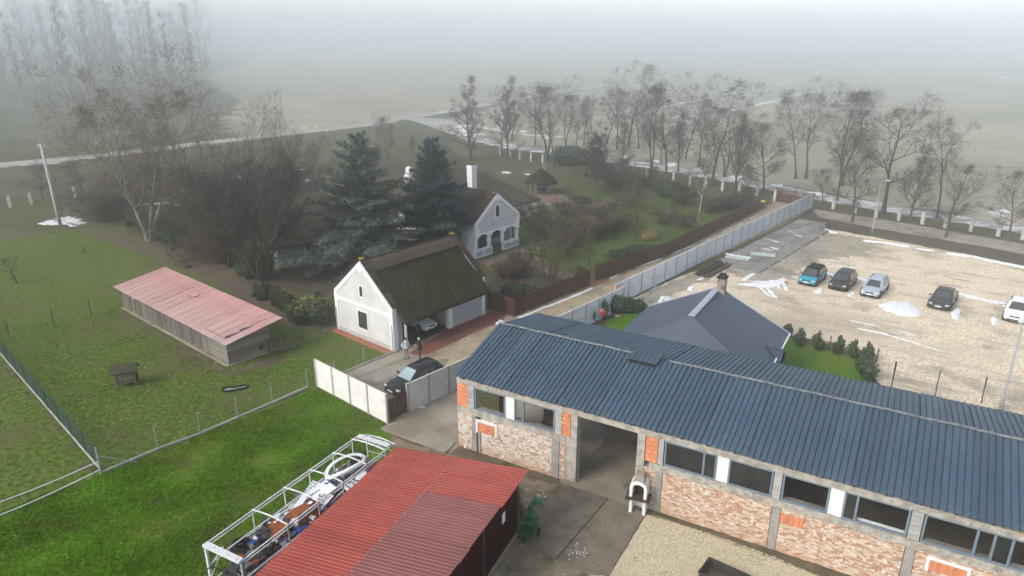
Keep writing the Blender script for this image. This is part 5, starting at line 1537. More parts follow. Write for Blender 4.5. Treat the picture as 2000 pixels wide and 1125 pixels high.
for y in (-.2, .2):
    MB().cyl((.26, y - .03, .1), .1, .06, 10, (0, 1, 0)).build('wheel', 'rubber', bi)

# ---------------------------------------------------------------- slabs, beams and frames on the parking place
LA = math.atan2((flat(lB) - flat(lA)).y, (flat(lB) - flat(lA)).x)
u_, v_ = Vector((math.cos(LA), math.sin(LA), 0)), Vector((math.sin(LA), -math.cos(LA), 0))
S0 = flat(G(1395, 515))
gaps = random.Random(2)
si = 0
for r_ in range(3):
    y = .1 + r_ * 1.72
    x = [0.3, -.2, -.4][r_]
    k = 0
    while x < 24.5 - r_ * 1.0:
        ln = 3.0
        o = MB().box(0, ln - .14 - gaps.uniform(0, .18), -1.62, 0, 0, .16).build('paving_slab', 'slab_concrete', loc=S0 + u_ * x + v_ * y + Vector((0, 0, .02)))
        o.rotation_euler = (gaps.uniform(-.012, .012), gaps.uniform(-.006, .006), LA + gaps.uniform(-.008, .008))
        tag(o, 'dark concrete slab, %s in the row %s' % (ords[k] + ' from the beam pile', ['beside the long wall', 'in the middle', 'next to the gravel'][r_]), 'slab', 'concrete slabs laid beside the wall')
        x += ln + gaps.uniform(0, .25) + (.35 if k % 2 else 0)
        k += 1
snow_streak([(1413, 497), (1440, 503), (1470, 507)], .5, 'snow between the green benches on the slabs', .05, z=.2)
for a, b_, i in (((1480, 486), (1510, 492), 0), ((1500, 470), (1522, 476), 1), ((1536, 453), (1556, 458), 2), ((1548, 460), (1570, 466), 3), ((1500, 484), (1522, 490), 4)):
    snow_streak([a, b_], .5, 'snow line in the %s gap between concrete slabs' % ords[i], .05, z=.14)
for i, (dx, dy, ln) in enumerate(((-5.0, .6, 5.6), (-5.2, .95, 5.4), (-4.9, 1.3, 5.8), (-5.3, 1.65, 5.2), (-5.0, 1.95, 5.5), (-4.9, .8, 5.2), (-5.1, 1.35, 5.0))):
    o = MB().box(0, ln, -.13, .13, 0, .22).build('timber_beam', 'wood_beam', loc=S0 + u_ * dx + v_ * (dy - .3) + Vector((0, 0, .02 + (.225 if i > 4 else 0))))
    o.rotation_euler = (0, 0, LA + gaps.uniform(-.04, .04))
    tag(o, 'old dark timber beam, %s in the pile by the long wall' % ['nearest the wall', 'second from the wall', 'third from the wall', 'fourth from the wall', 'outermost on the ground', 'upper one near the wall', 'upper outer one'][i], 'beam', 'pile of old timber beams')
for i, (px, an_) in enumerate((((1440, 505), -.55), ((1490, 499), -.35))):
    t = thing('slatted_bench', ['pale green slatted bench lying on the slabs nearer the wall', 'pale green slatted bench lying on the slabs nearer the gravel'][i], 'bench', G(*px, .19), an_)
    for k in range(4):
        MB().bar((-1.3, -.3 + .2 * k, .06 + .04 * k), (1.3, -.3 + .2 * k, .06 + .04 * k), .07, .05).build('slat', 'bench_green', t)
    for x in (-1.2, 0, 1.2):
        MB().tube([(x, -.35, .03), (x, .35, .17), (x, .45, .4)], .03, 6).build('bracket', 'bench_green', t)
t = thing('concrete_kerb', 'heap of broken kerb stones at the far end of the slabs', 'kerb stones', S0 + u_ * 21.5 + v_ * 4.2, LA)
for k in range(4):
    MB().obox((k * .8, (k % 2) * .35, .16 + .1 * (k % 2)), (1.1, .1, 0), (-.02, .16, 0), (0, 0, .13)).build('kerb_stone', 'slab_concrete', t)

# ---------------------------------------------------------------- yard objects
# white brick oven
ov = thing('garden_oven', 'white arched garden barbecue oven with brown shelf by the doorway', 'oven', flat(G(1246, 998)), A0 + R(8))
for x in (-.42, .28):
    MB().box(x, x + .14, -.35, .35, 0, .95).build('leg', 'plaster_smooth', ov)
MB().box(-.3, .3, .28, .36, 0, .95).build('back', 'plaster_smooth', ov)
MB().box(-.62, .62, -.50, .30, .95, 1.03).build('shelf', 'wood_beam', ov)
arch = [(.44 * math.cos(math.pi * k / 10), 1.65 + .36 * math.sin(math.pi * k / 10)) for k in range(11)]
inner = [(.30 * math.cos(math.pi * k / 10), 1.60 + .22 * math.sin(math.pi * k / 10)) for k in range(11)]
MB().prism([(.44, -.36, 1.03)] + [(x, -.36, z) for x, z in arch] + [(-.44, -.36, 1.03), (-.30, -.36, 1.03)] + [(x, -.36, z) for x, z in reversed(inner)] + [(.30, -.36, 1.03)], (0, .72, 0)).build('hood', 'plaster_smooth', ov)
MB().prism([(.30, .2, 1.03)] + [(x, .2, z) for x, z in inner] + [(-.30, .2, 1.03)], (0, .1, 0)).build('fire_back', 'soot', ov)
MB().loft([[(x * .30, -.1 + y * .26, 1.95) for x, y in ((-1, -1), (1, -1), (1, 1), (-1, 1))], [(x * .24, -.0 + y * .22, 2.2) for x, y in ((-1, -1), (1, -1), (1, 1), (-1, 1))], [(x * .20, .05 + y * .18, 2.35) for x, y in ((-1, -1), (1, -1), (1, 1), (-1, 1))]]).build('chimney', 'soot_brick', ov)
MB().box(-.62, -.36, -.46, .2, .86, .94).build('side_grate', 'metal_dark', ov)
# green shredder with square hopper
gm = thing('wood_shredder', 'dark green wood shredder with square hopper beside the red shed', 'shredder', flat(G(1032, 1049)), R(-12))
gm.scale = (1.1, 1.0, .95)
hop = MB()
hop.loft([[(.34 * x, -.62 + .02, .95 + .34 * z) for x, z in ((-1, -1), (1, -1), (1, 1), (-1, 1))], [(.18 * x, -.05, .85 + .18 * z) for x, z in ((-1, -1), (1, -1), (1, 1), (-1, 1))]], caps=False)
hop.build('hopper', 'paint_green', gm)
fr = MB()
for a, b_ in (((-.34, -.34), (.34, -.34)), ((.34, -.34), (.34, .34)), ((.34, .34), (-.34, .34)), ((-.34, .34), (-.34, -.34))):
    fr.bar((a[0], -.61, .95 + a[1]), (b_[0], -.61, .95 + b_[1]), .05)
fr.build('hopper_rim', 'paint_green', gm)
MB().box(-.17, .17, -.03, .0, .68, 1.02).build('hopper_throat', 'soot', gm)
MB().prism([(-.3, .0, .45), (.32, 0, .45), (.42, 0, .8), (.25, 0, 1.25), (-.1, 0, 1.3), (-.32, 0, 1.0)], (0, .45, 0)).build('drum_housing', 'paint_green', gm)
MB().tube([(0, .25, 1.2), (.05, .3, 1.7), (.25, .35, 1.95)], [.14, .12, .12], 8).build('chute', 'paint_green', gm)
MB().obox((.35, .38, 2.0), (.2, 0, -.12), (0, .16, 0), (.03, 0, .05)).build('chute_flap', 'paint_green', gm)
MB().box(-.25, .3, .5, .95, .5, .95).build('engine', 'junk_grey', gm)
for x in (-.42, .42):
    MB().cyl((x - .06, .25, .22), .22, .12, 14, (1, 0, 0)).build('wheel', 'rubber', gm)
for x in (-.25, .25):
    MB().box(x - .03, x + .03, -.15, .9, .22, .45).build('frame', 'paint_green', gm)
MB().box(-.05, .05, -.5, .0, .0, .45).build('stand', 'paint_green', gm)
for i, (px, dx) in enumerate((((1022, 1030), 0), ((1026, 1026), .1))):
    A = flat(G(*px))
    tag(MB().bar(A + Vector((0, 0, .05)), A + Vector((-.45 - dx, .55, 2.9)), .09, .05).build('plank', 'board_grey'), ['plank leaning on the red shed behind the shredder, nearer the wall', 'plank leaning on the red shed behind the shredder, outer one'][i], 'plank', 'planks leaning on the red shed')
# black skip at the bottom edge
bt = thing('metal_trough', 'open black metal trough standing on the yellow gravel', 'trough', flat(G(1412, 1141)), R(-38))
def open_box(l, w_, h, th):
    return MB().box(-l, l, -w_, w_, 0, th).box(-l, l, -w_, -w_ + th, th, h).box(-l, l, w_ - th, w_, th, h).box(-l, -l + th, -w_ + th, w_ - th, th, h).box(l - th, l, -w_ + th, w_ - th, th, h)
open_box(.95, .6, .55, .04).build('trough_body', 'metal_dark', bt)
MB().box(-.98, .98, -.64, -.59, .56, .60).box(-.98, .98, .59, .64, .56, .60).box(-.99, -.94, -.6, .6, .561, .601).box(.94, .99, -.6, .6, .561, .601).build('rim', 'metal_dark', bt)
MB().box(-.9, .9, -.55, .55, .05, .12).build('residue', 'soil_dark', bt)
for i, (px, lb) in enumerate((((1128, 1078), 'white paint flecks on the stained slab'), ((1050, 974), 'white rubble crumbs on the mossy yard'))):
    fl = MB()
    rf2 = random.Random(i)
    c_ = G(*px)
    for k in range(40):
        x, y, q = c_.x + rf2.gauss(0, .25), c_.y + rf2.gauss(0, .22), rf2.uniform(.006, .028)
        fl.box(x - q, x + q, y - q * .7, y + q * .7, .02, .085 + q * .3)
    tag(fl.build('crumbs', 'plastic_white'), lb, None, None, 'stuff')
# sunken pond liner, post stub, peg, small red bird house
pd = thing('pond_liner', 'small kidney shaped black pond liner sunk in the grass', 'pond', flat(G(458, 762)), R(10))
kid = [(-.85, -.1), (-.8, .22), (-.4, .32), (0, .22), (.4, .42), (.8, .5), (.95, .2), (.8, -.05), (.4, -.12), (0, -.3), (-.5, -.34)]
lin = MB()
nk = len(kid)
lin.v = [(x, y, .03) for x, y in kid] + [(x * .96, y * .94, .20) for x, y in kid] + [(x * .84, y * .76, .05) for x, y in kid]
lin.f = [(k * nk + i, k * nk + (i + 1) % nk, (k + 1) * nk + (i + 1) % nk, (k + 1) * nk + i) for k in range(2) for i in range(nk)]
lin.mi = [0] * len(lin.f)
lin.build('liner', 'rubber', pd)
MB().prism([(x * .85, y * .78, .055) for x, y in kid], (0, 0, .01)).build('stale_water', 'cloth_grey', pd)
MB().prism([(x * 1.05 + .12, y * 1.1 - .05, .013) for x, y in kid], (0, 0, .012)).build('bare_rim', 'leaf_litter', pd)
tag(MB().tube([(0, 0, 0), (-.08, 0, .5), (-.14, 0, .85)], [.11, .10, .08], 7).build('stump', 'bark_dark', loc=flat(G(165, 494))), 'lone dark post stump in the far paddock grass', 'stump')
tag(MB().tube([(0, 0, .0), (.03, .02, .22)], .03, 6).build('peg', 'leaf_drygold', loc=flat(G(408, 1017))), 'short yellow peg stuck in the lawn', 'peg')
bh = thing('bird_house', 'small orange-red bird house by the ivy-grown wall', 'bird house', flat(G(1176, 636)))
MB().box(-.2, .2, -.15, .15, 1.0, 1.3).build('box', 'plastic_red', bh)
MB().prism([(-.28, -.22, 1.3), (0, -.22, 1.55), (.28, -.22, 1.3)], (0, .44, 0)).build('roof', 'brick_red', bh)
MB().cyl((0, 0, 0), .04, 1.0, 6).build('post', 'board_grey', bh)

# ---------------------------------------------------------------- stripped bus frame full of scrap
BA2 = R(61.5)
BF = Vector((-13.61, 25.63, 0))
bf = thing('bus_frame', 'stripped white tubular bus frame standing between lawn and red shed', 'frame', BF, BA2)
# local x: away from the camera along the body, y negative: towards the red shed
FL, FW, FH = 10.85, -2.28, 2.2
def fb(name, mat, *bars):
    mb = MB()
    for a, b_, w_ in bars:
        mb.bar(a, b_, w_)
    return mb.build(name, mat, bf)
fb('roof_rail', 'metal_white', ((0, 0, FH), (FL - 1.0, 0, FH), .055))
fb('roof_rail', 'metal_white', ((0, 0, FH - .17), (FL - 1.2, 0, FH - .17), .045))
fb('roof_rail', 'metal_white', ((0, FW, FH), (FL - 1.0, FW, FH), .055))
fb('roof_rail', 'metal_white', ((0, FW, FH - .17), (FL - 1.2, FW, FH - .17), .045))
fb('roof_rail', 'metal_white', ((.1, FW * .52, FH + .05), (6.3, FW * .52, FH + .05), .045))
MB().obox((.06, FW / 2, FH + .02), (.14, 0, 0), (0, FW / 2, 0), (0, 0, .06)).build('front_beam', 'metal_white', bf)
for k, x in enumerate((2.75, 4.75, 6.5, 8.3, 9.85)):
    pts = [(x, FW * t, FH + .06 + .10 * math.sin(math.pi * t)) for t in (0, .25, .5, .75, 1)]
    MB().tube(pts, .038, 6).build('roof_bow', 'metal_white', bf)
for k, x in enumerate((.08, 2.75, 4.75, 6.5, 8.3, 9.85)):
    for y in (0, FW):
        fb('upright', 'metal_galv' if y else 'metal_white', ((x, y, .25), (x, y, FH), .05 if x > .1 else .12))
fb('mid_rail', 'metal_white', ((0, 0, 1.05), (FL - .8, 0, 1.05), .05))
# curved front end
for y in (0, FW):
    MB().tube([(FL - 1.05, y, FH), (FL - .4, y * .98 - .01, FH - .02), (FL, y * .94 - .05, FH - .18), (FL + .12, y * .92 - .05, 1.5), (FL + .15, y * .92 - .05, .5)], .045, 6).build('end_hoop', 'metal_white', bf)
for t in (.12, .3, .45, .6, .78):
    MB().tube([(FL - 1.0, FW * t, FH + .08), (FL - .3, FW * t, FH + .04), (FL + .05, FW * t, FH - .15)], .035, 6).build('end_rib', 'metal_white', bf)
MB().tube([(FL + .0, FW * .03, FH - .16), (FL + .1, FW * .5, FH - .13), (FL, FW * .97, FH - .16)], .05, 6).build('end_beam', 'metal_white', bf)
MB().obox((FL - .55, FW * .5, FH + .07), (.16, 0, 0), (0, FW * .48, 0), (0, 0, .02)).build('end_plate', 'metal_white', bf)
for z in (.9, 1.4):
    MB().tube([(FL + .14, FW * .05, z), (FL + .22, FW * .5, z), (FL + .14, FW * .95, z)], .035, 6).build('end_beam', 'metal_galv', bf)
MB().box(.2, FL - .3, FW - .03, FW + .02, .35, 1.18).build('side_panel', 'paint_navy', bf)
MB().box(.2, FL - .3, FW - .05, FW + .06, 1.18, 1.26).build('side_rail', 'metal_galv', bf)
MB().box(1.0, FL - .4, FW + .05, -.05, .42, .5).build('floor_pan', 'junk_grey', bf)
MB().box(.1, FL, FW + .4, FW + .55, .2, .42).box(.1, FL, -.55, -.4, .2, .42).build('chassis', 'metal_dark', bf)
for x in (1.6, 8.4):
    for y in (-.1, FW + .1):
        MB().cyl((x, y - .12, .42), .42, .24, 16, (0, 1, 0)).build('wheel', 'rubber', bf)
fb('front_brace', 'metal_white', ((.05, 0, .9), (.9, -.05, 1.5), .045), ((.05, -.1, .5), (.6, -.1, 1.2), .045), ((.05, -.2, .35), (1.0, -.5, .7), .04))
fb('front_brace', 'metal_white', ((.05, FW, 1.2), (.2, FW + .3, .5), .06), ((-.3, FW - .2, .5), (.5, FW + .1, .55), .05), ((-.2, FW - .6, .35), (.6, FW - .1, .5), .05))
num = bpy.data.curves.new('number_text', 'FONT')
num.body = '125'
num.size = .62
num.extrude = .004
num.align_x = 'CENTER'; num.align_y = 'CENTER'
num.materials.append(MAT['ink'])
def loc_bus(x, y, z):
    return parent_matrix(bf) @ Vector((x, y, z))
def junk(name, label, cat, x, y, z, rz=0.0, tilt=(0, 0)):
    t = thing(name, label, cat, loc_bus(x, y, z), 0, None)
    t.rotation_euler = (tilt[0], tilt[1], BA2 + rz)
    return t
def tyre(label, x, y, z, tilt, rz=0.0, r=.58, w_=.36):
    t = junk('tyre', label, 'tyre', x, y, z, rz, tilt)
    prof = [(r * .55, -.36 * w_), (r * .62, -.5 * w_), (r * .9, -.5 * w_), (r * .99, -.34 * w_), (r, 0), (r * .99, .34 * w_), (r * .9, .5 * w_), (r * .62, .5 * w_), (r * .55, .36 * w_)]
    n = 26
    mb = MB()
    for rr_, zz in prof:
        for k in range(n):
            a = 2 * math.pi * k / n
            mb.v.append((rr_ * math.cos(a), rr_ * math.sin(a), zz))
    m = len(prof)
    for i in range(m):
        for k in range(n):
            mb.f.append((i * n + k, i * n + (k + 1) % n, ((i + 1) % m) * n + (k + 1) % n, ((i + 1) % m) * n + k)); mb.mi.append(0)
    mb.build('tread', 'rubber', t, smooth=True)
    MB().cyl((0, 0, -.05), r * .5, .02, 16).build('hollow', 'soot', t)
    for k in range(n // 2):
        a = 2 * math.pi * (k * 2) / n
        MB().obox((r * 1.0 * math.cos(a), r * 1.0 * math.sin(a), 0), (.012 * math.cos(a), .012 * math.sin(a), 0), (-.03 * math.sin(a), .03 * math.cos(a), 0), (0, 0, w_ * .4)).build('lug', 'rubber', t)
tyre('big black tyre in the bus frame nearer the lawn', 1.55, -.55, 1.15, (.35, .35))
tyre('big black tyre in the bus frame nearer the red shed', 2.05, -1.55, 1.15, (.3, .4))
def wbox(label, x, y, z, l, w_, h, rz, tilt=(0, 0), mat='wood_box'):
    t = junk('wooden_box', label, 'box', x, y, z, rz, tilt)
    MB().box(-l, l, -w_, w_, 0, h).build('carcass', mat, t)
    MB().box(-l - .02, -.012, -w_ - .02, w_ + .02, h + .003, h + .03).build('lid', mat, t)
    MB().box(.012, l + .02, -w_ - .02, w_ + .02, h + .003, h + .03).build('lid', mat, t)
    return t
wbox('reddish wooden chest behind the two tyres', 3.05, -1.05, .55, .55, .40, .85, .3, (.1, -.08))
wbox('reddish wooden chest in the middle of the scrap with a round dial', 4.6, -1.55, .5, .62, .34, 1.15, -.2, (-.12, .05))
dl = junk('dial', 'round white dial lying on the second wooden chest', 'dial', 4.95, -1.5, 1.72, 0, (-.1, 0))
MB().cyl((0, 0, 0), .15, .03, 16).build('rim', 'metal_dark', dl); MB().cyl((0, 0, .031), .12, .008, 16).build('face', 'plastic_white', dl)
wbox('small reddish wooden drawer between the chests', 4.15, -.95, .9, .3, .2, .5, .4)
# engine at the open end
en = junk('engine', 'greasy black engine block at the open end of the bus frame', 'engine', .55, -1.2, .45)
MB().box(-.3, .35, -.35, .35, 0, .6).box(-.2, .3, -.28, .28, .6, .78).build('block', 'metal_dark', en)
MB().box(-.1, .5, -.55, .2, .62, .72).build('cover', 'junk_grey', en)
for k in range(4):
    MB().tube([(-.2 + k * .15, -.3, .6), (-.2 + k * .15, -.5, .5), (-.1 + k * .12, -.6, .2)], .045, 6).build('manifold_pipe', 'junk_grey', en)
MB().cyl((-.42, 0, .3), .25, .08, 16, (1, 0, 0)).build('pulley', 'metal_dark', en); MB().cyl((-.42, .3, .5), .12, .08, 12, (1, 0, 0)).build('pulley', 'metal_dark', en)
rr_ = random.Random(11)
for k in range(9):
    a = Vector((rr_.uniform(-.4, .4), rr_.uniform(-.6, .7), rr_.uniform(0, .7)))
    b_ = a + Vector((rr_.uniform(-.5, .5), rr_.uniform(-.5, .5), rr_.uniform(-.2, .3)))
    MB().tube([a, (a + b_) / 2 + Vector((0, 0, .15)), b_], .025, 5).build('hose', 'rubber', en)
en2 = junk('gearbox', 'dark grey gearbox lying under the front beam', 'gearbox', .9, -1.75, .5, .5)
MB().box(-.3, .3, -.2, .2, 0, .4).cyl((.3, 0, .2), .16, .4, 10, (1, 0, 0)).build('casing', 'junk_grey', en2)
MB().cyl((-.36, 0, .2), .22, .06, 14, (1, 0, 0)).build('flange', 'metal_dark', en2)
# panels
def panel(name, label, cat, x, y, z, l, w_, mat, rz, tilt, th=.02, holes=0, text=False, edge=None):
    t = junk(name, label, cat, x, y, z, rz, tilt)
    MB().box(-l, l, -w_, w_, -th, th).build('sheet', mat, t)
    if edge:
        MB().box(-l, l, w_ + .003, w_ + .06, -th, th + .04).box(-l, l, -w_ - .06, -w_ - .003, -th, th + .04).build('edge', edge, t)
    for k in range(holes):
        for j in range(3):
            MB().box(-l * .8 + k * 1.6 * l / max(1, holes - 1) - .035, -l * .8 + k * 1.6 * l / max(1, holes - 1) + .035, -w_ * .55 + j * w_ * .5, -w_ * .55 + j * w_ * .5 + .06, th + .002, th + .006).build('vent_hole', 'soot', t)
    if text:
        tmp = bpy.data.objects.new('number', num)
        COL.objects.link(tmp)
        bpy.context.view_layer.update()
        nme = bpy.data.meshes.new_from_object(tmp.evaluated_get(bpy.context.evaluated_depsgraph_get()))
        bpy.data.objects.remove(tmp)
        o = bpy.data.objects.new('number', nme)
        COL.objects.link(o); o.parent = t
        o.location = (0, 0, th + .008)
        o.rotation_euler = (0, 0, text)
    return t
panel('number_panel', 'white panel printed 125 at the edge beside the red shed', 'panel', 7.55, -1.95, 1.35, .52, .34, 'plastic_white', 0, (.35, 0), text=.001)
panel('blank_panel', 'blank white panel next to the number panel by the red shed', 'panel', 8.35, -1.98, 1.38, .32, .30, 'plastic_white', .02, (.35, 0))
panel('number_panel', 'white panel printed 125 lying in the scrap near the cross bows', 'panel', 5.65, -1.55, 1.45, .55, .36, 'plastic_white', .15, (.12, -.08), text=.25)
panel('white_door', 'large white door panel lying on top of the scrap', 'panel', 6.2, -1.05, 1.5, .62, .38, 'plastic_white', -.22, (.1, -.16), edge='plastic_white')
panel('vented_panel', 'white vented panel leaning beside the white door', 'panel', 6.0, -.5, 1.5, .55, .22, 'plastic_white', .15, (.2, -.25), holes=6)
panel('vented_panel', 'grey vented panel under the white door', 'panel', 7.0, -1.35, 1.35, .45, .30, 'cloth_grey', -.2, (.1, .05), holes=6)
panel('white_board', 'white board beside the blue sheets', 'panel', 3.95, -.55, 1.35, .75, .28, 'plastic_white', .1, (-.35, .1))
panel('white_board', 'bent white strip above the wooden chests', 'panel', 5.05, -.75, 1.5, .6, .16, 'plastic_white', .3, (.2, -.1))
panel('blue_sheet', 'blue plastic sheet leaning at the lawn side', 'sheet', 3.95, -.22, 1.1, .55, .40, 'plastic_blue', .0, (-.75, .05))
panel('blue_sheet', 'blue and white sheet behind the white door', 'sheet', 6.9, -.75, 1.55, .3, .26, 'plastic_blue', .1, (-.3, .1))
panel('blue_sheet', 'blue strip under the number panel', 'sheet', 5.2, -1.2, 1.35, .5, .14, 'plastic_blue', .1, (.1, 0))
panel('red_crate_side', 'red and white cloth by the chests', 'cloth', 3.85, -1.05, 1.35, .34, .2, 'plastic_red', .3, (.2, .1), edge='plastic_white')
wbox('white carton between the two chests', 4.05, -1.3, .75, .22, .2, .62, .3, (0, 0), 'plastic_white')
for i, (x, y, z, s_) in enumerate(((9.1, -1.75, 1.1, .3), (9.35, -1.6, 1.0, .22))):
    t = junk('red_can', ['red fuel can near the curved end, larger one', 'red fuel can near the curved end, smaller one'][i], 'fuel can', x, y, z - .3, .3 * i)
    MB().box(-s_, s_, -s_ * .6, s_ * .6, 0, s_ * 1.6).build('body', 'plastic_red', t)
    MB().tube([(-s_ * .6, 0, s_ * 1.6), (-s_ * .4, 0, s_ * 1.95), (s_ * .4, 0, s_ * 1.95), (s_ * .6, 0, s_ * 1.6)], .03, 5).build('handle', 'plastic_red', t)
# white fibreglass shell: a long arched hoop
fs = junk('fibreglass_shell', 'long white fibreglass arch lying over the scrap', 'shell', 8.2, -.95, 1.5, -.1)
def hoop(r0, r1, n, w_, x0):
    mb = MB()
    rings = []
    for k in range(n + 1):
        a = math.pi * k / n
        c = Vector((x0 + r0 * math.cos(a), r1 * math.sin(a), .22 + .18 * math.sin(a)))
        d = Vector((math.cos(a), math.sin(a), 0))
        rings.append([tuple(c + d * w_ * i + Vector((0, 0, j))) for i, j in ((-.5, -.02), (.5, -.05), (.5, .03), (-.5, .05))])
    mb.loft(rings)
    return mb
hoop(1.25, .62, 18, .2, 0).build('arch', 'plastic_white', fs, smooth=False)
MB().tube([(-1.25, .0, .2), (-.3, -.35, .25), (.8, -.45, .22), (1.3, -.1, .2)], [.10, .13, .14, .1], 8).build('keel', 'plastic_white', fs, smooth=True)
bag = junk('dust_sheet', 'grey rolled dust sheet along the lawn side', 'sheet', 6.0, -.28, 1.0, .03)
MB().tube([(-1.4, 0, 0), (-.8, .05, .12), (0, -.04, .05), (.7, .05, .15), (1.4, 0, .05)], [.16, .24, .2, .25, .14], 10).build('roll', 'cloth_grey', bag, smooth=True)
# loose tubes, ladder and unsorted scrap
for i, (a, b_, lb) in enumerate((((3.4, -.35, 1.35), (6.2, -.9, 1.55), 'white tube lying lengthwise near the blue sheet'), ((5.5, -1.9, 1.2), (7.4, -1.75, 1.3), 'white tube lying under the number panels'), ((8.6, -1.5, 1.1), (10.1, -1.9, 1.15), 'white tube near the curved end'))):
    tag(MB().tube([loc_bus(*a), loc_bus(*b_)], .045, 7).build('metal_tube', 'metal_white'), lb, 'tube')
ld = junk('ladder', 'small grey metal ladder among the scrap', 'ladder', 4.9, -.35, 1.2, .15, (-.3, -.05))
for y in (-.14, .14):
    MB().bar((-.8, y, 0), (.8, y, 0), .05).build('rail', 'metal_galv', ld)
for k in range(6):
    MB().bar((-.7 + k * .28, -.14, 0), (-.7 + k * .28, .14, 0), .035).build('rung', 'metal_galv', ld)
sc_ = MB()
for k in range(760):
    x, y = rr_.uniform(1.0, 10.0), rr_.uniform(-2.1, -.15)
    c = loc_bus(x, y, rr_.uniform(.55, 1.32 + .35 * mnoise.noise(Vector((x, y, 0)))))
    a = rr_.uniform(0, 6.28)
    s1, s2, s3 = rr_.uniform(.05, .32), rr_.uniform(.03, .14), rr_.uniform(.02, .1)
    tl = rr_.uniform(-.5, .5)
    sc_.cur = rr_.choice((0, 0, 0, 1, 1, 1, 1, 2, 3, 4, 5))
    sc_.obox(c, (s1 * math.cos(a), s1 * math.sin(a), s1 * tl), (-s2 * math.sin(a), s2 * math.cos(a), 0), (0, 0, s3))
tag(sc_.build('scrap', ['junk_grey', 'metal_dark', 'metal_white', 'paint_navy', 'wood_box', 'plastic_blue']), 'jumble of small metal scrap filling the bus frame', None, None, 'stuff')
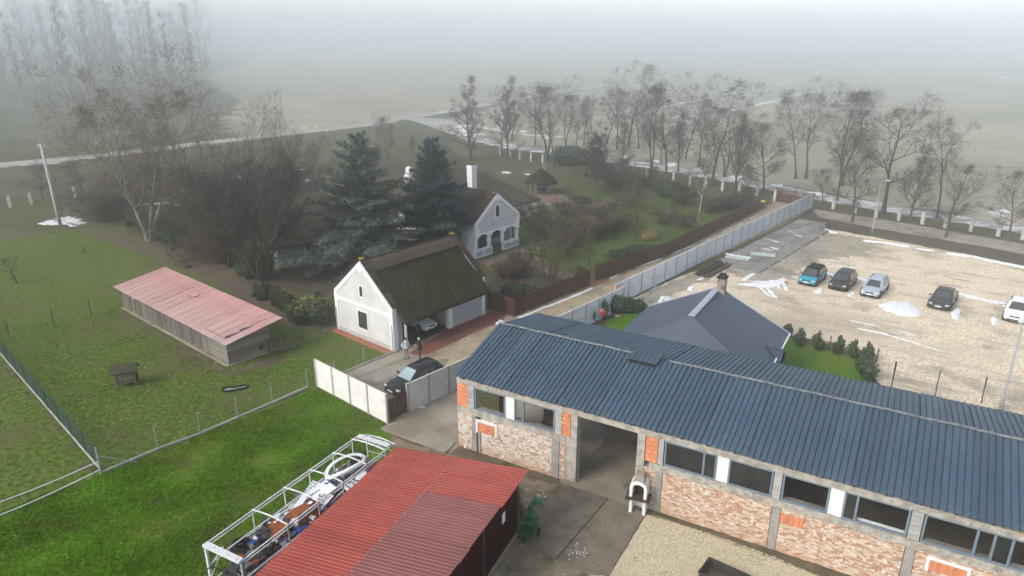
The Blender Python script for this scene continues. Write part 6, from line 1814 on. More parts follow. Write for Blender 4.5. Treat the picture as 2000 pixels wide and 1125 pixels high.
# ================================================================ VEHICLES
def car(label, loc, heading, L, W, H, paint, style='hatch', roof=None, glass='glass_car', hood=1.15, rails=False, plate=True, dark_front=False, name='parked_car', slash=False, lower='trim_black', detail=True):
    t = thing(name, label, 'car', (loc[0], loc[1], loc[2] if len(loc) > 2 else .02), heading, 'parked cars' if name == 'parked_car' else None)
    hl, w = L / 2, W / 2
    zb = .20 if style != 'suv' else .24
    tail = .60 if style == 'sedan' else .615
    st = [(hl, .30, .30 * H, .62), (hl - .05, .24, .40 * H, .78), (hl - .22, zb, .455 * H, .90), (hl - .55, zb, .50 * H, .965), (hl - hood, zb, .565 * H, .99), (.35, zb, .60 * H, 1.0), (-.6, zb, .605 * H, 1.0), (-hl + .75, zb, .62 * H, .99), (-hl + .30, zb, tail * H, .955), (-hl + .08, .28, (tail - .03) * H, .88), (-hl, .36, .46 * H, .74)]
    rings = []
    for x, z0, z1, k in st:
        ww = w * k
        half = [(ww * .80, z0), (ww * .96, z0 + .07), (ww * 1.0, z0 + (z1 - z0) * .45), (ww * .985, z1 - .13 * (z1 - z0) - .03), (ww * .90, z1 - .01), (ww * .55, z1 + .02)]
        ring = [(x, 0, z0)] + [(x, y, z) for y, z in half] + [(x, 0, z1 + .028)] + [(x, -y, z) for y, z in reversed(half)]
        rings.append(ring)
    b = MB().loft(rings).build('body', paint, t, smooth=True)
    md = b.modifiers.new('smooth', 'SUBSURF'); md.levels = 1; md.render_levels = 2
    # lower cladding
    MB().loft([[(hl - .1, y * w * .86, z) for y, z in ((-1, .17), (1, .17), (1, .30), (-1, .30))], [(hl - .5, y * w * .985, z) for y, z in ((-1, .16), (1, .16), (1, .33), (-1, .33))], [(-hl + .5, y * w * .985, z) for y, z in ((-1, .16), (1, .16), (1, .33), (-1, .33))], [(-hl + .1, y * w * .86, z) for y, z in ((-1, .2), (1, .2), (1, .34), (-1, .34))]]).build('sill', lower, t)
    # cabin
    xf0, xf1 = hl - hood + .10, hl - hood - .78
    if style == 'sedan':
        xr0, xr1 = -hl + .55, -hl + 1.15
    elif style == 'suv':
        xr0, xr1 = -hl + .12, -hl + .62
    else:
        xr0, xr1 = -hl + .14, -hl + .48
    wb, wt = w * .93, w * .73
    zc0, zc1 = .575 * H, .925 * H
    def ring(xr, xf, ww, z, ch):
        return [(xf, -ww + ch * 1.6, z), (xf, ww - ch * 1.6, z), (xf - ch * 2.6, ww, z), (xr + ch * 1.4, ww, z), (xr, ww - ch, z), (xr, -ww + ch, z), (xr + ch * 1.4, -ww, z), (xf - ch * 2.6, -ww, z)]
    r0, r1 = ring(xr0, xf0, wb, zc0, .10), ring(xr1, xf1, wt, zc1, .10)
    r2 = ring(xr1 + .10, xf1 - .10, wt - .09, zc1 + .055, .10)
    r3 = ring(xr1 + .35, xf1 - .35, wt - .35, H, .10)
    cab = MB().loft([r0, r1], caps=False).build('cabin', paint if style != 'ev' else 'trim_black', t, smooth=False)
    rf_ = MB().loft([[(x, y, z - .012) for x, y, z in r1], r2, r3]).build('roof', roof or paint, t, smooth=True)
    def face(i, j, s0, s1, v0, v1, nm, mat, off=.010):
        a, b_ = Vector(r0[i]), Vector(r0[j])
        c, d = Vector(r1[j]), Vector(r1[i])
        def P(s_, v):
            return (a.lerp(b_, s_)).lerp(d.lerp(c, s_), v)
        q = [P(s0, v0), P(s1, v0), P(s1, v1), P(s0, v1)]
        nr = (q[1] - q[0]).cross(q[3] - q[0]).normalized()
        ctr = sum((Vector(p) for p in r0), Vector()) / 8
        if nr.dot(q[0] - ctr) < 0: nr = -nr
        mb = MB()
        n = 6
        for k in range(n + 1):
            s_ = s0 + (s1 - s0) * k / n
            bulge = .03 * math.sin(math.pi * k / n) if nm in ('windscreen', 'rear_window') else 0
            for v in (v0, v1):
                mb.v.append(tuple(P(s_, v) + nr * (off + bulge)))
        for k in range(n):
            mb.f.append((2 * k, 2 * k + 2, 2 * k + 3, 2 * k + 1)); mb.mi.append(0)
        return mb.build(nm, mat, t, smooth=True)
    face(0, 1, .02, .98, .07, .95, 'windscreen', glass)
    face(4, 5, .06, .94, .25, .92, 'rear_window', 'glass_car')
    for (i, j) in ((2, 3), (6, 7)):
        flip = (i == 6)
        for (s0, s1) in (((.02, .46), (.50, .84), (.87, .98)) if style != 'ev' else ((.02, .46), (.50, .92))):
            if flip: s0, s1 = 1 - s1, 1 - s0
            face(i, j, s0, s1, .16, .90, 'side_window', 'glass_car')
    # A pillars between windscreen and doors
    for (i, j) in ((1, 2), (7, 0)):
        face(i, j, .1, .9, .02, 1.0, 'pillar', 'trim_black' if style == 'ev' else paint, .004)
    # wheels
    wbx = .285 * L if style == 'ev' else .295 * L
    r_ = .34 if style in ('suv', 'ev') else .325
    for x in (hl - .82, -hl + .78):
        for sg in (-1, 1):
            MB().cyl((x, sg * (w - .26), r_ + .02), r_ + .075, sg * .262, 20, (0, 1, 0)).build('wheel_arch', 'trim_black', t)
            wh = MB().cyl((x, sg * (w - .22), r_), r_, sg * .235, 20, (0, 1, 0)).build('tyre', 'rubber', t)
            MB().cyl((x, sg * (w + .0), r_), r_ * .68, sg * .02, 16, (0, 1, 0)).build('rim', 'rim_alloy', wh)
            sp_ = MB()
            for k in range(5):
                a = 2 * math.pi * k / 5
                sp_.bar((x, sg * (w + .022), r_), (x + r_ * .64 * math.cos(a), sg * (w + .022), r_ + r_ * .64 * math.sin(a)), .06, .008, up=(0, 1, 0))
            sp_.build('spokes', 'trim_black', wh)
    # lights, grille, plate, mirrors
    for sg in (-1, 1):
        MB().obox((hl - .20, sg * w * .66, .405 * H), (.10, -sg * .07, .01), (.06, sg * .13, 0), (-.02, 0, .045)).build('headlight', 'lamp_lens', t)
        MB().obox((-hl + .09, sg * w * .74, .50 * H), (.05, sg * .02, 0), (-.01, sg * .15, 0), (0, 0, .09)).build('tail_light', 'lamp_red', t)
        m_ = MB().obox((xf0 - .42, sg * (w + .09), .635 * H), (.06, 0, 0), (0, .10, 0), (0, 0, .065)).build('mirror', 'trim_black' if paint in ('paint_black', 'paint_plum', 'paint_volvo', 'paint_teal') else paint, t)
        md = m_.modifiers.new('smooth', 'BEVEL'); md.width = .03; md.segments = 2
        MB().box(.1, .28, -.008, .008, 0, .03).build('door_handle', 'trim_black', t, loc=(-.35, sg * (w * 1.0), .53 * H))
    MB().obox((hl - .015, 0, .395 * H), (.02, 0, -.01), (0, w * .42, 0), (.02, 0, .06)).build('grille', 'trim_black', t)
    MB().obox((hl + .0, 0, .225 * H), (.02, 0, 0), (0, w * .60, 0), (0, 0, .06)).build('lower_intake', 'trim_black', t)
    if plate:
        MB().obox((hl + .025, 0, .295 * H), (.008, 0, 0), (0, .26, 0), (0, 0, .055)).build('number_plate', 'plate', t)
    MB().cyl((hl - .0, 0, .40 * H), .055, .02, 12, (1, 0, 0)).build('badge', 'chrome', t)
    if slash:
        MB().bar((hl + .022, -w * .3, .36 * H), (hl + .022, w * .28, .44 * H), .02, .025).build('grille_slash', 'chrome', t)
    if rails:
        for sg in (-1, 1):
            MB().tube([(xr1 + .15, sg * (wt - .06), zc1 + .03), (xr1 + .3, sg * (wt - .06), zc1 + .10), (xf1 - .3, sg * (wt - .06), zc1 + .10), (xf1 - .15, sg * (wt - .06), zc1 + .03)], .02, 6).build('roof_rail', 'trim_black', t)
    MB().tube([(xr1 + .3, 0, H - .01), (xr1 + .18, 0, H + .09)], .02, 5).build('aerial', 'trim_black', t)
    MB().box(xf0 - 1.9, xf0 - .75, -w * .75, w * .75, .55 * H, .60 * H).build('dashboard', 'trim_black', t)
    return t
CA = R(-128.6)
cf, cr_ = Vector((math.cos(CA), math.sin(CA), 0)), Vector((math.sin(CA), -math.cos(CA), 0))
def park(px_l, px_r, L, W):
    """centre of a car from the photo pixels of its two front bottom corners"""
    m = (flat(G(*px_l)) + flat(G(*px_r))) / 2
    return m - cf * (L / 2 - .05)
car('teal hatchback with black roof, first in the parked row', park((1555, 557), (1592, 562), 4.2, 1.8), CA, 4.26, 1.81, 1.57, 'paint_teal', 'ev', 'trim_black', hood=.95)
car('plum-black hatchback parked between the teal and silver cars', park((1613, 566), (1654, 572), 4.2, 1.8), CA, 4.30, 1.81, 1.55, 'paint_plum', 'hatch', hood=.98, plate=False)
car('silver-blue estate car parked beside the plum-black hatchback', park((1676, 579), (1716, 586), 4.5, 1.8), CA, 4.6, 1.80, 1.46, 'paint_silver', 'hatch', rails=True, hood=1.2)
car('dark saloon with slanted grille bar standing alone on the gravel', park((1807, 603), (1856, 611), 4.75, 1.86), R(-129.5), 4.72, 1.86, 1.45, 'paint_volvo', 'sedan', hood=1.3, slash=True)
car('white compact off-roader at the edge of the parking place', park((1957, 627), (2001, 638), 4.2, 1.8), R(-129.5), 4.2, 1.78, 1.62, 'paint_white', 'suv', hood=1.1, rails=True)
BCA = R(-132)
m_ = (flat(G(755, 763)) + flat(G(792, 781))) / 2
car('glossy black crossover parked inside the brown gate', m_ - Vector((math.cos(BCA), math.sin(BCA), 0)) * 2.28 + Vector((-.32, -.25, 0)), BCA, 4.6, 1.86, 1.60, 'paint_black', 'suv', glass='glass_pale', hood=1.25, name='black_car', rails=False)
gcl = GO + Vector((math.cos(GA), math.sin(GA), 0)) * 4.6 + Vector((-math.sin(GA), math.cos(GA), 0)) * 2.55
car('white car standing in the dark thatched garage', (gcl.x, gcl.y, .04), GA - R(90), 4.0, 1.7, 1.45, 'paint_white', 'hatch', hood=1.05, name='garage_car')

# ================================================================ PEOPLE
def person(label, loc, heading, hands, jacket, trousers, hair, long_coat=False, h=1.0, lean=0.0, stance=.11):
    """skin-modifier figure facing local +x; hands = (elbow, wrist) for the left and the right arm"""
    V, E, Rd = [], [], []
    def add(p, r, par=None):
        V.append(p); Rd.append(r)
        if par is not None: E.append((par, len(V) - 1))
        return len(V) - 1
    pel = add((0, 0, .96), (.125, .155))
    sp1 = add((.01, 0, 1.14), (.115, .145), pel)
    che = add((.0 + lean * .3, 0, 1.36), (.125, .175), sp1)
    nb = add((-.01 + lean * .5, 0, 1.49), (.075, .09), che)
    nk = add((.0 + lean * .6, 0, 1.555), (.055, .055), nb)
    hd = add((.03 + lean * .8, 0, 1.65), (.095, .078), nk)
    ht = add((.015 + lean * .8, 0, 1.745), (.075, .065), hd)
    palms = []
    for sg, (el, wr) in zip((1, -1), hands):
        sh_ = add((-.01 + lean * .3, sg * .19, 1.42), (.075, .075), che)
        e1 = add((el[0], sg * el[1], el[2]), (.052, .052), sh_)
        w1 = add((wr[0], sg * wr[1], wr[2]), (.036, .032), e1)
        d = (Vector((wr[0], sg * wr[1], wr[2])) - Vector((el[0], sg * el[1], el[2]))).normalized()
        side = d.cross(Vector((0, 0, 1)))
        side = side.normalized() if side.length > .2 else Vector((1, 0, 0))
        pw_ = Vector((wr[0], sg * wr[1], wr[2]))
        pa = pw_ + d * .075
        p1 = add(tuple(pa), (.020, .036), w1)
        palms.append(pa)
        for k, (off, ln) in enumerate(((-.030, .075), (-.010, .088), (.010, .082), (.030, .062))):
            f1 = pa + side * off + d * .02
            f2 = f1 + d * ln * .55 + Vector((0, 0, -.012))
            f3 = f2 + d * ln * .35 + Vector((0, 0, -.028))
            a = add(tuple(f1), (.009, .009), p1); b_ = add(tuple(f2), (.008, .008), a); add(tuple(f3), (.007, .007), b_)
        th = pw_ + d * .03 + side * -.035 * sg
        a = add(tuple(th), (.010, .010), w1); add(tuple(th + d * .05 + side * -.02 * sg), (.008, .008), a)
    for sg in (1, -1):
        hp = add((0, sg * .09, .88), (.095, .09), pel)
        kn_ = add((.025 * sg + .01, sg * stance, .50), (.068, .062), hp)
        an_ = add((-.01 + .03 * sg, sg * (stance + .02), .10), (.045, .042), kn_)
        he = add((-.02 + .03 * sg, sg * (stance + .02), .045), (.045, .042), an_)
        add((.16 + .03 * sg, sg * (stance + .045), .035), (.035, .042), he)
    V = [(x * h, y * h, z * h) for x, y, z in V]
    me = bpy.data.meshes.new('figure_skeleton')
    me.from_pydata(V, E, [])
    o = bpy.data.objects.new('figure_skeleton', me)
    COL.objects.link(o)
    md = o.modifiers.new('skin', 'SKIN')
    for i, r_ in enumerate(Rd):
        me.skin_vertices[0].data[i].radius = (r_[0] * h, r_[1] * h)
    me.skin_vertices[0].data[0].use_root = True
    o.modifiers.new('sub', 'SUBSURF').levels = 1
    bpy.context.view_layer.update()
    dg = bpy.context.evaluated_depsgraph_get()
    bm_ = bpy.data.meshes.new_from_object(o.evaluated_get(dg))
    bpy.data.objects.remove(o)
    bm_.name = 'figure'
    for m in (jacket, trousers, 'skin', 'rubber'):
        bm_.materials.append(MAT[m])
    low = .80 if long_coat else .92
    for p in bm_.polygons:
        c = p.center
        mi = 0
        if c.z < .085 * h: mi = 3
        elif c.z > 1.535 * h: mi = 2
        elif any((c - q * h).length < .11 for q in palms): mi = 2
        elif c.z < low * h and abs(c.y) < .19 * h: mi = 1
        p.material_index = mi
        p.use_smooth = True
    t = bpy.data.objects.new('person', bm_)
    COL.objects.link(t)
    t.location = loc; t.rotation_euler = (0, 0, heading)
    tag(t, label, 'person')
    lx = lean * .8
    hr = MB()
    n = 14
    prof = [(.098, 1.655), (.104, 1.70), (.092, 1.755), (.06, 1.79), (.005, 1.80)]
    for rr_, z in prof:
        for k in range(n):
            a = 2 * math.pi * k / n
            fx = -.012 if math.cos(a) > .3 and z < 1.72 else 0
            hr.v.append(((.012 + lx + rr_ * 1.05 * math.cos(a) + fx * 2) * h, rr_ * .88 * math.sin(a) * h, (z + (.03 if math.cos(a) > .3 and z < 1.68 else -.05 if z < 1.68 else 0)) * h))
    for j in range(len(prof) - 1):
        for k in range(n):
            hr.f.append((j * n + k, j * n + (k + 1) % n, (j + 1) * n + (k + 1) % n, (j + 1) * n + k)); hr.mi.append(0)
    hr.build('hair', hair, t, smooth=True)
    MB().lathe([(.016, -.02), (.014, 0), (.006, .03)], 6, ((.125 + lx) * h, 0, 1.645 * h)).build('nose', 'skin', t, smooth=True)
    for sg in (1, -1):
        MB().lathe([(.001, -.012), (.013, 0), (.001, .012)], 8, ((.108 + lx) * h, sg * .034 * h, 1.675 * h)).build('eye', 'ink', t)
        MB().obox(((.02 + lx) * h, sg * .088 * h, 1.655 * h), (.022, 0, 0), (0, .01, 0), (.004, 0, .032)).build('ear', 'skin', t)
    MB().box(-.004, .006, -.026, .026, -.006, .006).build('mouth', 'brick_red', t, loc=((.112 + lx) * h, 0, 1.602 * h))
    coat = MB()
    prof = [(.18, .215, low - .02), (.165, .205, 1.02), (.145, .185, 1.12), (.15, .20, 1.30)]
    n = 16
    for rx, ry, z in prof:
        for k in range(n):
            a = 2 * math.pi * k / n
            coat.v.append(((rx * math.cos(a) + lean * .2) * h, ry * math.sin(a) * h, z * h))
    for j in range(len(prof) - 1):
        for k in range(n):
            coat.f.append((j * n + k, j * n + (k + 1) % n, (j + 1) * n + (k + 1) % n, (j + 1) * n + k)); coat.mi.append(0)
    coat.build('jacket_skirt', jacket, t, smooth=True)
    MB().lathe([(.10, 1.48), (.105, 1.53), (.085, 1.555)], 12, (lean * .5, 0, 0)).build('collar', jacket, t, smooth=True)
    return t
person('person in pale blue-grey jacket with hands in pockets beside the garage', G(794, 701), R(-48), (((-.10, .34, 1.15), (.10, .22, .99)), ((-.10, .34, 1.15), (.10, .22, .99))), 'cloth_pale', 'jeans_grey', 'hair_dark', h=1.0)
p2 = person('grey haired person in long dark coat looking down at their hands', G(821, 700.5), R(197), (((.02, .27, 1.14), (.27, .10, 1.20)), ((.04, .27, 1.14), (.29, .09, 1.17))), 'cloth_dark', 'jeans_blue', 'hair_grey', True, 1.0, .05)
ph = thing('phone', 'small pale phone held by the person in the dark coat', 'phone', parent_matrix(p2) @ Vector((.40, 0, 1.20)), R(197))
MB().obox((0, 0, 0), (.05, 0, .05), (0, .04, 0), (-.004, 0, .004)).build('phone_body', 'plastic_white', ph)
# ================================================================ TREES AND SHRUBS
def hgt(px, v_top):
    """height of something standing at px whose top shows at row v_top"""
    y = G(*px).y
    b = (562.5 - v_top) / FOC
    c, s_ = math.cos(PITCH), math.sin(PITCH)
    return CAM_H + y * (b * c - s_) / (c + b * s_)
def add_tube(V, F_, pts, rs, n):
    m = len(pts)
    o = len(V)
    d0 = pts[1] - pts[0]
    a = d0.orthogonal().normalized()
    for i in range(m):
        d = (pts[min(i + 1, m - 1)] - pts[max(i - 1, 0)]).normalized()
        a = (a - d * a.dot(d)).normalized()
        b = d.cross(a)
        for k in range(n):
            t = 2 * math.pi * k / n
            q = pts[i] + a * (math.cos(t) * rs[i]) + b * (math.sin(t) * rs[i])
            V.append((q.x, q.y, q.z))
    for i in range(m - 1):
        for k in range(n):
            k2 = (k + 1) % n
            A, B, C, D = o + i * n + k, o + i * n + k2, o + (i + 1) * n + k2, o + (i + 1) * n + k
            F_.append((A, B, C)); F_.append((A, C, D))
def rvec(rng):
    return Vector((rng.gauss(0, 1), rng.gauss(0, 1), rng.gauss(0, 1)))
def grow(seed, H=15.0, r0=.2, clear=.3, n=(12, 7, 6, 5), ang=(50, 45, 45), ln=(.34, .42, .5), trop=(.0, .10, .08, .05), wob=(.06, .16, .22, .28), twig=(.5, .95), tr=.011, shape='round', stems=1, stem_spread=.25, lean=0.0, leaves=0, leaf_size=.12, top=.92):
    rng = random.Random(seed)
    TV, TF, CV, CF, LV, LF = [], [], [], [], [], []
    def limb(p, d, L, r, lev):
        ns = (9, 6, 4, 3)[lev]
        pts, ds = [p.copy()], [d.copy()]
        for k in range(ns):
            d = (d + rvec(rng) * wob[lev] + Vector((0, 0, trop[lev]))).normalized()
            p = p + d * (L / ns)
            pts.append(p.copy()); ds.append(d.copy())
        e = (.12, .2, .3, .4)[lev]
        rs = [r * (1 - (1 - e) * (k / ns) ** (.9 if lev else .75)) for k in range(ns + 1)]
        if lev == 0: rs[0] *= 1.35
        if lev < 2:
            add_tube(TV, TF, pts, rs, (7, 5)[lev])
        else:
            add_tube(CV, CF, pts, rs, (4, 3)[lev - 2])
        def at(t):
            x = t * ns
            i = min(int(x), ns - 1)
            return pts[i].lerp(pts[i + 1], x - i), ds[min(i + 1, ns)], rs[i] + (rs[i + 1] - rs[i]) * (x - i)
        if lev < 3:
            cnt = n[lev]
            az = rng.uniform(0, 6.28)
            for k in range(cnt):
                t0 = clear if lev == 0 else .22
                t = t0 + (top - t0) * ((k + rng.uniform(.1, .9)) / cnt)
                q, dd, rr = at(t)
                az += 2.4 + rng.uniform(-.5, .5)
                o1 = dd.orthogonal().normalized()
                o2 = dd.cross(o1)
                a = R(ang[lev] * rng.uniform(.7, 1.25))
                if lev == 0 and shape != 'spread': a *= 1.15 - .55 * (t - clear) / (1 - clear)
                cd = dd * math.cos(a) + (o1 * math.cos(az) + o2 * math.sin(az)) * math.sin(a)
                f = (t - t0) / max(1e-3, 1 - t0)
                if lev == 0:
                    if shape == 'cone': pf = 1.05 - .8 * f
                    elif shape == 'round': pf = .55 + .9 * f * (1.25 - f) * 1.3
                    elif shape == 'vase': pf = .8 + .5 * f
                    elif shape == 'poplar': pf = .5 - .2 * f
                    else: pf = 1.0 - .4 * f
                else:
                    pf = 1 - .45 * f
                limb(q, cd, L * ln[lev] * pf * rng.uniform(.75, 1.2), min(rr * .72, r * (.55 if lev == 0 else .6)), lev + 1)
            # the leader keeps branching at its end
            if lev < 2:
                for _ in range(2):
                    dd = (ds[-1] + rvec(rng) * .35).normalized()
                    limb(pts[-1], dd, L * ln[lev] * (.42 if lev == 0 else .4), rs[-1], lev + 1)
        else:
            for k in range(n[3]):
                q, dd, rr = at(rng.uniform(.15, 1))
                cd = (dd + rvec(rng) * .45 + Vector((0, 0, .12))).normalized()
                l_ = rng.uniform(*twig)
                o1 = cd.orthogonal().normalized()
                o2 = cd.cross(o1)
                i = len(CV)
                for t in (0, 2.09, 4.19):
                    w_ = q + (o1 * math.cos(t) + o2 * math.sin(t)) * tr
                    CV.append((w_.x, w_.y, w_.z))
                e_ = q + cd * l_
                CV.append((e_.x, e_.y, e_.z))
                CF.extend(((i, i + 1, i + 3), (i + 1, i + 2, i + 3), (i + 2, i, i + 3)))
                if leaves and rng.random() < leaves:
                    c = q + cd * l_ * rng.uniform(.6, 1)
                    a_, b_ = rvec(rng).normalized() * leaf_size, rvec(rng).normalized() * leaf_size
                    i = len(LV)
                    for w_ in (c - a_, c + b_, c + a_):
                        LV.append((w_.x, w_.y, w_.z))
                    LF.append((i, i + 1, i + 2))
    for s_ in range(stems):
        a = 2 * math.pi * s_ / stems + rng.uniform(0, .6)
        k = stem_spread * (rng.uniform(.5, 1.2) if stems > 1 else 0)
        d = Vector((math.cos(a) * k + lean, math.sin(a) * k, 1)).normalized()
        limb(Vector((math.cos(a) * .12 * (stems > 1), math.sin(a) * .12 * (stems > 1), -.1)), d, H * (1 if stems == 1 else rng.uniform(.75, 1)) * .86, r0, 0)
    zmax = float(np.percentile([v[2] for v in CV], 99.5 if stems < 5 else 97))
    f = H / zmax
    sc3 = lambda A: [(x * f, y * f, z * f) for x, y, z in A]
    return (sc3(TV), TF), (sc3(CV), CF), ((sc3(LV), LF) if LV else None), H
PROTO = {}
def proto(key, bark, twigm, leafm=None, **kw):
    t, c, l, H = grow(**kw)
    PROTO[key] = (mesh_np('trunk', *t, bark, True), mesh_np('crown', *c, twigm), mesh_np('leaves', *l, leafm) if l else None, H)
LO = dict(ln=(.40, .50, .62), trop=(.0, .05, .03, .02), wob=(.07, .13, .17, .22), tr=.010, twig=(.6, 1.2))
proto('locust_a', 'bark_dark', 'twig_dark', seed=1, H=16, r0=.24, clear=.32, n=(8, 7, 6, 5), ang=(46, 48, 46), shape='round', **LO)
proto('locust_b', 'bark_dark', 'twig_dark', seed=12, H=16, r0=.23, clear=.38, n=(7, 7, 6, 5), ang=(40, 50, 46), shape='vase', lean=.05, **LO)
proto('locust_c', 'bark_dark', 'twig_dark', seed=24, H=16, r0=.21, clear=.34, n=(9, 6, 6, 5), ang=(50, 48, 46), shape='round', **LO)
proto('locust_d', 'bark_dark', 'twig_dark', seed=33, H=16, r0=.22, clear=.30, n=(6, 7, 6, 5), ang=(40, 48, 46), shape='vase', stems=2, stem_spread=.14, **LO)
LI = dict(trop=(.02, .12, .08, .05), wob=(.03, .07, .12, .18), tr=.009, twig=(.55, 1.1))
proto('lime_a', 'bark_dark', 'twig_brown', seed=44, H=11, r0=.17, clear=.16, n=(17, 8, 6, 3), ang=(54, 36, 36), ln=(.42, .46, .58), shape='cone', **LI)
proto('lime_b', 'bark_dark', 'twig_brown', seed=57, H=11, r0=.16, clear=.20, n=(15, 8, 6, 3), ang=(60, 38, 38), ln=(.44, .46, .58), shape='round', **LI)
proto('upright', 'bark_dark', 'twig_brown', seed=63, H=15, r0=.20, clear=.12, n=(22, 8, 5, 3), ang=(56, 36, 38), ln=(.30, .46, .58), trop=(.02, .12, .08, .05), wob=(.03, .08, .14, .2), shape='cone', tr=.010)
proto('poplar_a', 'bark_pale', 'twig_hazed', seed=71, H=36, r0=.40, clear=.18, n=(22, 6, 5, 3), ang=(46, 36, 38), ln=(.17, .46, .6), trop=(.02, .18, .1, .06), wob=(.02, .08, .14, .2), shape='poplar', tr=.022, twig=(.8, 1.8))  # bark and twigs of both poplars paled to paint in fog
proto('poplar_b', 'bark_pale', 'twig_hazed', seed=85, H=36, r0=.46, clear=.2, n=(16, 7, 5, 3), ang=(50, 40, 40), ln=(.30, .46, .6), trop=(.02, .12, .08, .05), wob=(.03, .09, .14, .2), shape='round', tr=.022, twig=(.8, 1.8))
proto('olive', 'bark_dark', 'twig_olive', seed=91, H=7, r0=.15, clear=.10, n=(8, 8, 6, 4), ang=(48, 42, 42), ln=(.55, .48, .58), trop=(.02, .10, .08, .04), wob=(.06, .10, .16, .22), shape='vase', stems=3, stem_spread=.5, tr=.007, twig=(.3, .6))
proto('young', 'bark_dark', 'twig_olive', seed=97, H=8.5, r0=.12, clear=.08, n=(18, 7, 6, 3), ang=(46, 36, 38), ln=(.36, .48, .58), trop=(.02, .14, .08, .05), wob=(.03, .08, .14, .2), shape='cone', tr=.007, twig=(.3, .6))
proto('fruit', 'bark_dark', 'twig_dark', seed=103, H=5.5, r0=.16, clear=.28, n=(9, 7, 6, 4), ang=(62, 50, 46), ln=(.6, .46, .56), trop=(0, .06, .06, .06), wob=(.08, .16, .2, .24), shape='round', tr=.008, twig=(.3, .6))
proto('fruit_bare', 'bark_dark', 'twig_dark', seed=109, H=3.2, r0=.15, clear=.35, n=(6, 5, 4, 3), ang=(62, 50, 50), ln=(.6, .46, .45), trop=(0, .06, .08, .08), wob=(.14, .24, .26, .3), shape='round', tr=.006, twig=(.2, .4))
proto('dark_crown', 'bark_dark', 'twig_dark', seed=117, H=12, r0=.24, clear=.3, n=(14, 9, 8, 7), ang=(62, 50, 46), ln=(.46, .46, .58), trop=(0, .06, .06, .06), wob=(.05, .14, .18, .22), shape='round', tr=.012)
proto('birch', 'bark_pale', 'twig_brown', seed=121, H=13, r0=.13, clear=.25, n=(15, 7, 6, 3), ang=(50, 42, 42), ln=(.26, .46, .58), trop=(.02, .08, .0, -.05), wob=(.03, .1, .16, .2), shape='cone', tr=.007)
proto('plane', 'bark_pale', 'twig_pale', 'leaf_rust', seed=133, H=22, r0=.30, clear=.24, n=(7, 7, 7, 5), ang=(40, 46, 46), ln=(.48, .50, .60), trop=(.0, .05, .03, .02), wob=(.06, .12, .17, .22), shape='vase', stems=4, stem_spread=.34, tr=.014, leaves=.30, leaf_size=.14)
proto('bush_tree', 'bark_dark', 'twig_dark', seed=141, H=15, r0=.24, clear=.22, n=(10, 8, 6, 4), ang=(26, 26, 30), ln=(.66, .52, .62), trop=(.02, .05, .04, .03), wob=(.04, .06, .09, .12), shape='vase', stems=7, stem_spread=.55, tr=.013, twig=(.5, 1.0))
proto('thicket', 'bark_dark', 'twig_brown', seed=151, H=4, r0=.04, clear=.05, n=(6, 6, 5, 4), ang=(36, 36, 40), ln=(.55, .48, .58), trop=(.02, .06, .04, .02), wob=(.08, .14, .18, .22), shape='vase', stems=9, stem_spread=.9, tr=.007, twig=(.3, .6))
def plant(key, px, v_top, label, name='bare_tree', cat='tree', group=None, rz=None, wide=1.0, h=None):
    tm, cm, lm, H = PROTO[key]
    p = flat(G(*px)) if len(px) == 2 else Vector(px)
    hh_ = h or hgt(px, v_top)
    k = hh_ / H
    rng = random.Random(int(p.x * 31 + p.y * 17))
    t = thing(name, label, cat, p, rng.uniform(0, 6.28) if rz is None else rz, group)
    t.scale = (k * wide, k * wide, k)
    inst(tm, 'trunk', t); inst(cm, 'crown', t)
    if lm: inst(lm, 'leaves', t)
    return t
# the row along the service road
RT = [('locust_c', (979, 300), 172), ('upright', (920, 310), 150), ('upright', (993, 313), 152), ('locust_d', (1068, 313), 153), ('locust_b', (1082, 327), 168), ('locust_a', (1123, 303), 188), ('locust_c', (1160, 300), 190), ('locust_b', (1205, 292), 157), ('locust_c', (1228, 288), 121), ('locust_a', (1247, 290), 172), ('locust_d', (1270, 349), 146), ('locust_c', (1301, 349), 172), ('locust_b', (1339, 310), 168), ('locust_c', (1390, 363), 150), ('lime_a', (1433, 381), 220), ('locust_c', (1463, 395), 320), ('lime_b', (1490, 377), 235), ('locust_a', (1554, 349), 178), ('locust_b', (1574, 349), 164), ('lime_b', (1604, 409), 327), ('locust_a', (1634, 392), 190), ('locust_d', (1643, 363), 153), ('lime_b', (1664, 434), 253), ('locust_a', (1725, 416), 182), ('lime_a', (1776, 431), 285), ('locust_b', (1830, 427), 203), ('lime_b', (1847, 463), 313), ('lime_b', (1970, 463), 328)]
for i, (k, px, vt) in enumerate(RT):
    kind = {'l': 'tall bare tree' if k.startswith('locust') else 'bushy bare lime tree', 'u': 'slender upright bare tree'}[k[0]]
    plant(k, px, vt, '%s, %s along the service road counting from the road junction' % (kind, ords[i] if i < len(ords) else 'last'), group='bare trees along the service road', wide=(1.12 if k.startswith('locust') else 1.25) * (.85, 1.15, .98, 1.25, .92)[i % 5])
for i, (k, px, vt) in enumerate((('locust_a', (1000, 276), 170), ('locust_c', (1045, 282), 165), ('locust_d', (1105, 288), 172), ('locust_b', (1140, 285), 178), ('locust_a', (1185, 282), 168), ('lime_a', (1215, 318), 225), ('lime_b', (1290, 318), 215), ('lime_a', (1325, 335), 222), ('locust_b', (1365, 325), 185), ('locust_d', (1415, 345), 195))):
    plant(k, px, vt, 'hazy bare tree in the thicket behind the service road, %s from the road junction' % ords[i], group='hazy trees behind the service road', wide=1.15)
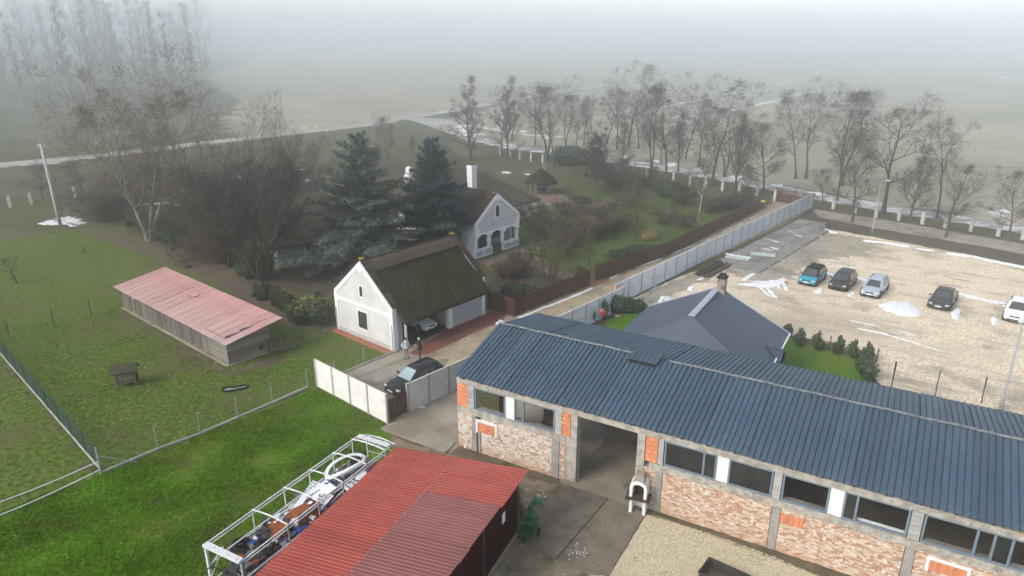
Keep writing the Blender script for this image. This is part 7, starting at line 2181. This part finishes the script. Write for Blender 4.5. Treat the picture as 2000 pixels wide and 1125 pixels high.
# garden and field trees
plant('young', (1242, 470), 330, 'young olive-twigged tree in the garden lawn beside the golden shrub', 'garden_tree')
plant('olive', (1072, 552), 428, 'wide multi-stemmed bare tree just behind the picket fence', 'garden_tree', rz=1)
plant('young', (1150, 519), 445, 'small bare tree by the gap in the picket fence', 'garden_tree')
plant('birch', (1364, 431), 235, 'pale trunked birch behind the long picket fence', 'birch_tree')
plant('dark_crown', (1165, 381), 250, 'dark dense crowned tree behind the gazebo', 'garden_tree', wide=.85)
plant('fruit', (1114, 389), 362, 'little round reddish tree beside the gazebo', 'garden_tree', wide=1.2)
plant('lime_b', (757, 313), 224, 'rounded bare tree beyond the conifers near the main road', wide=1.1)
plant('lime_a', (806, 300), 262, 'small bare tree beside the road junction')
plant('fruit', (83, 391), 314, 'spreading bare fruit tree near the utility pole', 'fruit_tree', wide=1.35)
plant('fruit', (163, 380), 300, 'spreading bare fruit tree between utility pole and plane tree', 'fruit_tree', wide=1.2, rz=2)
plant('fruit_bare', (33, 553), 500, 'small crooked fruit tree alone in the paddock', 'fruit_tree', wide=1.3, rz=.4)
plant('plane', (292, 470), 95, 'great pale barked plane tree with a few rust leaves', 'plane_tree', rz=.6, wide=1.2)
plant('bush_tree', (508, 548), 248, 'broad fan shaped bare tree beside the cottage wing', 'bare_tree', rz=.3, wide=.92)
plant('bush_tree', (449, 522), 318, 'smaller fan shaped bare tree behind the barn', 'bare_tree', rz=2.0, wide=.8)
for i, (px, vt, wd) in enumerate((((195, 432), 372, 1.3), ((230, 425), 380, 1.3), ((330, 455), 398, 1.5), ((400, 505), 452, 1.4), ((430, 515), 460, 1.3), ((355, 400), 350, 1.6), ((400, 372), 335, 1.6), ((640, 372), 322, 1.5), ((700, 330), 290, 1.6), ((850, 318), 282, 1.4), ((1085, 462), 424, 1.2), ((1135, 440), 405, 1.3), ((1165, 462), 412, 1.3), ((1120, 480), 440, 1.2), ((1205, 372), 330, 1.6), ((1175, 345), 300, 1.8), ((1255, 362), 325, 1.5), ((1330, 398), 360, 1.4), ((1390, 415), 385, 1.3), ((1455, 400), 368, 1.3), ((1010, 540), 505, 1.2), ((985, 545), 512, 1.2), ((270, 385), 330, 1.6), ((310, 372), 325, 1.5), ((470, 380), 335, 1.5), ((560, 372), 330, 1.5))):
    wh = ['near the utility pole', 'near the plane tree', 'under the plane tree', 'behind the barn', 'behind the barn near the fallen trunk', 'beyond the plane tree', 'beyond the fan shaped tree', 'behind the conifers', 'near the round tree by the road', 'by the road junction', 'purple one in the garden', 'in the middle of the garden', 'with dense twigs in the garden lawn', 'by the garden path', 'behind the gazebo tree', 'in the dark thicket by the gazebo', 'by the stone posts near the gazebo', 'in the garden corner', 'under the birch', 'near the drive gate', 'in the bed behind the garage', 'close to the garage corner', 'in the field edge by the plane tree', 'in the field edge behind the plane tree', 'in the far orchard', 'in the far orchard by the cottage wing'][i]
    plant('thicket', px, vt, 'leafless twiggy bush ' + wh, 'twiggy_bush', 'bush', 'leafless bushes', wide=wd)
for i, (px, vt, wd) in enumerate((((1040, 440), 398, 1.2), ((1062, 468), 428, 1.2), ((1100, 505), 462, 1.1), ((1022, 525), 488, 1.1), ((1205, 448), 405, 1.2), ((1232, 405), 368, 1.3), ((1300, 438), 402, 1.1), ((1340, 448), 415, 1.1), ((1000, 420), 385, 1.2), ((1110, 425), 390, 1.2))):
    plant('thicket', px, vt, 'wispy leafless garden bush ' + ['beside the cottage gable', 'in front of the cottage gable', 'by the small bare tree', 'at the end of the brick path', 'in the middle lawn', 'behind the rounded brown shrub', 'near the golden shrub', 'behind the long picket fence', 'between cottage and gazebo', 'below the gazebo'][i], 'twiggy_bush', 'bush', 'leafless bushes', wide=wd)
# wood in the fog at the left
rt = random.Random(21)
WORDN = ords + ['twenty-eighth', 'twenty-ninth', 'thirtieth', 'thirty-first', 'thirty-second', 'thirty-third', 'thirty-fourth']
pos = []
for i in range(34):
    u = -60 + i * 15.5 + rt.uniform(-10, 10)
    dist = 240 + rt.random() * 170
    pos.append(((u - 1000) / FOC * dist * 1.06, dist))
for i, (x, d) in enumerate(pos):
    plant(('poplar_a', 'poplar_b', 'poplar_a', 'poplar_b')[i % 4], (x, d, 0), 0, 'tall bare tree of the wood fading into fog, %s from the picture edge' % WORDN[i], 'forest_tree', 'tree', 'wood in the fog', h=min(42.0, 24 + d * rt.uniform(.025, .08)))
def scrub(p, rng, V, F_):
    h0 = rng.uniform(1.5, 4.5)
    for _ in range(26):
        a = rng.uniform(0, 6.28)
        k = len(V)
        b_ = Vector((p.x + rng.gauss(0, 1.2), p.y + rng.gauss(0, 1.2), 0))
        e_ = b_ + Vector((rng.gauss(0, .7), rng.gauss(0, .7), h0 * rng.uniform(.5, 1.1)))
        V += [(b_.x - .03, b_.y, 0), (b_.x + .03, b_.y, 0), tuple(e_)]
        F_.append((k, k + 1, k + 2))
scatter('undergrowth', [[(-120, 300), (0, 300), (180, 288), (300, 274), (380, 262), (360, 230), (280, 205), (-100, 205)]], 130, scrub, 'twig_hazed', 'brown undergrowth of the wood beyond the road', 31)
scatter('undergrowth', [[(360, 262), (460, 252), (560, 240), (600, 222), (480, 205), (350, 225)]], 25, scrub, 'twig_hazed', 'thin scrub at the edge of the wood', 33)
scatter('undergrowth', [[(170, 420), (330, 460), (440, 520), (480, 470), (600, 440), (640, 380), (420, 350), (250, 370), (150, 390)]], 70, scrub, 'twig_brown', 'leafless undergrowth between plane tree and cottage', 32)
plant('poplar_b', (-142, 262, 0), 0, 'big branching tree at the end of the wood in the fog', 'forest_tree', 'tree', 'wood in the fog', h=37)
# fallen trunk and leaning stump
tag(MB().tube([G(370, 522, .1), G(340, 512, .35), G(327, 498, .9), G(322, 486, 1.6)], [.26, .24, .2, .12], 8).build('fallen_trunk', 'bark_dark', smooth=True), 'dark bent fallen trunk lying behind the barn', 'trunk')
tag(MB().tube([G(254, 436), G(251, 436, 1.4), G(246, 436, 3.0)], [.34, .3, .24], 8).build('cut_trunk', 'bark_dark', smooth=True), 'thick cut trunk standing left of the plane tree', 'trunk')

# conifers: tiers of boughs carrying thousands of needle sprays
def conifer(seed, H, rad, tiers, droop, per, sub, spray, sl, sw, upturn, taper=.9):
    rng = random.Random(seed)
    TV, TF, V, F_ = [], [], [], []
    add_tube(TV, TF, [Vector((0, 0, H * k / 10)) for k in range(11)], [.32 * (1 - k / 10.5) + .02 for k in range(11)], 8)
    def needles(p, d, nn, l_):
        for _ in range(nn):
            cd = (d * .9 + rvec(rng) * .42).normalized()
            o1 = cd.cross(Vector((rng.uniform(-.5, .5), rng.uniform(-.5, .5), 1))).normalized() * sw
            i = len(V)
            q = p + rvec(rng) * .05
            e_ = q + cd * l_ * rng.uniform(.7, 1.25)
            m = q.lerp(e_, .45)
            for w_ in (q, m - o1, e_, m + o1):
                V.append((w_.x, w_.y, w_.z))
            F_.append((i, i + 1, i + 2)); F_.append((i, i + 2, i + 3))
    for t in range(tiers):
        f = (t + .5) / tiers
        z = H * (.06 + .92 * f ** .95)
        Rr = rad * (1 - f) ** taper * rng.uniform(.8, 1.2) * (1 if f > .12 else .8) + .25
        nb = max(4, int(per * (1 - .45 * f)))
        a0 = rng.uniform(0, 6.28)
        for b in range(nb):
            a = a0 + 2 * math.pi * b / nb + rng.uniform(-.3, .3)
            L = Rr * rng.choice((.55, .8, .95, 1.05, 1.15, 1.3)) * rng.uniform(.9, 1.1)
            zj = rng.uniform(-.5, .5) * H / tiers * 2.6
            dr = droop * (1 - f * .8) * rng.uniform(.6, 1.3)
            pts = []
            ns = 6
            bend = rng.uniform(-.35, .35)
            for k in range(ns + 1):
                s_ = k / ns
                zz = z + zj + L * (.16 * s_ + f * .35 * s_ - dr * s_ * s_ + upturn * s_ ** 3)
                aa = a + bend * s_ * s_
                pts.append(Vector((math.cos(aa) * L * s_, math.sin(aa) * L * s_, zz)))
            add_tube(TV, TF, pts, [.07 * (1 - .8 * k / ns) * (.5 + L / rad) for k in range(ns + 1)], 4)
            sd = Vector((-math.sin(a), math.cos(a), 0))
            m = max(3, int(sub * L / rad + 2))
            for k in range(m):
                s_ = .18 + .82 * (k + rng.random()) / m
                x = s_ * ns
                i = min(int(x), ns - 1)
                q = pts[i].lerp(pts[i + 1], x - i)
                d = (pts[i + 1] - pts[i]).normalized()
                for sg in (-1, 1):
                    bl = L * .34 * (1.15 - s_ * .75) * rng.uniform(.6, 1.2)
                    bd = (d * .75 + sd * sg * .8 + Vector((0, 0, -.12 + rng.uniform(-.15, .12)))).normalized()
                    c = max(2, int(bl / .22))
                    for j in range(c):
                        needles(q + bd * bl * (j + .5) / c + Vector((0, 0, -droop * .12 * (j / c))), bd, spray, sl)
            needles(pts[-1], (pts[-1] - pts[-2]).normalized(), spray * 2, sl)
    return (TV, TF), (V, F_)
def plant_conifer(px, v_top, label, mat, rz, base=None, **kw):
    p = base or flat(G(*px))
    H = hgt(px, v_top)
    t, c = conifer(H=H, **kw)
    o = thing('conifer_tree', label, 'tree', p, rz)
    inst(mesh_np('trunk', *t, 'bark_dark', True), 'trunk', o)
    inst(mesh_np('crown', *c, mat), 'crown', o)
    return len(c[1])
n1 = plant_conifer((716, 526), 268, 'broad grey-green cedar with drooping tiered boughs in front of the cottage', 'needle_cedar', 0, seed=5, rad=6.3, tiers=24, droop=.40, per=11, sub=14, spray=8, sl=.36, sw=.042, upturn=.10, taper=.78)
n2 = plant_conifer((853, 503), 272, 'dense blue-green spruce standing between cedar and porch', 'needle_spruce', 0, seed=8, rad=3.7, tiers=30, droop=.34, per=12, sub=11, spray=9, sl=.29, sw=.045, upturn=.16, taper=.72)
print('needle tris', n1, n2)

# leafy shrubs: leaves spread through uneven clumps
def leaf_cloud(seed, blobs, n, size, shell=.55):
    rng = random.Random(seed)
    V, F_ = [], []
    tot = sum(b[3] * b[4] * b[5] for b in blobs)
    for (cx, cy, cz, rx, ry, rz_) in blobs:
        for _ in range(int(n * rx * ry * rz_ / tot)):
            d = rvec(rng).normalized()
            q = Vector((d.x, d.y, d.z)) * 1.4 + Vector((cx, cy, cz + seed))
            bump = 1 + .35 * mnoise.noise(q * 1.3) + .22 * mnoise.noise(q * 3.1)
            r_ = (shell + (1 - shell) * rng.random() ** .5) * bump
            p = Vector((cx + d.x * rx * r_, cy + d.y * ry * r_, cz + d.z * rz_ * r_))
            if p.z < .03: continue
            s_ = size * rng.uniform(.6, 1.35)
            nr = (d + rvec(rng) * .6).normalized()
            a = nr.orthogonal().normalized()
            a = (Matrix.Rotation(rng.uniform(0, 6.28), 3, nr) @ a) * s_
            b_ = nr.cross(a) * .5
            i = len(V)
            for w_ in (p - a, p + b_ + nr * s_ * .15, p + a, p - b_ + nr * s_ * .15):
                V.append((w_.x, w_.y, w_.z))
            F_.append((i, i + 1, i + 2)); F_.append((i, i + 2, i + 3))
    return V, F_
def shrub(px, label, mat, blobs, n, size, rz=0.0, extra=None, name='evergreen_shrub', seed=None, group=None, stem=True, cat='shrub'):
    t = thing(name, label, cat, flat(G(*px)), rz, group)
    sd = seed or int(px[0])
    inst(mesh_np('foliage', *leaf_cloud(sd, blobs, n, size), mat), 'foliage', t)
    if stem:
        mb = MB()
        rng = random.Random(sd)
        for (cx, cy, cz, rx, ry, rz_) in blobs:
            for k in range(3):
                mb.tube([(cx * .6, cy * .6, 0), (cx + rng.uniform(-.3, .3) * rx, cy + rng.uniform(-.3, .3) * ry, cz * .7), (cx + rng.uniform(-.7, .7) * rx, cy + rng.uniform(-.7, .7) * ry, cz + rz_ * .6)], [.04, .03, .01], 5)
        mb.build('stems', 'bark_dark', t)
    if extra:
        m2, bl2, n2_, s2 = extra
        inst(mesh_np('blossom', *leaf_cloud(sd + 3, bl2, n2_, s2, .9), m2), 'blossom', t)
    return t
shrub((500, 545), 'tall dark glossy evergreen shrub under the fan shaped tree', 'leaf_laurel', [(-.6, 0, 1.3, 1.3, 1.2, 1.3), (.9, .3, 1.6, 1.2, 1.2, 1.5), (0, .6, 2.2, 1.0, 1.0, 1.0)], 5200, .13)
shrub((515, 585), 'round blue-green shrub at the near end of the clipped hedge', 'leaf_bluegreen', [(0, 0, .85, .95, .9, .9)], 2200, .10)
for i, px in enumerate(((540, 598), (553, 606), (566, 613))):
    shrub(px, '%s columnar thuja of the clipped hedge behind the barn' % ords[i], 'leaf_thuja', [(0, 0, .95, .55, .55, 1.05)], 1500, .08, name='thuja', group='clipped thujas')
shrub((610, 636), 'broad glossy shrub with yellow blossom beside the white gable', 'leaf_laurel', [(-1.1, .3, 1.2, 1.1, 1.0, 1.1), (.5, .1, 1.3, 1.3, 1.1, 1.2), (.2, 1.2, 1.2, 1.2, 1.0, 1.2)], 5400, .13, extra=('leaf_yellow', [(.1, .4, 1.75, 1.5, 1.0, .8)], 420, .10))
shrub((355, 478), 'dark evergreen bush under the plane tree', 'leaf_bluegreen', [(0, 0, 1.2, 1.5, 1.3, 1.3), (-1.5, .5, 1.0, 1.2, 1.1, 1.1)], 3000, .15)
shrub((1003, 585), 'dark low evergreen behind the picket fence corner', 'leaf_laurel', [(0, 0, .8, 1.2, 1.0, .85), (1.4, .3, .7, 1.0, .9, .75)], 2600, .12)
shrub((1250, 498), 'low dark juniper spreading along the long picket fence', 'leaf_bluegreen', [(-2.4, -1.5, .5, 1.6, .9, .6), (-.6, -.4, .6, 1.6, 1.0, .7), (1.2, .6, .5, 1.4, .9, .6)], 3600, .12)
shrub((1268, 470), 'golden dry shrub beside the long picket fence', 'leaf_drygold', [(0, 0, .6, 1.0, .8, .7)], 900, .10)
shrub((1305, 385), 'dark conifer shrub near the stone posts', 'leaf_bluegreen', [(0, 0, 1.2, 2.2, 1.6, 1.3), (2.0, .3, .9, 1.6, 1.2, 1.0)], 2600, .20)
shrub((1420, 408), 'low dark evergreen mound near the far drive', 'leaf_bluegreen', [(0, 0, .9, 2.0, 1.5, .9), (-2, -.6, .7, 1.4, 1.2, .7)], 2200, .18)
shrub((1150, 462), 'large brownish rounded shrub in the garden lawn', 'leaf_reed', [(0, 0, 1.4, 1.8, 1.6, 1.4), (-1.6, .6, 1.2, 1.4, 1.3, 1.2)], 1700, .14)
shrub((1170, 455), 'dark leafy shrub behind the brownish rounded one', 'leaf_laurel', [(0, 0, 1.3, 1.7, 1.5, 1.3)], 1600, .14)
shrub((1185, 405), 'long brown hedge running across the garden', 'leaf_reed', [(-3.6, -6.0, .7, 1.0, 1.6, .75), (-2.0, -3.6, .7, 1.0, 1.6, .8), (-.6, -1.2, .7, 1.0, 1.6, .75), (.8, 1.2, .7, 1.0, 1.6, .75)], 3000, .14, name='hedge', cat='hedge')
shrub((1110, 322), 'dark thicket beside the gazebo', 'leaf_bluegreen', [(0, 0, 1.8, 4.0, 2.4, 1.9), (4.5, 0, 1.6, 3.0, 2.2, 1.7)], 2400, .28)
shrub((1135, 398), 'low evergreen beside the gazebo path', 'leaf_bluegreen', [(0, 0, .6, 1.4, 1.0, .65)], 900, .13)
for i, px in enumerate(((1560, 676), (1597, 684), (1636, 692), (1667, 700), (1692, 706))):
    shrub(px, '%s young laurel in the row behind the small lawn, from the grey roof' % ords[i], 'leaf_laurel', [(.1 * math.sin(i * 2.1), 0, .5, .42, .38, .45), (.18 * math.cos(i * 3), .1, .95, .30 + .08 * (i % 2), .30, .42), (-.2, -.1 * math.sin(i), .7, .25, .28, .45), (.05, .15, 1.35, .16, .16, .25)], 750, .10, name='young_laurel', group='young laurels in a row')
shrub((1692, 740), 'dense evergreen hedge beside the dark garden fence', 'leaf_laurel', [(0, 0, .8, .55, .9, .85), (.25, 1.1, .8, .55, .8, .85)], 1800, .10, name='hedge', cat='hedge')
shrub((1205, 612), 'leafy shrub against the ivy-grown wall, nearer the long wall', 'leaf_laurel', [(0, 0, .8, .9, .6, .85), (1.0, .2, .7, .8, .6, .75), (1.9, .1, .65, .7, .6, .65)], 3000, .12)
shrub((1188, 625), 'climbing ivy on the pale wall behind the blue roof', 'leaf_laurel', [(-.4, .3, .9, .45, .25, .9), (-1.6, -.6, .6, .4, .2, .6)], 900, .10, name='ivy', cat='ivy')
shrub((1540, 662), 'leafy shrub at the corner of the grey roof', 'leaf_laurel', [(0, .4, .6, .4, .4, .6)], 500, .1)
# ================================================================ HAZE
hz = MB().box(-1900, 1900, -60, 2600, -1.0, 44.0).build('haze', 'snow')
hm_ = bpy.data.materials.new('fog')
hm_.use_nodes = True
hm_.node_tree.nodes.clear()
pv = hm_.node_tree.nodes.new('ShaderNodeVolumePrincipled')
pv.inputs['Color'].default_value = (.96, .975, .99, 1)
pv.inputs['Density'].default_value = .0031
pv.inputs['Anisotropy'].default_value = .90
oo = hm_.node_tree.nodes.new('ShaderNodeOutputMaterial')
hm_.node_tree.links.new(pv.outputs[0], oo.inputs['Volume'])
hz.data.materials.clear(); hz.data.materials.append(hm_)
tag(hz, 'pale winter fog filling the air', None, None, 'stuff')
